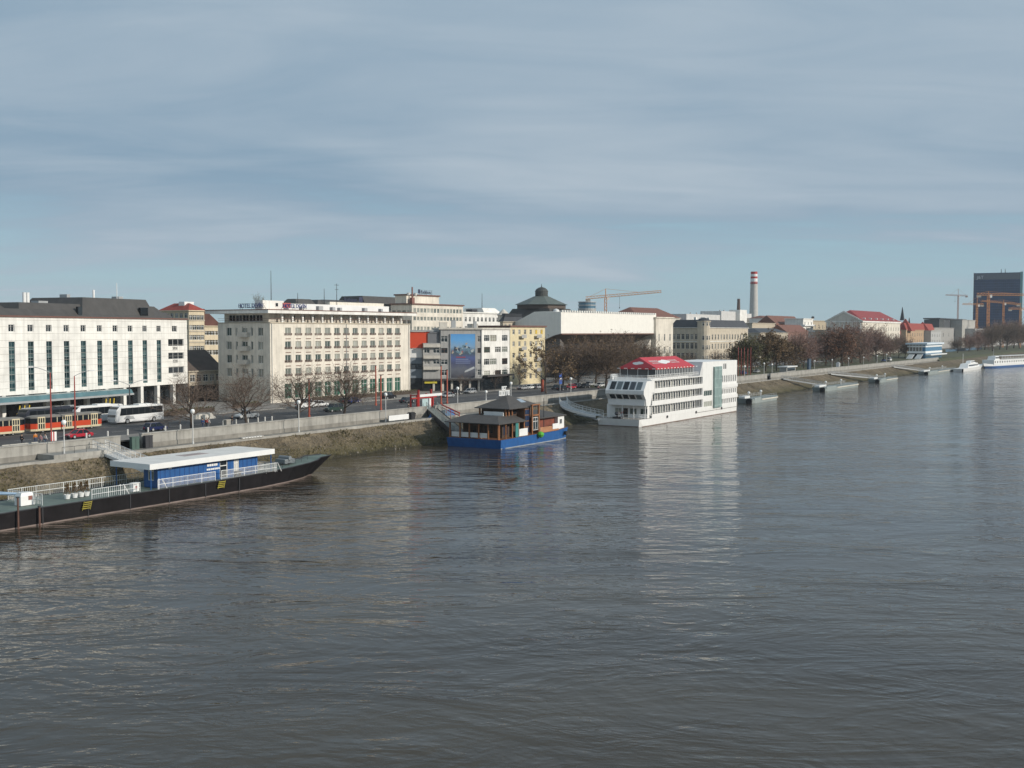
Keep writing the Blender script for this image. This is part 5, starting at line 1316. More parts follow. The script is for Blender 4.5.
for i, (px, c_) in enumerate(((448, 'tall blue'), (437, 'low blue'))):
    t = thing('blue_sail_awning', '%s tarpaulin below the quay wall beside the red handrail' % c_, 'tarpaulin', col(px, 3), 2.8, 4.17)
    b = MB(); b.hexa([(-1.8, -1.), (1.8, -1.), (1.8, 1.), (-1.8, 1.)], 0, [(-1.5, -.2), (1.5, -.3), (1.2, .5), (-1.6, .4)], 1.4 if i == 0 else .9); b.build('sheet', M('tarpaulin_blue', (.05, .14, .33), var=.3), t)
    b = MB(); b.bar((-1.7, -1.1, 0), (-1.7, -1.1, 1.6), .05); b.bar((1.7, -1.1, 0), (1.7, -1.1, 1.6), .05); b.build('pole', STEEL, t)

# ---------------------------------------------------------------- white hotel ship
sb_, rb_ = 145.2, 23.8
tr = thing('hotel_ship', 'white four-deck hotel ship with long balconies and a red canopy on top', 'hotel ship', sb_, rb_, 0)
LR = 61.8
HW = M('ship_white', (.80, .79, .76), rough=.4, var=.06, streak=.07)
st = [(-1.2, -.6, 5.6, 5.2, 1.75), (2, 2, 6, 5.9, 1.75), (LR, LR, 6, 5.9, 1.75)]
b = MB(); hull(b, st); b.build('hull', HW, tr)
b = MB(); deckpoly(b, st, .01); b.build('main_deck', M('ship_deck', (.30, .28, .25)), tr)
b = MB(); b.box(-.4, LR, -6.06, -5.98, -.1, .14); b.box(-.9, -.5, -5.2, 5.3, -.1, .14); b.build('waterline_band', M('rust_line', (.20, .14, .11), var=.4), tr)
rx = lambda px: col(px, rb_ + 6) - sb_
xm = rx(703)                                                            # where the stern block begins
xr = rx(690)
# forward superstructure: raked glazing in two tiers
fp = [(1.9, 4.8), (1.6, 6.35), (.4, 7.65), (.4, 8.5), (2.1, 10.75), (6.5, 10.75), (6.5, 7.9), (5.0, 7.2), (4.2, 4.8)]
b = MB(); b.exty(fp[::-1], -6., 4.2); b.build('bow_house', HW, tr)
def slant_win(p, q, y0, y1, nm='raked_window'):
    (xa_, za_), (xb_, zb_) = p, q
    dx, dz = xb_ - xa_, zb_ - za_; L_ = math.hypot(dx, dz); nx, nz = -dz / L_, dx / L_
    if nx > 0: nx, nz = -nx, -nz
    e = .05
    A_ = (xa_ + dx * .1, za_ + dz * .1); B_ = (xa_ + dx * .9, za_ + dz * .9)
    b = MB(); b.poly([(A_[0] + nx * e, y1, A_[1] + nz * e), (A_[0] + nx * e, y0, A_[1] + nz * e), (B_[0] + nx * e, y0, B_[1] + nz * e), (B_[0] + nx * e, y1, B_[1] + nz * e)])
    b.poly([(A_[0] + nx * e, y0, A_[1] + nz * e), (A_[0], y0, A_[1]), (B_[0], y0, B_[1]), (B_[0] + nx * e, y0, B_[1] + nz * e)])
    return b.build(nm, GLASSD if rnd.random() < .6 else M('pale_ship_glass', (.12, .15, .16), rough=.15), tr)
for i in range(5):
    y = 3.2 - i * 1.75
    slant_win((.4, 8.5), (2.1, 10.75), y - 1.35, y)
    slant_win((1.6, 6.35), (.4, 7.65), y - 1.35, y)
b = MB(); b.box(1.55, 1.75, -5.7, 3.9, 4.9, 6.2); b.build('white_name_panel', WPAINT, tr)
b = MB(); b.box(3.6, 5.5, -5.4, 5.4, 1.76, 4.8); b.build('porch_wall', HW, tr)
for y in (-3.6, -.8, 3.2): place(winmesh(1.9, 1.5, nv=1, nh=0, glass=GLASSC), 'porch_window', tr, (3.5, y, 2.6), -math.pi / 2)
place(winmesh(1.2, 2.2, nv=0, nh=1, frame=FRAMEB, glass=GLASSD), 'porch_door', tr, (3.5, .9, 1.85), -math.pi / 2)
for y in (-5.6, -2.6, .5, 3.9): b = MB(); b.bar((2.1, y, 1.76), (2.1, y, 4.82), .09, 6); b.build('porch_post', WPAINT, tr)
railing(tr, [(3, -5.7, 1.76), (-.8, -5.3, 1.76), (-.8, 5.3, 1.76)], 1.1, WPAINT, 1.4, (1., .66, .33), .035)
# balcony decks along the river side (and the same on the bank side)
x0 = 5.0
CAB = M('cabin_wall', (.70, .67, .61), rough=.7, var=.1)
cops = []
ncol = 20
for z in (2.0, 5.05, 8.05):
    for i in range(ncol):
        u = (i + .5) * (xm - x0 - .5) / ncol
        cops.append((u - .62, u + .62, z + .15, z + 2.2, {'nv': 1 if i % 2 else 0, 'nh': 0, 'glass': GLASSC if i % 4 == 1 else GLASSD, 'name': 'cabin_window'}))
mb = MB()
face(tr, mb, (x0, -4.7), 0, xm - x0 - .5, 1.76, 10.7, cops, .15)
mb.box(x0 + .01, xm - .51, -4.45, 4.7, 1.77, 10.69)
mb.f = mb.f; mb.build('cabin_block', CAB, tr)
for z in (4.7, 7.7, 10.7):
    b = MB(); b.box(x0 - .2, xm, -6., 5.9, z, z + .22); b.build('deck_floor', HW, tr)
for z, x_a in ((1.76, x0), (4.92, x0 + 0), (7.92, 6.5)):
    b = MB(); b.box(x_a, xm, -6.02, -5.94, z, z + .95); b.build('balcony_parapet', HW, tr)
    railing(tr, [(x_a, -5.98, z + .95), (xm, -5.98, z + .95)], .25, WPAINT, 2.4, (1.,), .03, name='balcony_rail')
PST = MB().box(-.07, .07, -5.96, -5.84, 0, 1.8).mesh('balcony_post', WPAINT)
for i in range(ncol + 1):
    x = x0 + i * (xm - x0 - .5) / ncol
    for z0, z1 in ((2.9, 4.7), (5.9, 7.7), (8.9, 10.7)):
        if x > 6.4 or z1 < 9: place(PST, 'balcony_post', tr, (x, 0, z0))
# sun deck with its red canopy
zs_ = 10.93
railing(tr, [(xr + 6, -5.9, zs_), (2.5, -5.9, zs_), (2.5, 4.0, zs_), (6.4, 4.0, zs_), (6.4, 5.8, zs_), (xr, 5.8, zs_)], 1.15, WPAINT, 1.5, (1., .55), .045, .35)
b = MB(); b.box(6, xr + 1, -5.2, 5.2, zs_, zs_ + .35); b.build('canopy_base', HW, tr)
cz0, cz1 = 13.7, 16.2
XC = rx(660)
ca = [(XC, -4.95), (xr + 5.5, -4.95), (xr + 5.5, 4.95), (XC, 4.95)]
b = MB()
A1, B1 = (XC + .9, 0, cz1), (xr + 4.6, 0, cz1)
c_ = [(x, y, cz0) for x, y in ca]
b.poly([c_[0], c_[1], B1, A1]); b.poly([c_[1], c_[2], B1]); b.poly([c_[2], c_[3], A1, B1]); b.poly([c_[3], c_[0], A1])
b.build('canopy', M('canopy_red', (.50, .045, .06), rough=.6, var=.1), tr)
b = MB(); b.box(XC - .05, xr + 5.5, -5.01, -4.96, cz0 - .4, cz0 + .02); b.box(XC - .08, XC - .02, -4.95, 4.95, cz0 - .4, cz0 + .02); b.build('canopy_valance', M('valance_red', (.45, .03, .035)), tr)
b = MB()
for i in range(6): b.box(XC - .14, XC - .1, -4.9 + i * 1.9, -4.0 + i * 1.9, cz0 - .28, cz0 - .12)
for i in range(22): u = XC + .8 + i * 2.; b.box(u, u + .9, -5.07, -4.958, cz0 - .28, cz0 - .12)
b.build('valance_mark', WPAINT, tr)
for i in range(24):
    x = XC + .2 + i * (xr + 5.2 - XC - .2) / 23
    for y in (-4.85, 4.85):
        b = MB(); b.bar((x, y, zs_), (x, y, cz0), .06, 4); b.build('canopy_post', WPAINT, tr)
for y in (-2.8, 0, 2.8): b = MB(); b.bar((XC + .2, y, zs_), (XC + .2, y, cz0), .06, 4); b.build('canopy_post', WPAINT, tr)
b = MB(); b.box(XC + .3, xr + 5, -4.7, -4.65, zs_ + .6, cz0 - .1); b.box(XC + .3, XC + .35, -4.65, 4.65, zs_ + .6, cz0 - .1); b.build('canopy_glazing', M('smoked_glazing', (.05, .055, .06), rough=.15, var=.2), tr)
def oval_on(ax, ay, bx_, by_, ww, hh, nm, side):                          # pale emblem lying on a canopy slope
    b = MB(); pts = []
    for k in range(18):
        a_ = 2 * math.pi * k / 18; u, v = ww * math.cos(a_), hh * math.sin(a_) * (1.25 if math.sin(2 * a_) > 0 else .85)
        if side == 'river':
            t_ = .5 + v; x = ax + u; y = -4.95 + 4.95 * t_; z = cz0 + (cz1 - cz0) * t_; pts.append((x, y - .03, z + .05))
        else:
            t_ = .42 + v; y = ax + u; x = XC + .9 * t_; z = cz0 + (cz1 - cz0) * t_; pts.append((x - .04, -y, z + .05))
    b.poly(pts if side == 'river' else pts[::1]); return b.build(nm, WPAINT, tr)
oval_on(XC + (xr - XC) * .55, 0, 0, 0, 3.6, .16, 'canopy_emblem', 'river'); oval_on(0, 0, 0, 0, 1.5, .14, 'canopy_emblem', 'bow')
PALR = M('pale_print', (.62, .40, .40))
for xx_ in (XC + (xr - XC) * .27, XC + (xr - XC) * .88):
    b = MB()
    for k in range(5):
        for t0, t1 in ((.36, .46), (.52, .66)):
            x = xx_ - 2.6 + k * 1.05; b.poly([(x, -4.95 + 4.95 * t0 - .03, cz0 + (cz1 - cz0) * t0 + .05), (x + .8, -4.95 + 4.95 * t0 - .03, cz0 + (cz1 - cz0) * t0 + .05), (x + .8, -4.95 + 4.95 * t1 - .03, cz0 + (cz1 - cz0) * t1 + .05), (x, -4.95 + 4.95 * t1 - .03, cz0 + (cz1 - cz0) * t1 + .05)])
    b.build('canopy_lettering', PALR, tr)
# stern block
ops = []
Ls = LR - xm
g0, g1 = rx(713.5) - xm, rx(720.8) - xm
ztop = zat(sb_ + rx(712), rb_ + 6, 361.5)
for i in range(8):
    u = g1 + .9 + (Ls - g1 - 1.2) * (i + .2) / 8
    for z0, h_ in ((8.6, 1.9), (5.4, 1.35), (2.7, 1.35)): ops.append((u, u + .75, z0, z0 + h_, {'nv': 0, 'nh': 0, 'glass': GLASSD}))
ops.append((g1 + 2.2, g1 + 3.1, 12.2, 13.8, {'nv': 0, 'nh': 0, 'glass': GLASSD})); ops.append((g1 + 3.5, g1 + 4.4, 12.2, 13.8, {'nv': 0, 'nh': 0, 'glass': GLASSD}))
for z0 in (2.5, 5.4): ops.append((.9, g0 - .6, z0, z0 + 1.5, {'nv': 3, 'nh': 0, 'glass': GLASSC}))
mb = MB(); face(tr, mb, (xm, -6.0), 0, Ls, 1.76, ztop, ops, .15)
mb.poly([(xm, 6, 1.76), (xm, -6, 1.76), (xm, -6, ztop), (xm, 6, ztop)]); mb.poly([(LR, -6, 1.76), (LR, 6, 1.76), (LR, 6, ztop), (LR, -6, ztop)])
mb.poly([(LR, 6, 1.76), (xm, 6, 1.76), (xm, 6, ztop), (LR, 6, ztop)]); mb.poly([(xm, -6, ztop), (LR, -6, ztop), (LR, 6, ztop), (xm, 6, ztop)])
mb.build('stern_house', HW, tr)
b = MB()
for z in (4.65, 7.65): b.box(xm + g1 + .3, LR + .05, -6.25, -6.02, z - .6, z + .35)
b.build('stern_band', HW, tr)
b = MB(); b.exty([(xm - 2.2, 10.9), (xm - .01, 10.9), (xm - .01, ztop - .1)][::-1], -5.98, 5.98); b.build('raked_screen', M('screen_grey', (.60, .60, .59)), tr)
b = MB(); b.box(xm + g0, xm + g1, -6.5, -6.02, 2.0, zat(sb_ + rx(716), rb_ + 6, 366.5)); b.build('glass_stair_tower', TEAL, tr)
b = MB()
for z in (2.6, 5., 7.4, 9.8, 12.2): b.box(xm + g0 - .03, xm + g1 + .03, -6.54, -6.505, z, z + .1)
b.box(xm + (g0 + g1) / 2 - .05, xm + (g0 + g1) / 2 + .05, -6.55, -6.51, 2., 13); b.build('tower_mullion', M('pale_teal_frame', (.42, .5, .48)), tr)
for px in (667.5, 696.5, 722): b = MB(); x = rx(px); b.disc(x, -6.2, -6.03, 1.55, .35); b.build('mooring_port', DKMET, tr)
b = MB(); b.box(xm - 4, LR, -6.1, -6.03, 1.3, 1.45); b.build('rubbing_strake', M('strake_grey', (.35, .34, .32)), tr)
b = MB(); b.lathe([(.45, 1.76), (.5, 2.2), (.3, 2.4), (.8, 2.9), (.5, 3.4)], 8, -.2, .6); b.box(-.9, .4, -.6, 1.6, 1.76, 2.2); b.build('anchor_winch', DKMET, tr)
b = MB(); b.lathe([(.3, 10.95), (.35, 11.7), (.1, 11.9)], 8, 2.9, 3.6); b.build('deck_lamp', WPAINT, tr)
gangway('long curved white-railed footbridge from the quay to the white hotel ship', (155.5, 2.2, 4.8), (145.6, 18.0, 2.2), 2.2, WPAINT, STEEL, .45, 1.15, -3.0, 'footbridge')
t = thing('mooring_boom', 'thin pale mooring boom below the curved white footbridge', 'boom', 152, 7, 1.2)
b = MB(); b.path([(0, 0, .5), (-4, -6, .3), (-8.6, -12.0, .1)], .18, 6); b.path([(1.2, 0, .5), (-2.8, -6, .3), (-7.6, -12, .1)], .12, 6)
for k in range(6): q = k / 5; b.bar((-8.6 * q, -12 * q, .5 - .4 * q), (1.2 - 8.8 * q, -12 * q, .5 - .4 * q), .06)
b.build('truss', STEEL, t)

# ---------------------------------------------------------------- grey landing pontoons
PON = M('pontoon_grey', (.30, .34, .33), rough=.6, var=.2, streak=.15)
def make_pontoon(s, r, L_, label):
    t = thing('landing_pontoon', label, 'pontoon', s, r, 0, 0, 'grey landing pontoons along the far quay')
    st = [(0, .8, 2.6, 2.2, 1.5), (2.5, 2.5, 3., 2.8, 1.3), (L_ - 3, L_ - 3, 3., 2.8, 1.2), (L_, L_ - .8, 2.2, 1.8, 1.4)]
    b = MB(); hull(b, st, -.6); b.build('hull', PON, t)
    b = MB(); deckpoly(b, st, .01); b.build('deck', M('pontoon_deck', (.22, .25, .24), var=.25), t)
    b = MB(); b.box(L_ * .3, L_ - 2.5, -3.1, -2.99, .75, 1.12); b.build('pale_fender_strip', M('fender_pale', (.58, .54, .46), var=.2), t)
    b = MB(); b.path([(-.35, -1.5, .62), (1.2, -1.5, .62)], .95, 14); b.build('tyre_fender', RUBBER, t)
    b = MB(); b.box(1., L_ * .28, -2.95, -2.6, 1.0, 1.7); b.build('bow_rail', PON, t)
    railing(t, [(1, 2.7, 1.4), (L_ - 2, 2.7, 1.3)], 1.1, STEEL, 2.4, (1., .5), .04, .5)
    railing(t, [(1, 2.7, 1.4), (1, -2.3, 1.4)], 1.1, STEEL, 2.4, (1., .5), .04)
    railing(t, [(L_ * .4, -2.7, 1.3), (L_ - 3, -2.7, 1.3)], 1.0, STEEL, 2.4, (1., .5), .04)
    for q in (.28, .72):
        b = MB(); x = L_ * q; b.lathe([(.09, 1.3), (.09, 2.6)], 6, x, 1.2); b.lathe([(.2, 2.6), (.45, 2.85), (.45, 3.2), (.1, 3.4)], 8, x, 1.2); b.build('deck_lamp', WPAINT, t)
    b = MB(); b.box(L_ * .05, L_ * .24, .4, 2.3, 1.4, 2.1); b.build('deck_locker', WPAINT, t)
    return t
def pon(px0, px1, r, label):
    s0_ = col(px0, r - 2); s1_ = col(px1, r + 3); make_pontoon(s0_, r, s1_ - s0_, label)
pon(739, 781, 19.5, 'grey landing pontoon tucked directly behind the stern of the white hotel ship')
pon(814, 861, 18.5, 'grey landing pontoon with two lamps, second to the right of the white hotel ship')
pon(870, 900, 18., 'short grey landing pontoon, third to the right of the white hotel ship')
pon(920, 958, 17., 'farthest grey landing pontoon, just left of the small white cruiser')
gangway('grey gangway from the bank to the pontoon with two lamps', (col(783, 3.), 3, 4.4), (col(824, 15.8), 15.6, 1.7), 1.8, STEEL, STEEL, .4, 1.1, 0, 'gangway')
gangway('grey gangway to the short third pontoon', (col(830, 3.), 3, 4.2), (col(874, 15.2), 15, 1.7), 1.8, STEEL, STEEL, .4, 1.1, 0, 'gangway')
gangway('distant gangway to the farthest grey pontoon', (col(893, 3.), 3, 4.2), (col(924, 14.2), 14, 1.7), 1.8, STEEL, STEEL, .4, 1.1, 0, 'gangway')
# white cruiser and blue-white ship
sc_ = col(964, 27); lc = col(987.5, 27) - sc_
t = thing('white_cruiser', 'small white passenger cruiser with rounded cabin moored past the farthest pontoon', 'boat', sc_, 24, 0)
st = [(0, .5, 2.6, 2.2, 1.7), (lc * .6, lc * .6, 3., 2.6, 1.6), (lc * .85, lc * .82, 2.3, 1.6, 2.0), (lc, lc * .9, .2, .1, 2.5)]
b = MB(); hull(b, st, -.5); deckpoly(b, st, .0); b.build('hull', WPAINT, t)
b = MB(); b.hexa([(lc * .22, -2.5), (lc * .75, -2.2), (lc * .75, 2.2), (lc * .22, 2.5)], 1.6, [(lc * .26, -2.1), (lc * .66, -1.9), (lc * .66, 1.9), (lc * .26, 2.1)], 4.); b.build('cabin', WPAINT, t)
b = MB(); b.box(lc * .27, lc * .66, -2.42, -2.25, 2.5, 3.3); b.build('cabin_window', GLASSD, t)
b = MB(); b.hexa([(lc * .4, -1.4), (lc * .62, -1.4), (lc * .62, 1.4), (lc * .4, 1.4)], 4., [(lc * .43, -1.2), (lc * .58, -1.2), (lc * .58, 1.2), (lc * .43, 1.2)], 5.4); b.build('wheelhouse', WPAINT, t)
b = MB(); b.box(lc * .44, lc * .6, -1.42, -1.3, 4.5, 5.); b.build('wheelhouse_window', GLASSD, t)
b = MB(); b.bar((lc * .2, 0, 1.7), (lc * .2, 0, 10), .1); b.build('mast', WPAINT, t)
b = MB(); b.disc(0.6, -2.9, -2.4, .8, .9); b.build('tyre_fender', RUBBER, t)
ss_ = col(991, 30); ls_ = 84.
t = thing('passenger_ship', 'white passenger ship with blue hull moored at the right edge of the picture', 'passenger ship', ss_, 27, 0, R(-11))
st = [(-3, 0, .5, .2, 1.9), (4, 5, 3., 2.4, 1.4), (12, 12, 4., 3.8, 1.25), (ls_, ls_, 4, 3.8, 1.25)]
b = MB(); hull(b, st, -.5); b.build('hull', M('ship_blue', (.03, .10, .26)), t)
b = MB(); st2 = [(-4, -3, .4, .5, 3.1), (4, 4, 3.05, 3.0, 2.5), (12, 12, 4.05, 4.0, 2.2), (ls_, ls_, 4.05, 4, 2.2)]
hull(b, st2, 1.26); b.build('upper_hull', WPAINT, t)
b = MB(); deckpoly(b, st2, .01); b.build('deck', CONC, t)
walls_ops = grid(0, ls_ - 8, 18, 1.7, [(3.1, 4.3)])
mb = MB(); face(t, mb, (5, -3.6), 0, ls_ - 6, 2.2, 5.0, [o_ for o_ in walls_ops], .1, {'nv': 0, 'nh': 0, 'glass': GLASSD})
mb.poly([(5, 3.6, 2.2), (5, -3.6, 2.2), (5, -3.6, 5), (5, 3.6, 5)]); mb.poly([(5, -3.6, 5), (ls_ - 1, -3.6, 5), (ls_ - 1, 3.6, 5), (5, 3.6, 5)])
mb.build('saloon', WPAINT, t)
b = MB(); b.hexa([(10, -2.4), (18, -2.4), (18, 2.4), (10, 2.4)], 5.003, [(11, -2.2), (17, -2.2), (17, 2.2), (11, 2.2)], 7.3); b.build('wheelhouse', WPAINT, t)
b = MB(); b.box(11, 17.2, -2.45, -2.32, 5.9, 6.7); b.build('wheelhouse_window', GLASSD, t)
b = MB(); b.box(20, ls_ - 2, -3.4, 3.4, 7.2, 7.35); b.build('sun_roof', WPAINT, t); railing(t, [(18, -3.5, 5.05), (ls_ - 2, -3.5, 5.05)], 1.1, WPAINT, 2.2, (1., .5), .05)
for x in range(20, 64, 5): b = MB(); b.bar((x, -3.3, 5), (x, -3.3, 7.2), .07); b.build('roof_post', WPAINT, t)
b = MB(); b.bar((14, 0, 7.3), (14, 0, 12), .1); b.build('mast', STEEL, t)
# ================================================================ TREES
def perp(d, rr):
    v = Vector((rr.random() - .5, rr.random() - .5, rr.random() - .5)); v = v - d * v.dot(d)
    return v.normalized() if v.length > 1e-4 else Vector((1, 0, 0))
def make_tree(seed, h, spread=1., first=.25, levels=4, kids=(5, 5, 4, 4, 3), droop=0., twig=.022, leaf=None, leafn=0, leafs=.16, leanout=.75, twigmat=TWIG):
    """trunk and crown meshes of a bare tree; leaf clumps optional"""
    rr = random.Random(seed); tk = MB(); cr = MB(); tips = []
    def grow(p, d, L_, r, lv):
        n = 3 if lv < 3 else 2
        pts = [p.copy()]; dd = d.copy()
        for i in range(n):
            dd = (dd + perp(dd, rr) * (.10 + .06 * lv) + Vector((0, 0, (.10 if lv < 3 else -droop)))).normalized()
            pts.append(pts[-1] + dd * L_ / n)
        end = r * .55 if lv < levels else r * .4
        rad = [r + (end - r) * i / n for i in range(n + 1)]
        (tk if lv < 2 else cr).path(pts, rad, 7 if lv == 0 else 5 if lv == 1 else 3, 0, lv < 2)
        if lv == levels:
            tips.append((pts[-1], dd)); tips.append((pts[1], dd)); return
        k = kids[lv]
        for j in range(k):
            t = (first + (1 - first) * (j + rr.random()) / k) if lv else (.34 + .66 * (j + .5) / k)
            if j == k - 1: t = 1.
            x = t * n; i = min(n - 1, int(x)); q = pts[i].lerp(pts[i + 1], x - i)
            ang = rr.uniform(.45, .95) * (leanout if lv == 0 else .9) * spread
            if j == k - 1: ang *= .4
            nd = (dd * math.cos(ang) + perp(dd, rr) * math.sin(ang)).normalized()
            if lv == 0:
                a = 2.4 * j + rr.random() * .7; ang = (1.2 - .95 * (t - .34) / .66) * min(1.15, spread) * rr.uniform(.85, 1.1); nd = Vector((math.cos(a) * math.sin(ang), math.sin(a) * math.sin(ang), math.cos(ang)))
            grow(q, nd, L_ * ((rr.uniform(.9, 1.1) * (.86 - .22 * t)) if lv == 0 else rr.uniform(.55, .8)), max(twig, r * (.5 if lv < 2 else .55)), lv + 1)
    grow(Vector((0, 0, -.3)), Vector((rr.uniform(-.08, .08), rr.uniform(-.08, .08), 1)).normalized(), h * .46, h * .02, 0)
    top = max(v[2] for v in cr.v) or 1; k = h / top
    for m in (tk, cr): m.v = [(x * k, y * k, z * k) for x, y, z in m.v]
    lm = None
    if leaf:
        lm = MB()
        for _ in range(leafn):
            p, d = tips[rr.randrange(len(tips))]; p = p * k
            for q in range(3):
                o = Vector((rr.gauss(0, .25), rr.gauss(0, .25), rr.gauss(0, .2))); u = perp(Vector((0, 0, 1)), rr) * leafs * rr.uniform(.6, 1.3); v = perp(u.normalized(), rr) * leafs * rr.uniform(.5, 1.)
                c = p + o; lm.poly([c - u - v * .3, c + v * -.9, c + u, c + v])
    return tk.mesh('trunk', BARK), cr.mesh('crown', twigmat), (lm.mesh('foliage', leaf) if lm else None)
KIND = {
 'bare':   [make_tree(s_, 11, 1.2, .2, 5, (8, 5, 4, 4, 3), 0., .017) for s_ in (1, 2, 5)],
 'dense':  [make_tree(s_, 14, 1.1, .12, 5, (9, 5, 5, 4, 3), .02, .028, LEAFB, 700, .15) for s_ in (7, 8, 9)],
 'purple': [make_tree(s_, 13, 1.1, .12, 5, (9, 5, 5, 4, 3), .0, .036, LEAFR, 420, .15, twigmat=TWIGP) for s_ in (13, 14, 15)],
 'olive':  [make_tree(s_, 14, 1.1, .15, 4, (9, 5, 5, 4), .05, .035, (LEAFG if s_ == 21 else LEAFB), 2600, .22) for s_ in (21, 22)],
 'russet': [make_tree(s_, 12, 1., .12, 5, (8, 5, 5, 4, 2), .0, .035, LEAFR, 2000, .18) for s_ in (31, 32)],
 'clumpy': [make_tree(s_, 15, 1.15, .35, 4, (5, 4, 4, 3), .0, .03, LEAFB, 500, .24) for s_ in (41,)],
 'pale':   [make_tree(s_, 10, .95, .25, 4, (6, 5, 4, 4), .1, .022, None, 0, twigmat=TWIGL) for s_ in (51, 52)],
 'small':  [make_tree(s_, 7, 1., .3, 4, (5, 4, 4, 3), .0, .018) for s_ in (61, 62)],
}
BASEH = dict(bare=11, dense=14, purple=13, olive=14, russet=12, clumpy=15, pale=10, small=7)
def tree(name, kind, label, px, r, ytop, group=None, wide=1., z=RZ, s=None):
    if s is None: s = col(px, r)
    h = zat(s, r, ytop) - z
    if h < 2: h = 2.
    t = thing(name, label, 'tree', s, r, z, rnd.uniform(0, 6.28), group)
    k = h / BASEH[kind]; t.scale = (k * wide, k * wide, k)
    a, b, c = KIND[kind][rnd.randrange(len(KIND[kind]))]
    place(a, 'trunk', t, (0, 0, 0)); place(b, 'crown', t, (0, 0, 0))
    if c: place(c, 'foliage', t, (0, 0, 0))
    return t
GP = 'bare street trees along the promenade'
tree('street_tree', 'bare', 'dense dark bare tree in front of the low building, left of the cream hotel', 190, -9, 364, GP, 1.3)
tree('street_tree', 'bare', 'bare branching tree in front of the shaded side of the cream hotel', 246, -6, 360, GP, 1.45)
tree('street_tree', 'bare', 'slender bare tree before the left end of the sunlit cream hotel front', 297, -6, 360, GP, 1.4)
tree('street_tree', 'bare', 'broad bare tree before the middle of the sunlit cream hotel front', 343, -6, 354, GP, 1.4)
for px, r, y, kd, lb in ((462, -34, 370, 'small', 'small bare tree under the blue banner of the grey block'), (495, -34, 368, 'small', 'small bare tree before the white ribbon-windowed wall'),
        (519, -30, 357, 'pale', 'pale twiggy tree in front of the yellow apartment house'), (507, -36, 376, 'small', 'low bushy tree at the corner before the shops')):
    tree('street_tree', kd, lb, px, r, y, 'small trees before the shops')
tree('street_tree', 'clumpy', 'large leaning tree with dark leaf clumps at the right edge of the yellow apartment house', 546, -12, 336, None, 1.0)
for px, y, lb in ((257, 291, 'taller'), (263, 295, 'shorter')):
    tree('rooftop_shrub', 'pale', '%s bare shrub on the cream hotel roof behind the blue letters' % lb, px, rC - 12, y, 'rooftop shrubs', .6, zr)
GQ = 'dense tree row before the white gallery'
for px, r, y, kd, lb in ((563, -28, 342, 'dense', 'leftmost dense brown tree below the grey end of the gallery'), (578, -20, 338, 'dense', 'dense tree below the left part of the white gallery'), (596, -28, 337, 'dense', 'dense brown tree below the middle of the white gallery'),
        (606, -12, 335, 'dense', 'big forked tree nearest the quay below the white gallery'), (621, -26, 336, 'dense', 'dense tree below the right part of the white gallery, behind the red canopy end'), (640, -30, 341, 'dense', 'dense tree behind the left tip of the red canopy'), (556, -40, 352, 'dense', 'lower dark tree in the court behind the leaning clumpy tree'), (632, -42, 346, 'dense', 'lower dark tree in the gallery court behind the ship')):
    tree('dense_tree', kd, lb, px, r, y - 7, GQ, 1.05)
tree('pale_tree', 'pale', 'pale grey twiggy tree before the cream pavilion right of the gallery', 660, -36, 342, None, 1.2)
tree('pale_tree', 'pale', 'pale twiggy tree between the pavilion and the ornate corner house', 672, -34, 347, None, 1.)
for px, y, lb in ((690, 346, 'left'), (716, 344, 'middle'), (734, 345, 'right')):
    tree('young_tree', 'bare', 'thin bare tree before the %s part of the ornate corner house' % lb, px, -30, y, 'thin trees before the ornate corner house', 1.2)
GR = 'brown leafy trees right of the hotel ship'
for px, r, y, kd, lb in ((742, -26, 343, 'olive', 'leftmost olive-brown tree above the stern of the hotel ship'), (752, -18, 336, 'olive', 'tall olive-brown tree behind the red pole cluster'), (766, -20, 331.5, 'olive', 'tallest olive-brown tree below the striped chimney'), (777, -16, 335, 'olive', 'olive-brown tree next to the right of the tallest one'), (785, -22, 340, 'olive', 'rightmost olive-brown tree, beside the first dark trees')):
    tree('leafy_tree', kd, lb, px, r, y - 5, GR, 1.05)
GS = 'dark bare tree row before the museum'
rowp = [(795, -22, 337, 'purple', 'first dark tree, right of the olive-brown trees'), (804, -16, 335, 'purple', 'dark tree under the balcony tower'), (813, -20, 337, 'purple', 'dark tree left of the gap before the museum trees'),
 (826, -20, 333, 'purple', 'dark tree below the left slope of the pediment'), (833, -12, 331, 'russet', 'russet tree below the left corner of the pediment'), (841, -22, 326, 'purple', 'tall dark tree below the pediment'), (843, -10, 334, 'russet', 'russet tree nearest the quay below the pediment'), (852, -22, 325, 'purple', 'tallest dark tree before the museum corner'),
 (861, -16, 327, 'purple', 'dark tree before the left museum windows'), (869, -22, 328, 'purple', 'dark tree before the middle museum windows'), (877, -16, 331, 'purple', 'dark tree before the right museum windows'), (884, -20, 337, 'dense', 'dark tree at the right end of the museum front'), (849, -12, 337, 'dense', 'low dense tree in the museum row, in front of the russet ones'), (891, -24, 342, 'dense', 'lower dark tree left of the terminal'), (899, -26, 340, 'purple', 'dark tree behind the left side of the terminal'), (905, -22, 343, 'dense', 'rightmost low tree of the row, at the terminal')]
for px, r, y, kd, lb in rowp: tree('park_tree', kd, lb, px, r, y - 9, GS, 1.0)
GT = 'brown tree belt below the dark tower'
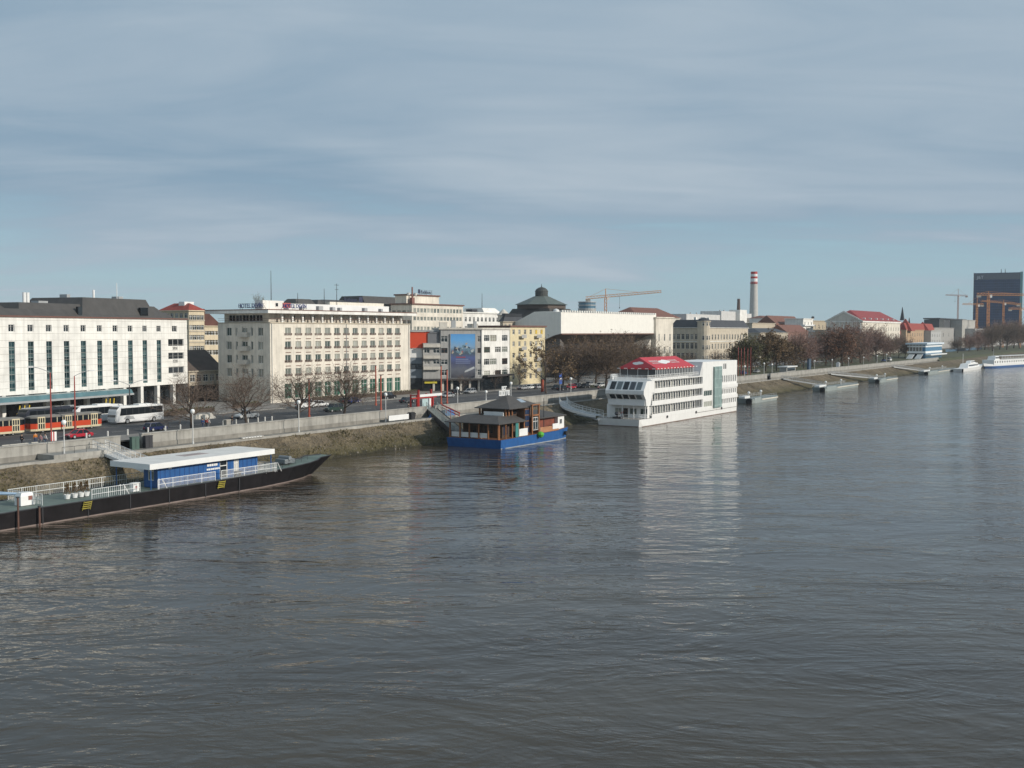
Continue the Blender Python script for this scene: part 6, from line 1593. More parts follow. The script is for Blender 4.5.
for i, (px, r, y, kd) in enumerate(((958, -40, 346, 'dense'), (969, -45, 340, 'purple'), (978, -40, 336, 'purple'), (985, -48, 332, 'purple'), (993, -40, 329, 'dense'), (1000, -48, 326, 'purple'), (1007, -40, 326, 'dense'), (1014, -48, 326.5, 'purple'), (1020, -40, 328, 'dense'), (1027, -46, 328, 'purple'), (1036, -40, 329, 'dense'))):
    tree('belt_tree', kd, 'bare brown tree below the dark glass tower, %s from the left in its belt' % ORD[i], px, r + (22 if i > 3 else 12), y - 9, GT, 1.25)

# ================================================================ VEHICLES
def wheel(parent, x, y, r, w=.22):
    t = MB(); t.disc(0, -w / 2, w / 2, 0, r, 14); o = t.build('wheel', RUBBER, parent, (x, y, r)); q = MB(); q.disc(0, -w / 2 - .012, w / 2 + .012, 0, r * .6, 10); q.build('rim', STEEL, o); return o
CARP = M('car_paint', (.3, .02, .025), rough=.3, var=.03)
LAMPG = M('lamp_glass', (.6, .6, .58), rough=.2); TAILR = M('tail_red', (.35, .01, .01), rough=.3)
def carpaint(nm, c): return M('car_paint_' + nm, c, rough=.3, var=.03)
def make_car(kind, label, s, r, rot, paint, group):
    t = thing('parked_car', label, 'car', s, r, RZ + .006, rot, group)
    L2 = {'hatch': 1.95, 'saloon': 2.2, 'suv': 2.3, 'pickup': 2.6, 'van': 2.5}[kind]; H = {'hatch': 1.45, 'saloon': 1.42, 'suv': 1.8, 'pickup': 1.75, 'van': 2.2}[kind]; bl = H * .58; w = .86
    prof = [(-L2, .28), (L2, .28), (L2 + .04, bl * .72), (L2 - .18, bl * .88), (L2 * .42, bl), (-L2 * .92, bl * 1.02), (-L2 - .02, bl * .8)]
    bm = bmesh.new()
    b = MB(); b.exty(prof[:], -w, w)
    me = b.mesh('body', paint); bm.from_mesh(me)
    bmesh.ops.bevel(bm, geom=[e for e in bm.edges], offset=.07, segments=2, affect='EDGES'); bm.to_mesh(me); bm.free(); me.polygons.foreach_set('use_smooth', [False] * len(me.polygons))
    place(me, 'body', t, (0, 0, 0))
    cab = {'hatch': (-1.85, 1.0, -1.5, .35), 'saloon': (-1.55, 1.05, -.95, .3), 'suv': (-2.2, 1.05, -2.0, .4), 'pickup': (-.35, 1.15, -.2, .55), 'van': (-2.4, 1.6, -2.35, .9)}[kind]
    g = MB(); g.hexa([(cab[0], -w + .05), (cab[1], -w + .05), (cab[1], w - .05), (cab[0], w - .05)], bl * .97, [(cab[2], -w + .2), (cab[3], -w + .2), (cab[3], w - .2), (cab[2], w - .2)], H - .06); g.build('window_glass', GLASSD, t)
    q = MB(); q.hexa([(cab[2] - .04, -w + .19), (cab[3] + .04, -w + .19), (cab[3] + .04, w - .19), (cab[2] - .04, w - .19)], H - .058, [(cab[2] + .06, -w + .26), (cab[3] - .06, -w + .26), (cab[3] - .06, w - .26), (cab[2] + .06, w - .26)], H)
    for sg in (-1, 1):
        for xb_, xt_ in ((cab[0], cab[2]), (cab[1], cab[3]), ((cab[0] + cab[1]) / 2, (cab[2] + cab[3]) / 2)): q.bar((xb_, sg * (w - .04), bl * .98), (xt_, sg * (w - .19), H - .03), .05)
    q.build('roof', paint, t)
    if kind == 'pickup':
        q = MB(); q.box(-L2 + .1, -.5, -.7, .7, bl * 1.0, bl * 1.03); q.build('load_bed', DKMET, t)
    for x in (-L2 * .62, L2 * .62):
        for y in (-w + .08, w - .08): wheel(t, x, y, .33)
    for y in (-.6, .6):
        q = MB(); q.box(L2 - .02, L2 + .05, y - .17, y + .17, bl * .62, bl * .76); q.build('headlight', LAMPG, t)
        q = MB(); q.box(-L2 - .05, -L2 + .03, y - .15, y + .15, bl * .66, bl * .85); q.build('tail_light', TAILR, t)
    q = MB(); q.box(L2 - .03, L2 + .1, -w + .05, w - .05, .3, .48); q.box(-L2 - .1, -L2 + .03, -w + .05, w - .05, .3, .48); q.build('bumper', DKMET, t)
    return t
GC_ = 'cars on the quay road'
make_car('saloon', 'red saloon car by the quay wall in front of the trams', 20.4, -10.5, math.pi, carpaint('red', (.40, .02, .035)), GC_)
make_car('hatch', 'dark blue hatchback driving past the white coach', 35.6, -10.4, 0, carpaint('navy', (.012, .02, .08)), GC_)
make_car('pickup', 'white pickup behind the tree trunk before the shaded hotel side', 63.4, -17.0, math.pi, carpaint('white', (.70, .70, .68)), GC_)
def carpx(kind, px, r, label, paint, rot=0.): make_car(kind, label, col(px, r), r, rot, paint, GC_)
cw = MATS['car_paint_white']; cs_ = carpaint('silver', (.36, .37, .38)); cb = carpaint('black', (.015, .015, .018)); cg = carpaint('green', (.03, .055, .045)); cbl = carpaint('blue', (.02, .045, .18)); cr_ = MATS['car_paint_red']
carpx('van', 305, -28, 'long white car parked left of the slender tree, before the cream hotel', cw)
carpx('saloon', 319, -28.5, 'white saloon parked behind the slender bare tree', cw)
carpx('suv', 333, -15, 'dark green off-road car beside the broad bare tree', cg, math.pi)
carpx('hatch', 353, -30, 'blue hatchback parked right of the broad bare tree', cbl)
carpx('hatch', 346, -31, 'dark car half hidden behind the broad tree trunk', cb)
carpx('suv', 388, -33, 'black car parked at the hotel hedge near the red poles', cb)
carpx('saloon', 407, -20, 'dark grey saloon just left of the red gate', carpaint('grey', (.06, .065, .075)))
for i, (px, r, k, c, lb) in enumerate(((447, -24, 'saloon', cs_, 'silver car behind the lamp post right of the red gate'), (455, -30, 'hatch', cb, 'black hatchback parked under the blue banner'), (470, -30, 'hatch', cs_, 'silver hatchback before the grey shops'), (523, -28, 'saloon', cs_, 'silver car left of the yellow house entrance'), (530, -28, 'saloon', cw, 'white car before the yellow house'), (538, -27, 'hatch', cs_, 'light hatchback at the right side of the yellow house'),
        (557, -20, 'hatch', cb, 'dark car right of the leaning tree'), (563, -16, 'saloon', cb, 'black saloon left of the lamp before the gallery trees'), (571, -18, 'hatch', cr_, 'red hatchback parked under the gallery trees'), (578, -20, 'hatch', cs_, 'silver hatchback right of the red one'), (585, -17, 'saloon', cb, 'black saloon before the forked tree'), (590, -22, 'saloon', cs_, 'silver saloon behind the forked tree'), (612, -19, 'hatch', cr_, 'red hatchback right of the forked tree'), (618, -22, 'saloon', cg, 'dark green car beside the ship bow'),
        (600, -16, 'hatch', cw, 'white hatchback near the forked tree foot'), (744, -14, 'hatch', cbl, 'blue car among the olive-brown trees'), (757, -16, 'saloon', cs_, 'silver car among the olive-brown trees'), (890, -14, 'van', cw, 'white van parked by the far quay wall'), (884, -14, 'saloon', cbl, 'blue car beside the far white van'))):
    carpx(k, px, r, lb, c, 0 if i % 2 else math.pi)

# coaches
def make_coach(label, s, r, rot, L_, body, lower, group='coaches in front of the white hotel'):
    t = thing('coach', label, 'coach', s, r, RZ + .006, rot, group)
    h = 3.3; w = 1.25
    prof = [(0, .35), (L_, .35), (L_ + .12, 1.2), (L_ - .1, 2.6), (L_ - .9, h), (.25, h), (0, 3.1)]       # front at +x
    b = MB(); b.exty(prof, -w, w); me = b.mesh('body', body); bm = bmesh.new(); bm.from_mesh(me); bmesh.ops.bevel(bm, geom=bm.edges[:], offset=.12, segments=2, affect='EDGES'); bm.to_mesh(me); bm.free(); place(me, 'body', t, (0, 0, 0))
    for sg in (-1, 1):
        b = MB(); y = sg * (w + .012); P = [(.35, 1.75), (L_ - .75, 1.6), (L_ - 1.05, 2.95), (.35, 3.0)]
        b.exty(P, y - .012, y + .012); b.build('side_glass', GLASSD, t)
        b = MB(); b.exty([(L_ * .62, .8), (L_ * .86, .9), (L_ * .8, 1.55), (L_ * .66, 1.4)], y - .01, y + .01); b.build('side_emblem', lower, t)
        b = MB()
        for k in range(1, 7): x = .35 + (L_ - 1.2) * k / 7; b.box(x - .04, x + .04, y - .02, y + .02, 1.7, 2.98)
        b.build('window_post', DKMET, t)
    b = MB(); b.poly([(L_ + .12 - .02 + .06, -1.08, 1.3), (L_ + .12 + .04, 1.08, 1.3), (L_ - .55, 1.08, 3.15), (L_ - .55 + .0, -1.08, 3.15)]); o = b
    g = MB(); g.hexa([(L_ - .4, -1.1), (L_ + .16, -1.1), (L_ + .16, 1.1), (L_ - .4, 1.1)], 1.35, [(L_ - .9, -1.08), (L_ - .42, -1.08), (L_ - .42, 1.08), (L_ - .9, 1.08)], 3.2); g.build('windscreen', GLASSD, t)
    b = MB(); b.box(-.03, .05, -.95, .95, 1.9, 2.9); b.build('rear_window', GLASSD, t)
    for x in (2.4, L_ - 2.4):
        for y in (-w + .1, w - .1): wheel(t, x, y, .5, .3)
    for y in (-.9, .9):
        q = MB(); q.box(L_ + .05, L_ + .15, y - .2, y + .2, .7, .95); q.build('headlight', LAMPG, t)
        q = MB(); q.box(-.04, .05, y - .12, y + .12, .8, 1.3); q.build('tail_light', TAILR, t)
    b = MB(); b.box(2.5, 5.5, -.8, .8, h + .003, h + .2); b.build('roof_unit', body, t)
    return t
COACHW = M('coach_white', (.74, .74, .73), rough=.3, var=.04); COACHD = M('coach_dark', (.03, .035, .05), rough=.3, var=.05)
make_coach('white touring coach with dark side glass, right of the trams', 51.0, -27.6, math.pi, 10.9, COACHW, STEEL)
make_coach('second white coach mostly hidden behind the front of the white touring coach', 46.6, -33.8, math.pi, 10.5, COACHW, DKMET)
t = make_coach('dark navy coach with silver roof line behind the trams', 38.6, -35.0, math.pi, 12., COACHD, DKMET)
b = MB(); b.path([(.2, -1.3, 3.35), (10.9, -1.3, 3.35), (11.8, -1.3, 2.2)], .09, 5); b.build('silver_roof_line', STEEL, t)

# trams
TRR = M('tram_red', (.52, .055, .015), rough=.4, var=.1); TRC = M('tram_cream', (.62, .54, .36), rough=.45, var=.1)
def make_tram(label, s, r):
    t = thing('tram', label, 'tram', s, r, RZ + .006, 0, 'coupled red and cream trams')
    L_ = 14.; w = 1.22
    pl = [(0, -.7), (.7, -w), (L_ - .7, -w), (L_, -.7), (L_, .7), (L_ - .7, w), (.7, w), (0, .7)]
    b = MB(); b.prism(pl, .75, 1.65); b.build('lower_body', TRR, t)
    b = MB(); b.prism(pl, 1.653, 2.55); b.build('window_band', GLASSD, t)
    b = MB(); b.prism(pl, 2.553, 2.75); tp_ = [(x * .9 + L_ * .05, y * .75) for x, y in pl]; b.hexa(pl, 2.753, tp_, 2.95); b.build('roof', M('tram_roof', (.20, .19, .17), var=.2), t)
    b = MB(); b.prism([(x * .995 + .03, y * .98) for x, y in pl], .4, .747); b.build('skirt', TRC, t)
    for x0 in (1.0, 6.2, 11.4):
        for sg in (-1, 1):
            y = sg * (w + .02); b = MB()
            for k in range(4): b.box(x0 + k * .42, x0 + k * .42 + .13, min(y - .03, y + .03), max(y - .03, y + .03), .5, 2.7)
            b.box(x0, x0 + 1.39, y - .025, y + .025, 2.55, 2.75); b.box(x0, x0 + 1.39, y - .025, y + .025, .5, .75); b.box(x0, x0 + 1.39, y - .022, y + .022, 1.6, 1.75)
            b.build('folding_door', TRC, t)
            b = MB(); b.box(x0 + .05, x0 + 1.35, y - .012, y + .012, .76, 2.54); b.build('door_glass', GLASSD, t)
    b = MB()
    for x in (3.6, 4.7, 5.8, 8.7, 9.8, 10.9): 
        for sg in (-1, 1): b.box(x - .06, x + .06, sg * w - .02, sg * w + .02, 1.66, 2.54)
    b.build('window_post', TRC, t)
    for x in (2.2, 3.8, 10.2, 11.8):
        for y in (-.8, .8): wheel(t, x, y, .36, .14)
    b = MB(); b.box(5.5, 8.5, -.5, .5, 2.95, 3.15); b.bar((7, 0, 3.1), (6.2, 0, 4.3), .04); b.bar((6.2, 0, 4.3), (7, 0, 5.), .04); b.bar((7, -.8, 5.), (7, .8, 5.), .03); b.build('pantograph', DKMET, t)
    for x, m in ((0, TAILR), (L_, LAMPG)):
        for y in (-.5, .5): q = MB(); q.box(x - .03, x + .03, y - .12, y + .12, 1.0, 1.25); q.build('lamp', m, t)
    return t
make_tram('red and cream tram car cut by the left edge of the picture', 5.6, -24.2)
make_tram('red and cream tram car between the dark coach and the red saloon', 20.7, -24.2)

# ================================================================ STREET FURNITURE
LAMPW = M('lamp_post_white', (.62, .62, .60), rough=.5, var=.06)
def make_lamp(label, s, r, z, h):
    t = thing('globe_lamp', label, 'street lamp', s, r, z, 0, 'white globe lamps along the lower walk')
    b = MB(); b.lathe([(.17, 0), (.17, .5), (.09, .55), (.07, h - .3)], 8); b.build('post', LAMPW, t)
    b = MB(); b.lathe([(.08, h - .3), (.22, h - .25), (.33, h - .05), (.36, h + .12), (.30, h + .34), (.12, h + .46)], 12); b.build('globe', M('white_globe', (.85, .85, .82), rough=.25, var=.02), t, smooth=True)
    return t
for px, r, yt, z, lb in ((62, 3.4, 421, 4.17, 'leftmost white globe lamp, before the trams and red saloon'), (191.5, 3.4, 410, 4.17, 'white globe lamp behind the white roof of the blue pavilion'), (298, 3.4, 401, 4.17, 'white globe lamp in front of the slender bare tree'),
        (385.3, 1.6, 393.5, 4.17, 'white globe lamp beside the white wall banner'), (457.5, -.9, 387.5, RZ + .12, 'white globe lamp right of the red gate'), (486, -7, 391, RZ + .12, 'short globe lamp above the dark hipped roof, left of the cut-out sign'), (511, -1, 382.5, RZ + .12, 'white globe lamp rising behind the roof of the restaurant boat'), (571, -.9, 378, RZ + .12, 'white globe lamp before the dense gallery trees'),
        (745, -.8, 366, RZ + .12, 'white globe lamp just right of the white ship stern'), (764.5, -.9, 363, RZ + .12, 'white globe lamp before the olive-brown trees, near the kiosk'), (772.5, -.9, 364, RZ + .12, 'bright thick globe lamp beside the white kiosk'),
        (815, -.9, 360.5, RZ + .12, 'white globe lamp right of the blue notice column'), (832.5, -.9, 359.5, RZ + .12, 'white globe lamp below the left edge of the museum tree row'), (849, -.9, 358, RZ + .12, 'white globe lamp below the pediment'), (864, -.9, 357, RZ + .12, 'white globe lamp below the museum corner'), (877.5, -.9, 355.5, RZ + .12, 'white globe lamp below the right museum windows'), (887, -.9, 354, RZ + .12, 'white globe lamp before the far parked van')):
    s = col(px, r); make_lamp(lb, s, r, z, zat(s, r, yt) - z - .3)

REDPOLE = M('red_pole_paint', (.33, .06, .045), rough=.6, var=.15)
def make_mast(label, px, r, ytop, arms, mat=REDPOLE, name='street_light', cat='street light'):
    s = col(px, r); h = zat(s, r, ytop) - RZ
    t = thing(name, label, cat, s, r, RZ, 0)
    b = MB(); b.lathe([(.2, 0), (.2, 1.2), (.13, 1.3), (.09, h)], 8); b.build('pole', mat, t)
    for sg in arms:
        a = R(-32) if sg > 0 else R(148)                                   # arms spread across the picture
        ux_, uy_ = math.cos(a), math.sin(a)
        P = [(ux_ * q * 2.9, uy_ * q * 2.9, h + math.sin(q * 1.6) * .9) for q in (0, .15, .35, .6, .8, 1.)]
        b = MB(); b.path(P, .055, 5); b.build('arm', STEEL, t)
        e = P[-1]; b = MB(); b.box(-.55, .35, -.16, .16, -.09, .09); o = b.build('lamp_head', WPAINT, t, e, a)
    return t
make_mast('tall red-footed street light with arm reaching left, before the white hotel', 49.3, -9, 372.5, (-1,))
make_mast('red-footed street light with arm reaching right, behind the tram roofs', 73.5, -20, 376, (1,))
make_mast('dark street light with two short arms in front of the white hotel columns', 128.5, -30, 385, (1, -1), DKMET)
for i, (px, r, y, lb) in enumerate(((308.5, -8.5, 380, 'orange-red bare pole right of the slender tree'), (375.5, -20, 366, 'left one of two tall orange-red poles before the right hotel windows'), (380.5, -9, 376, 'right, nearer one of two orange-red poles before the right hotel windows'), (441, -10, 366, 'left red mast of the pair behind the red gate'), (447, -10, 370, 'right red mast of the pair behind the red gate'))):
    s = col(px, r); h = zat(s, r, y) - RZ
    t = thing('red_pole', lb, 'pole', s, r, RZ, 0, 'red poles by the street')
    b = MB(); b.lathe([(.26, 0), (.26, .4), (.18, .45), (.15, h)], 8); b.build('post', M('orange_red_pole', (.42, .09, .05), rough=.6, var=.15), t)
    b = MB(); b.lathe([(.22, h), (.22, h + .15)], 8); b.build('cap', DKMET, t)
GFP = 'red flag poles right of the ship'
for i, px in enumerate((738.5, 741.5, 744.5, 748, 751)):
    s = col(px, -9); t = thing('flag_pole', 'thin red flag pole above the ship stern, %s from the left of its row' % ORD[i], 'flag pole', s, -9, RZ, 0, GFP)
    h = zat(s, -9, 347 + (i % 2)) - RZ; b = MB(); b.lathe([(.12, 0), (.07, h)], 6); b.build('pole', REDPOLE, t)
    b = MB(); b.exty([(0.08, h - 3.2), (.22, h - 3.0), (.26, h - .3), (.08, h - .2)], -.05, .05); b.build('furled_flag', M('flag_red', (.30, .10, .10), var=.2), t)
t = thing('red_post', 'red advertising pillar at the foot of the leaning clumpy tree', 'pillar', col(542.5, -16), -16, RZ)
b = MB(); b.box(-.4, .4, -.25, .25, .2, 3.6); b.build('board', M('dull_orange_red', (.30, .06, .03), rough=.7), t); b = MB(); b.box(-.45, .45, -.3, .3, 0, .195); b.box(-.45, .45, -.3, .3, 3.603, 3.75); b.build('frame', DKMET, t)
t = thing('blue_sign_post', 'blue and white sign panel on post among the gallery trees', 'sign', col(560.5, -15), -15, RZ)
b = MB(); b.bar((0, .1, 0), (0, .1, 5.), .1, 6); b.build('post', STEEL, t); b = MB(); b.box(-.8, .8, -.1, .0, 2., 5.2); b.build('panel', M('sign_blue', (.03, .09, .35)), t); b = MB(); b.box(-.6, .5, -.13, -.103, 3.2, 3.9); b.build('white_field', WPAINT, t)
t = thing('notice_column', 'dark blue-grey rectangular notice column on the far promenade', 'notice column', col(809.5, -1.6), -1.6, RZ + .12)
b = MB(); b.box(-1.5, 1.5, -.4, .4, .3, 5.2); b.build('panel', M('column_blue', (.05, .08, .12)), t); b = MB(); b.box(-1.6, 1.6, -.5, .5, 0, .295); b.box(-1.6, 1.6, -.5, .5, 5.203, 5.5); b.build('frame', DKMET, t)
s_ = col(786, -4)
t = thing('kiosk', 'low kiosk with white flat roof at the end of the olive-brown trees', 'kiosk', s_, -3.6, RZ)
b = MB(); b.box(0, 12, 0, 3, 0, 2.4); b.build('wall', M('kiosk_grey', (.30, .30, .28)), t); b = MB(); b.box(-.6, 12.6, -.6, 3.6, 2.41, 2.8); b.build('roof', WPAINT, t); b = MB(); b.box(1, 11, -.05, -.005, .9, 2.1); b.build('window', GLASSD, t)
t = thing('white_booth', 'small white booth at the quay wall left of the museum tree row', 'booth', col(842, .2), -1.4, RZ + .12)
b = MB(); b.box(-.9, .9, -.7, .7, 0, 2.3); b.build('wall', WPAINT, t); b = MB(); b.hexa([(-1.1, -.9), (1.1, -.9), (1.1, .9), (-1.1, .9)], 2.3, [(-.5, -.3), (.5, -.3), (.5, .3), (-.5, .3)], 2.9); b.build('roof', STEEL, t); b = MB(); b.box(-.35, .35, -.72, -.702, .2, 2.); b.build('door', DKMET, t)
# white banner on the quay wall
sb2 = col(387.5, 2.2); sb3 = col(407.5, 2.2)
t = thing('wall_banner', 'long plain white banner board below the quay wall, right of the cream hotel', 'banner', sb2, 2.4, 4.17)
zz0, zz1 = zat(sb2, 2.4, 420.5) - 4.17, zat(sb2, 2.4, 416.3) - 4.17
b = MB(); b.box(0, sb3 - sb2, -.05, .05, .3, 1.35); b.build('board', WPAINT, t)
b = MB(); 
for k in range(5): b.bar(((sb3 - sb2) * k / 4, .1, 0), ((sb3 - sb2) * k / 4, .1, 1.4), .05)
b.build('frame', DKMET, t)
t = thing('dark_bin', 'dark waste container at the right end of the white banner board', 'container', sb3 + 1.2, 2.2, 4.17)
b = MB(); b.hexa([(-.6, -.5), (.6, -.5), (.6, .5), (-.6, .5)], .15, [(-.75, -.6), (.75, -.6), (.75, .6), (-.75, .6)], 1.3); b.build('body', DKMET, t); b = MB(); b.hexa([(-.8, -.65), (.8, -.65), (.8, .65), (-.8, .65)], 1.303, [(-.7, -.3), (.7, -.3), (.7, .4), (-.7, .4)], 1.6); b.build('lid', RUBBER, t)
t = thing('graffiti_slab', 'white-sprayed concrete slab lying at the crest of the bank behind the blue pavilion', 'slab', col(249, 4.0), 4.3, 4.40)
b = MB(); b.box(-2.6, 2.6, -.35, .35, .02, .22); b.build('slab', CONC, t)
b = MB()
for k in range(7): x = -2.3 + k * .66; b.box(x, x + .45, -.37, -.352, .06, .2); b.box(x + .05, x + .4, -.2, .15, .221, .235)
b.build('spray_marks', WPAINT, t)
# bollards on the kerb
def make_bollard():
    b = MB(); b.lathe([(.14, 0), (.13, .75), (.15, .8), (.1, .95)], 8); return b.mesh('bollard', M('bollard_white', (.62, .61, .57)))
bm_ = make_bollard()
for i, px in enumerate((84.5, 106, 126, 146.5, 164, 179, 222, 235, 247, 257, 264, 271)):
    o = bpy.data.objects.new('bollard', bm_); C.objects.link(o); o.location = W(col(px, -7.2), -7.2, RZ + .12); o.rotation_euler = (0, 0, A)
    tag(o, 'white kerb bollard, %s from the left of the row above the quay wall' % ORD[i], 'bollard', 'white bollards on the kerb')
for i, px in enumerate((3, 10, 17.5, 25, 31.5)):
    t = thing('concrete_block', 'rounded pale concrete block on the promenade at the left edge, %s from the left' % ORD[i], 'block', col(px, -3.2), -3.2, RZ + .12, 0, 'concrete blocks by the trams')
    b = MB(); b.extx([(.35, 0), (.3, .5), (.12, .72), (-.12, .72), (-.3, .5), (-.35, 0)], -.62, .62); b.build('block', M('block_pale', (.46, .43, .37), var=.2), t)
t = thing('red_barrier', 'red and white works barrier board between the trams and the red saloon', 'barrier', col(51.5, -7.), -7.0, RZ + .12)
b = MB(); b.box(-.5, .5, -.05, .05, .2, 1.6); b.build('board', WPAINT, t); b = MB(); b.box(-.5, -.3, -.07, -.052, .2, 1.6); b.box(-.1, .1, -.07, -.052, .2, 1.6); b.build('red_stripe', REDP, t); b = MB(); b.box(-.6, .6, -.3, .3, 0, .19); b.build('foot', RUBBER, t)
for i, (px, r, c_) in enumerate(((150, -35.5, 'brownish stone'), (167, -36.5, 'long low'), (233, -40.5, 'clipped dark'), (300, -41.5, 'long clipped dark'))):
    t = thing('hedge', ('%s planting bed before the white hotel columns' if i == 0 else '%s hedge beside the white coach rear' if i == 1 else '%s hedge before the shaded side of the cream hotel' if i == 2 else '%s hedge along the sunlit cream hotel front') % c_, 'hedge', col(px, r), r, RZ + .1)
    L_ = (9, 12, 8, 46)[i]; b = MB(); rr = random.Random(i)
    for _ in range(int(L_ * 60)):
        p = Vector((rr.uniform(0, L_), rr.uniform(-.6, .6), rr.uniform(.1, 1.15))); u = perp(Vector((0, 0, 1)), rr) * .14; v = perp(u.normalized(), rr) * .14; b.poly([p - u, p - v, p + u, p + v])
    b.build('foliage', LEAFG, t); q = MB(); q.box(0, L_, -.5, .5, 0, .85); q.build('stems', BARK, t)

# cranes
def make_crane(label, px, r, ybase, ytop, px_tail, px_tip, yj0, yj1, wd=1.4, mat=ORANGE, cabin=True):
    s = col(px, r); D = W(s, r).y; k = D / F; p = W(s, r)
    z = lambda y: HE + (HZ - y) * k
    t = thing('tower_crane', label, 'crane', s, r, 0, -A)
    b = MB(); zb_, zt_ = RZ, z(yj0)
    h = wd / 2
    for x in (-h, h):
        for y in (-h, h): b.bar((x, y, zb_), (x, y, zt_), wd * .11)
    n = int((zt_ - zb_) / (wd * 1.6)); dz = (zt_ - zb_) / n
    for i in range(n):
        z0 = zb_ + i * dz; sg = 1 if i % 2 else -1
        for y in (-h, h): b.bar((-h * sg, y, z0), (h * sg, y, z0 + dz), wd * .07); b.bar((y, -h * sg, z0), (y, h * sg, z0 + dz), wd * .07)
    b.build('mast', mat, t)
    xt_, xp_ = (px_tip - px) * k, (px_tail - px) * k
    zt1 = z(yj1); b = MB()
    def zz(x): return zt_ + (zt1 - zt_) * (x / xt_)
    for y in (-h, h): b.bar((xp_, y, zz(xp_)), (xt_, y, zz(xt_)), wd * .12)
    b.bar((xp_, 0, zz(xp_) + wd * 1.1), (xt_, 0, zz(xt_) + wd * .9), wd * .11)
    m = int(abs(xt_ - xp_) / (wd * 1.5))
    for i in range(m):
        x0 = xp_ + (xt_ - xp_) * i / m; x1 = xp_ + (xt_ - xp_) * (i + .5) / m; x2 = xp_ + (xt_ - xp_) * (i + 1) / m
        for y in (-h, h): b.bar((x0, y, zz(x0)), (x1, 0, zz(x1) + wd), wd * .06); b.bar((x1, 0, zz(x1) + wd), (x2, y, zz(x2)), wd * .06)
    b.build('jib', mat, t)
    b = MB(); zc = zt_; b.bar((0, 0, zc), (0, 0, z(ytop)), wd * .18); b.bar((0, 0, z(ytop)), (xt_ * .6, 0, zz(xt_ * .6) + wd), wd * .05); b.bar((0, 0, z(ytop)), (xp_ * .8, 0, zz(xp_ * .8) + wd), wd * .05); b.build('apex', mat, t)
    b = MB(); sx = 1 if xp_ > 0 else -1; b.box(xp_ - sx * wd * 2.2, xp_, -h, h, zz(xp_) - wd * 1.1, zz(xp_) + .1); b.build('counterweight', CONC, t)
    if cabin: b = MB(); b.box(wd * .6, wd * 1.7, -h * 1.1, h * 1.1, zt_ - wd * 1.2, zt_ + wd * .3); b.build('cab', WPAINT, t)
    b = MB(); xh = xt_ * .25; b.bar((xh, 0, zz(xh)), (xh, 0, zz(xh) - wd * 5), wd * .05); b.box(xh - .3, xh + .3, -.3, .3, zz(xh) - wd * 5.6, zz(xh) - wd * 5); b.build('hook', DKMET, t)
make_crane('orange tower crane with long jib behind the white gallery wing', 605.5, -230, 320, 289, 585.5, 661, 297.5, 292.5, 1.6)
make_crane('thin distant red-orange crane above the open concrete floor', 957.5, -150, 320, 289, 967, 945, 296, 295.5, 1.5, M('crane_red', (.34, .14, .09)))
make_crane('tall orange crane with jib to the right, in the middle before the dark tower', 987.8, -70, 330, 291.5, 976, 1030, 295.5, 295.8, 2.2)
make_crane('orange crane with lower jib to the left, at the left side of the dark tower', 976.5, -85, 330, 297, 983, 962, 305, 304.8, 1.7)
make_crane('orange crane in front of the right side of the dark tower', 1020, -28, 330, 303, 1008, 1035, 309.5, 309.5, 1.6)
make_crane('pale-jibbed low crane between the two orange cranes before the tower', 1003, -45, 334, 300, 1019, 981, 303.5, 301.5, 1.5)
# background haze of the city: low houses closing gaps far behind
for i, (a_, b_, r, y, mt, rf, lb) in enumerate(((-40, 60, -150, 324, BEIGE, 'hip', 'far house roofs behind the left part of the white hotel'), (62, 158, -160, 322, CREAM, 'hip', 'far house roofs behind the middle of the white hotel'), (470, 520, -190, 325.5, PALE, 'hip', 'far stone house behind the plain pale block'), (655, 700, -190, 324, BEIGE, 'hip', 'far house left of the heating plant'), (826, 905, -190, 326, PALE, 'flat', 'far pale terrace behind the museum'), (905, 985, -170, 327, GREYW, 'flat', 'far grey terrace behind the spired school'), (985, 1060, -200, 328, GREYW, 'flat', 'far grey terrace behind the low hall'))):
    simple('far_house', lb, 'house', None, a_, b_, r, y, mt, (14, 1.5, [(y + 3, y + 6)]), None, rf, 4, depth=16, roofmat=BRNROOF if i % 2 else SLATE)
s_ = col(957, -32)
t = thing('blue_fence', 'long low blue site fence in front of the far tree belt', 'fence', col(946, -42), -42, RZ)
L_ = col(982, -42) - col(946, -42); b = MB(); b.box(0, L_, -.05, .05, .2, 2.4); b.build('panel', M('fence_blue', (.06, .13, .20), var=.25), t)
b = MB()
for k in range(int(L_ / 6)): b.box(k * 6, k * 6 + .2, -.12, .12, 0, 2.6)
b.build('post', STEEL, t)

# ================================================================ PEOPLE
SKIN = M('skin', (.45, .28, .20), rough=.6, var=.05); HAIR = M('dark_hair', (.03, .02, .015), rough=.8)
def skin_mesh(name, verts, edges, radii, mat):
    me = bpy.data.meshes.new(name + '_cage'); me.from_pydata(verts, edges, [])
    o = bpy.data.objects.new('cage', me); C.objects.link(o)
    m = o.modifiers.new('Skin', 'SKIN'); m.use_smooth_shade = True
    for i, r in enumerate(radii):
        me.skin_vertices[0].data[i].radius = (r, r) if not isinstance(r, tuple) else r
    me.skin_vertices[0].data[0].use_root = True
    sd = o.modifiers.new('S', 'SUBSURF'); sd.levels = 1; sd.render_levels = 1
    dg = bpy.context.evaluated_depsgraph_get(); out = bpy.data.meshes.new_from_object(o.evaluated_get(dg)); out.name = name
    C.objects.unlink(o); bpy.data.objects.remove(o); out.materials.clear(); out.materials.append(mat)
    return out
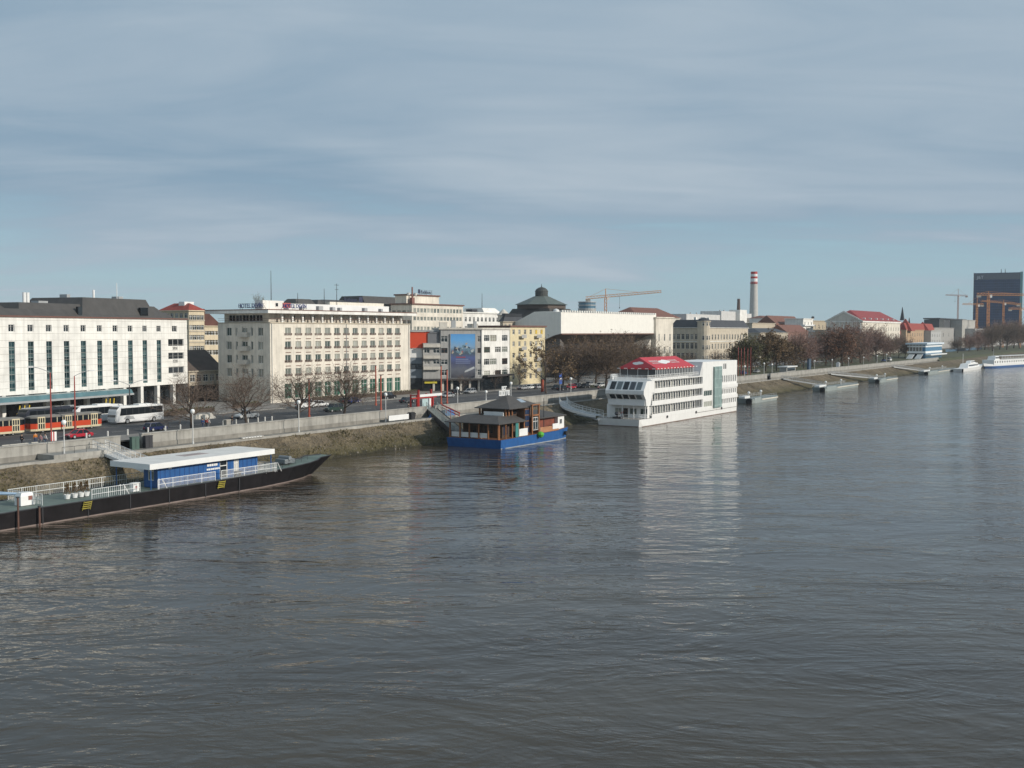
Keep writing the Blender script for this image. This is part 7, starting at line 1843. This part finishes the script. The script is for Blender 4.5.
PV = [(0, 0, .95), (0, 0, 1.2), (0, 0, 1.42), (0, 0, 1.52), (.01, 0, 1.66), (.02, 0, 1.76),
      (0, .1, .90), (.10, .11, .5), (.0, .11, .09), (.16, .12, .04), (0, -.1, .90), (-.06, -.11, .5), (-.22, -.11, .12), (-.08, -.12, .04),
      (0, .2, 1.40), (-.06, .25, 1.12), (.06, .26, .88), (.08, .26, .78), (0, -.2, 1.40), (.06, -.25, 1.12), (.18, -.24, .92), (.22, -.24, .82)]
PE = [(0, 1), (1, 2), (2, 3), (3, 4), (4, 5), (0, 6), (6, 7), (7, 8), (8, 9), (0, 10), (10, 11), (11, 12), (12, 13), (2, 14), (14, 15), (15, 16), (16, 17), (2, 18), (18, 19), (19, 20), (20, 21)]
PR = [.13, .13, .12, .055, .095, .085, .09, .065, .045, .04, .09, .065, .045, .04, .06, .048, .036, .04, .06, .048, .036, .04]
BODYM = skin_mesh('body', PV, PE, PR, SKIN)
JV = [0, 1, 2, 14, 15, 16, 18, 19, 20]; jm = {v: i for i, v in enumerate(JV)}
TV = [0, 6, 7, 8, 10, 11, 12]; tm = {v: i for i, v in enumerate(TV)}
def sub(vs, mp, grow_, mat, nm):
    return skin_mesh(nm, [PV[v] for v in vs], [(mp[a], mp[b]) for a, b in PE if a in mp and b in mp], [PR[v] + grow_ for v in vs], mat)
hb = MB(); hb.lathe([(.10, 1.66), (.118, 1.72), (.11, 1.79), (.06, 1.85), (.01, 1.86)], 10); HAIRM = hb.mesh('hair', HAIR)
def person(label, px, r, jc, tc_, z=RZ + .12, rot=0.):
    t = thing('person', label, 'person', col(px, r), r, z, rot, None)
    place(BODYM, 'body', t, (0, 0, 0))
    place(sub(JV, jm, .03, M('cloth_' + jc[0], jc[1], rough=.9, var=.1), 'jacket'), 'jacket', t, (0, 0, 0))
    place(sub(TV, tm, .018, M('cloth_' + tc_[0], tc_[1], rough=.9, var=.1), 'trousers'), 'trousers', t, (0, 0, 0))
    place(HAIRM, 'hair', t, (-.005, 0, 0))
    return t
BK = ('black', (.02, .02, .024)); BL_ = ('blue', (.04, .12, .32)); RD = ('red', (.42, .04, .035)); OR = ('orange', (.60, .19, .02)); JN = ('denim', (.05, .07, .13)); PK = ('pink', (.45, .22, .24)); GY = ('grey', (.2, .2, .2)); WT = ('white', (.6, .6, .58))
person('person in black coat on the promenade at the left edge', 19.5, -6.6, BK, BK, rot=0.)
person('person in orange work jacket near the works barrier', 33.3, -6.9, OR, JN, rot=1.2)
person('person in pink jacket beside the concrete blocks', 38.5, -4.0, PK, GY, rot=math.pi)
person('person in white jacket right of the concrete blocks', 43, -4.0, WT, JN, rot=0)
person('person in blue jacket walking right of the dark blue hatchback', 201.5, -6.4, BL_, JN, rot=0.)
person('person in red jacket walking beside the one in blue', 205, -6.2, RD, BK, rot=0)
person('person in grey jacket beside the two walkers in blue and red', 207.3, -5.9, WT, GY, rot=0)
person('person in dark coat by the small kerb box under the bare tree', 231, -6.6, BK, GY, rot=math.pi)
person('person in black jacket at the quay wall left of the red gate', 408.3, -1.2, BK, BK, rot=1.5)
person('person in dark jacket on the promenade near the forked tree', 598.5, -3.5, PK, BK, rot=0.)
person('person in red jacket at the bow porch of the white hotel ship', 622.5, rb_ - 1, RD, JN, 1.76, 1.)
t = thing('kerb_box', 'small pale stone box on the promenade beside the dark-coated person', 'box', col(226, -6.8), -6.8, RZ + .12)
b = MB(); b.box(-.5, .5, -.4, .4, 0, 1.0); b.build('case', CONC, t); b = MB(); b.box(-.55, .55, -.45, .45, 1.003, 1.1); b.build('lid', PALE, t)
t = thing('works_banner', 'low striped works material heap between the coach rear and the two walkers', 'heap', col(204, -24), -24, RZ)
b = MB(); rr = random.Random(3)
for _ in range(26): x, y = rr.uniform(-2, 2), rr.uniform(-1, 1); q = rr.uniform(.25, .6); b.hexa([(x - q, y - q), (x + q, y - q), (x + q, y + q), (x - q, y + q)], 0, [(x - q * .5, y - q * .6), (x + q * .6, y - q * .5), (x + q * .5, y + q * .5), (x - q * .6, y + q * .6)], q * 1.6)
b.build('stones', PALE, t)
# ================================================================ CAMERA, SUN, SKY
cam = bpy.data.cameras.new('camera'); co = bpy.data.objects.new('camera', cam); C.objects.link(co)
co.location = (0, 0, HE); co.rotation_euler = (math.pi / 2 - PI_, 0, 0)
cam.sensor_width = 36; cam.lens = F * 36 / 1024; cam.clip_start = .5; cam.clip_end = 30000
S.camera = co
SUN_EL, SUN_AZ = R(24), math.atan2(-.38, .92)                            # towards the sun: low, from the right and slightly behind
sd = Vector((math.cos(SUN_AZ) * math.cos(SUN_EL), math.sin(SUN_AZ) * math.cos(SUN_EL), math.sin(SUN_EL)))
sl = bpy.data.lights.new('sun', 'SUN'); sl.energy = 3.7; sl.angle = R(.6); sl.color = (1., .93, .83)
so = bpy.data.objects.new('sun', sl); C.objects.link(so); so.rotation_euler = sd.to_track_quat('Z', 'Y').to_euler(); so.location = (300, -100, 200)
w = bpy.data.worlds.new('World'); S.world = w; w.use_nodes = True
nt = w.node_tree; N = nt.nodes; L = nt.links
for n in list(N): N.remove(n)
out = N.new('ShaderNodeOutputWorld')
sky = N.new('ShaderNodeTexSky'); sky.sky_type = 'NISHITA'; sky.sun_disc = False
sky.sun_elevation = SUN_EL; sky.sun_rotation = math.pi / 2 - SUN_AZ; sky.air_density = 1.0; sky.dust_density = .3; sky.ozone_density = 3.0
b1 = N.new('ShaderNodeBackground'); b1.inputs[1].default_value = .075; L.new(sky.outputs[0], b1.inputs[0])
tc = N.new('ShaderNodeTexCoord'); sp = N.new('ShaderNodeSeparateXYZ'); L.new(tc.outputs['Generated'], sp.inputs[0])
def math_(op, a, b=None, c=None):
    n = N.new('ShaderNodeMath'); n.operation = op
    for i, v in enumerate((a, b, c)):
        if v is None: continue
        if isinstance(v, (int, float)): n.inputs[i].default_value = v
        else: L.new(v, n.inputs[i])
    return n.outputs[0]
zc = math_('MAXIMUM', sp.outputs['Z'], 0.)
dz = math_('ADD', zc, .10)
cx = math_('DIVIDE', sp.outputs['X'], dz); cy = math_('DIVIDE', sp.outputs['Y'], dz)
cv = N.new('ShaderNodeCombineXYZ'); L.new(cx, cv.inputs[0]); L.new(cy, cv.inputs[1])
def cloud(scale, stretch, rot, det, rough, dist=0.):
    mp = N.new('ShaderNodeMapping'); mp.inputs['Scale'].default_value = stretch; mp.inputs['Rotation'].default_value = (0, 0, rot); L.new(cv.outputs[0], mp.inputs['Vector'])
    n = N.new('ShaderNodeTexNoise'); n.inputs['Scale'].default_value = scale; n.inputs['Detail'].default_value = det; n.inputs['Roughness'].default_value = rough; n.inputs['Distortion'].default_value = dist
    L.new(mp.outputs[0], n.inputs['Vector']); return n.outputs['Fac']
soft = cloud(.33, (.8, 1.5, 1), .25, 5, .5, .8)
fine = cloud(1.3, (.7, 1.8, 1), .15, 7, .58, 1.0)
mixn = math_('MULTIPLY_ADD', fine, .26, math_('MULTIPLY', soft, .74))
cr = N.new('ShaderNodeValToRGB'); e = cr.color_ramp.elements
e[0].position = .38; e[0].color = (.245, .36, .475, 1); e[1].position = .66; e[1].color = (.455, .535, .61, 1)
L.new(mixn, cr.inputs[0])
b2 = N.new('ShaderNodeBackground'); L.new(cr.outputs[0], b2.inputs[0]); b2.inputs[1].default_value = 1.
# the stratus sheet ends in a ragged edge a few degrees above the horizon, with thin streaks below it
edge = math_('MULTIPLY_ADD', math_('SUBTRACT', mixn, .5), .34, zc)
mr = N.new('ShaderNodeMapRange'); mr.interpolation_type = 'SMOOTHSTEP'; L.new(edge, mr.inputs[0]); mr.inputs[1].default_value = .035; mr.inputs[2].default_value = .10; mr.inputs[3].default_value = .15; mr.inputs[4].default_value = .97
b3 = N.new('ShaderNodeBackground'); b3.inputs[0].default_value = (.38, .585, .69, 1)
m0 = N.new('ShaderNodeMixShader'); m0.inputs[0].default_value = .72; L.new(b1.outputs[0], m0.inputs[1]); L.new(b3.outputs[0], m0.inputs[2])
mx = N.new('ShaderNodeMixShader'); L.new(mr.outputs[0], mx.inputs[0]); L.new(m0.outputs[0], mx.inputs[1]); L.new(b2.outputs[0], mx.inputs[2]); L.new(mx.outputs[0], out.inputs[0])
hz = MB(); hz.box(-1500, 3500, -400, 4500, -1., 160.)
hm = bpy.data.materials.new('haze_air'); hm.use_nodes = True; hn = hm.node_tree; hn.nodes.remove(hn.nodes['Principled BSDF'])
pv = hn.nodes.new('ShaderNodeVolumePrincipled'); pv.inputs['Color'].default_value = (.80, .88, .95, 1); pv.inputs['Density'].default_value = .00008
hn.links.new(pv.outputs[0], hn.nodes['Material Output'].inputs['Volume'])
tag(hz.build('haze', hm), None, None, None, 'stuff')
S.view_settings.view_transform = 'Standard'; S.view_settings.look = 'None'; S.view_settings.exposure = 0; S.view_settings.gamma = 1; S.view_settings.use_curve_mapping = False
S.render.engine = 'CYCLES'; S.cycles.max_bounces = 5; S.cycles.diffuse_bounces = 2; S.cycles.glossy_bounces = 3; S.cycles.use_denoising = True
from collections import Counter
for k, v in Counter(LABELS).items():
    if v > 1: print('DUPLICATE LABEL', k, v)
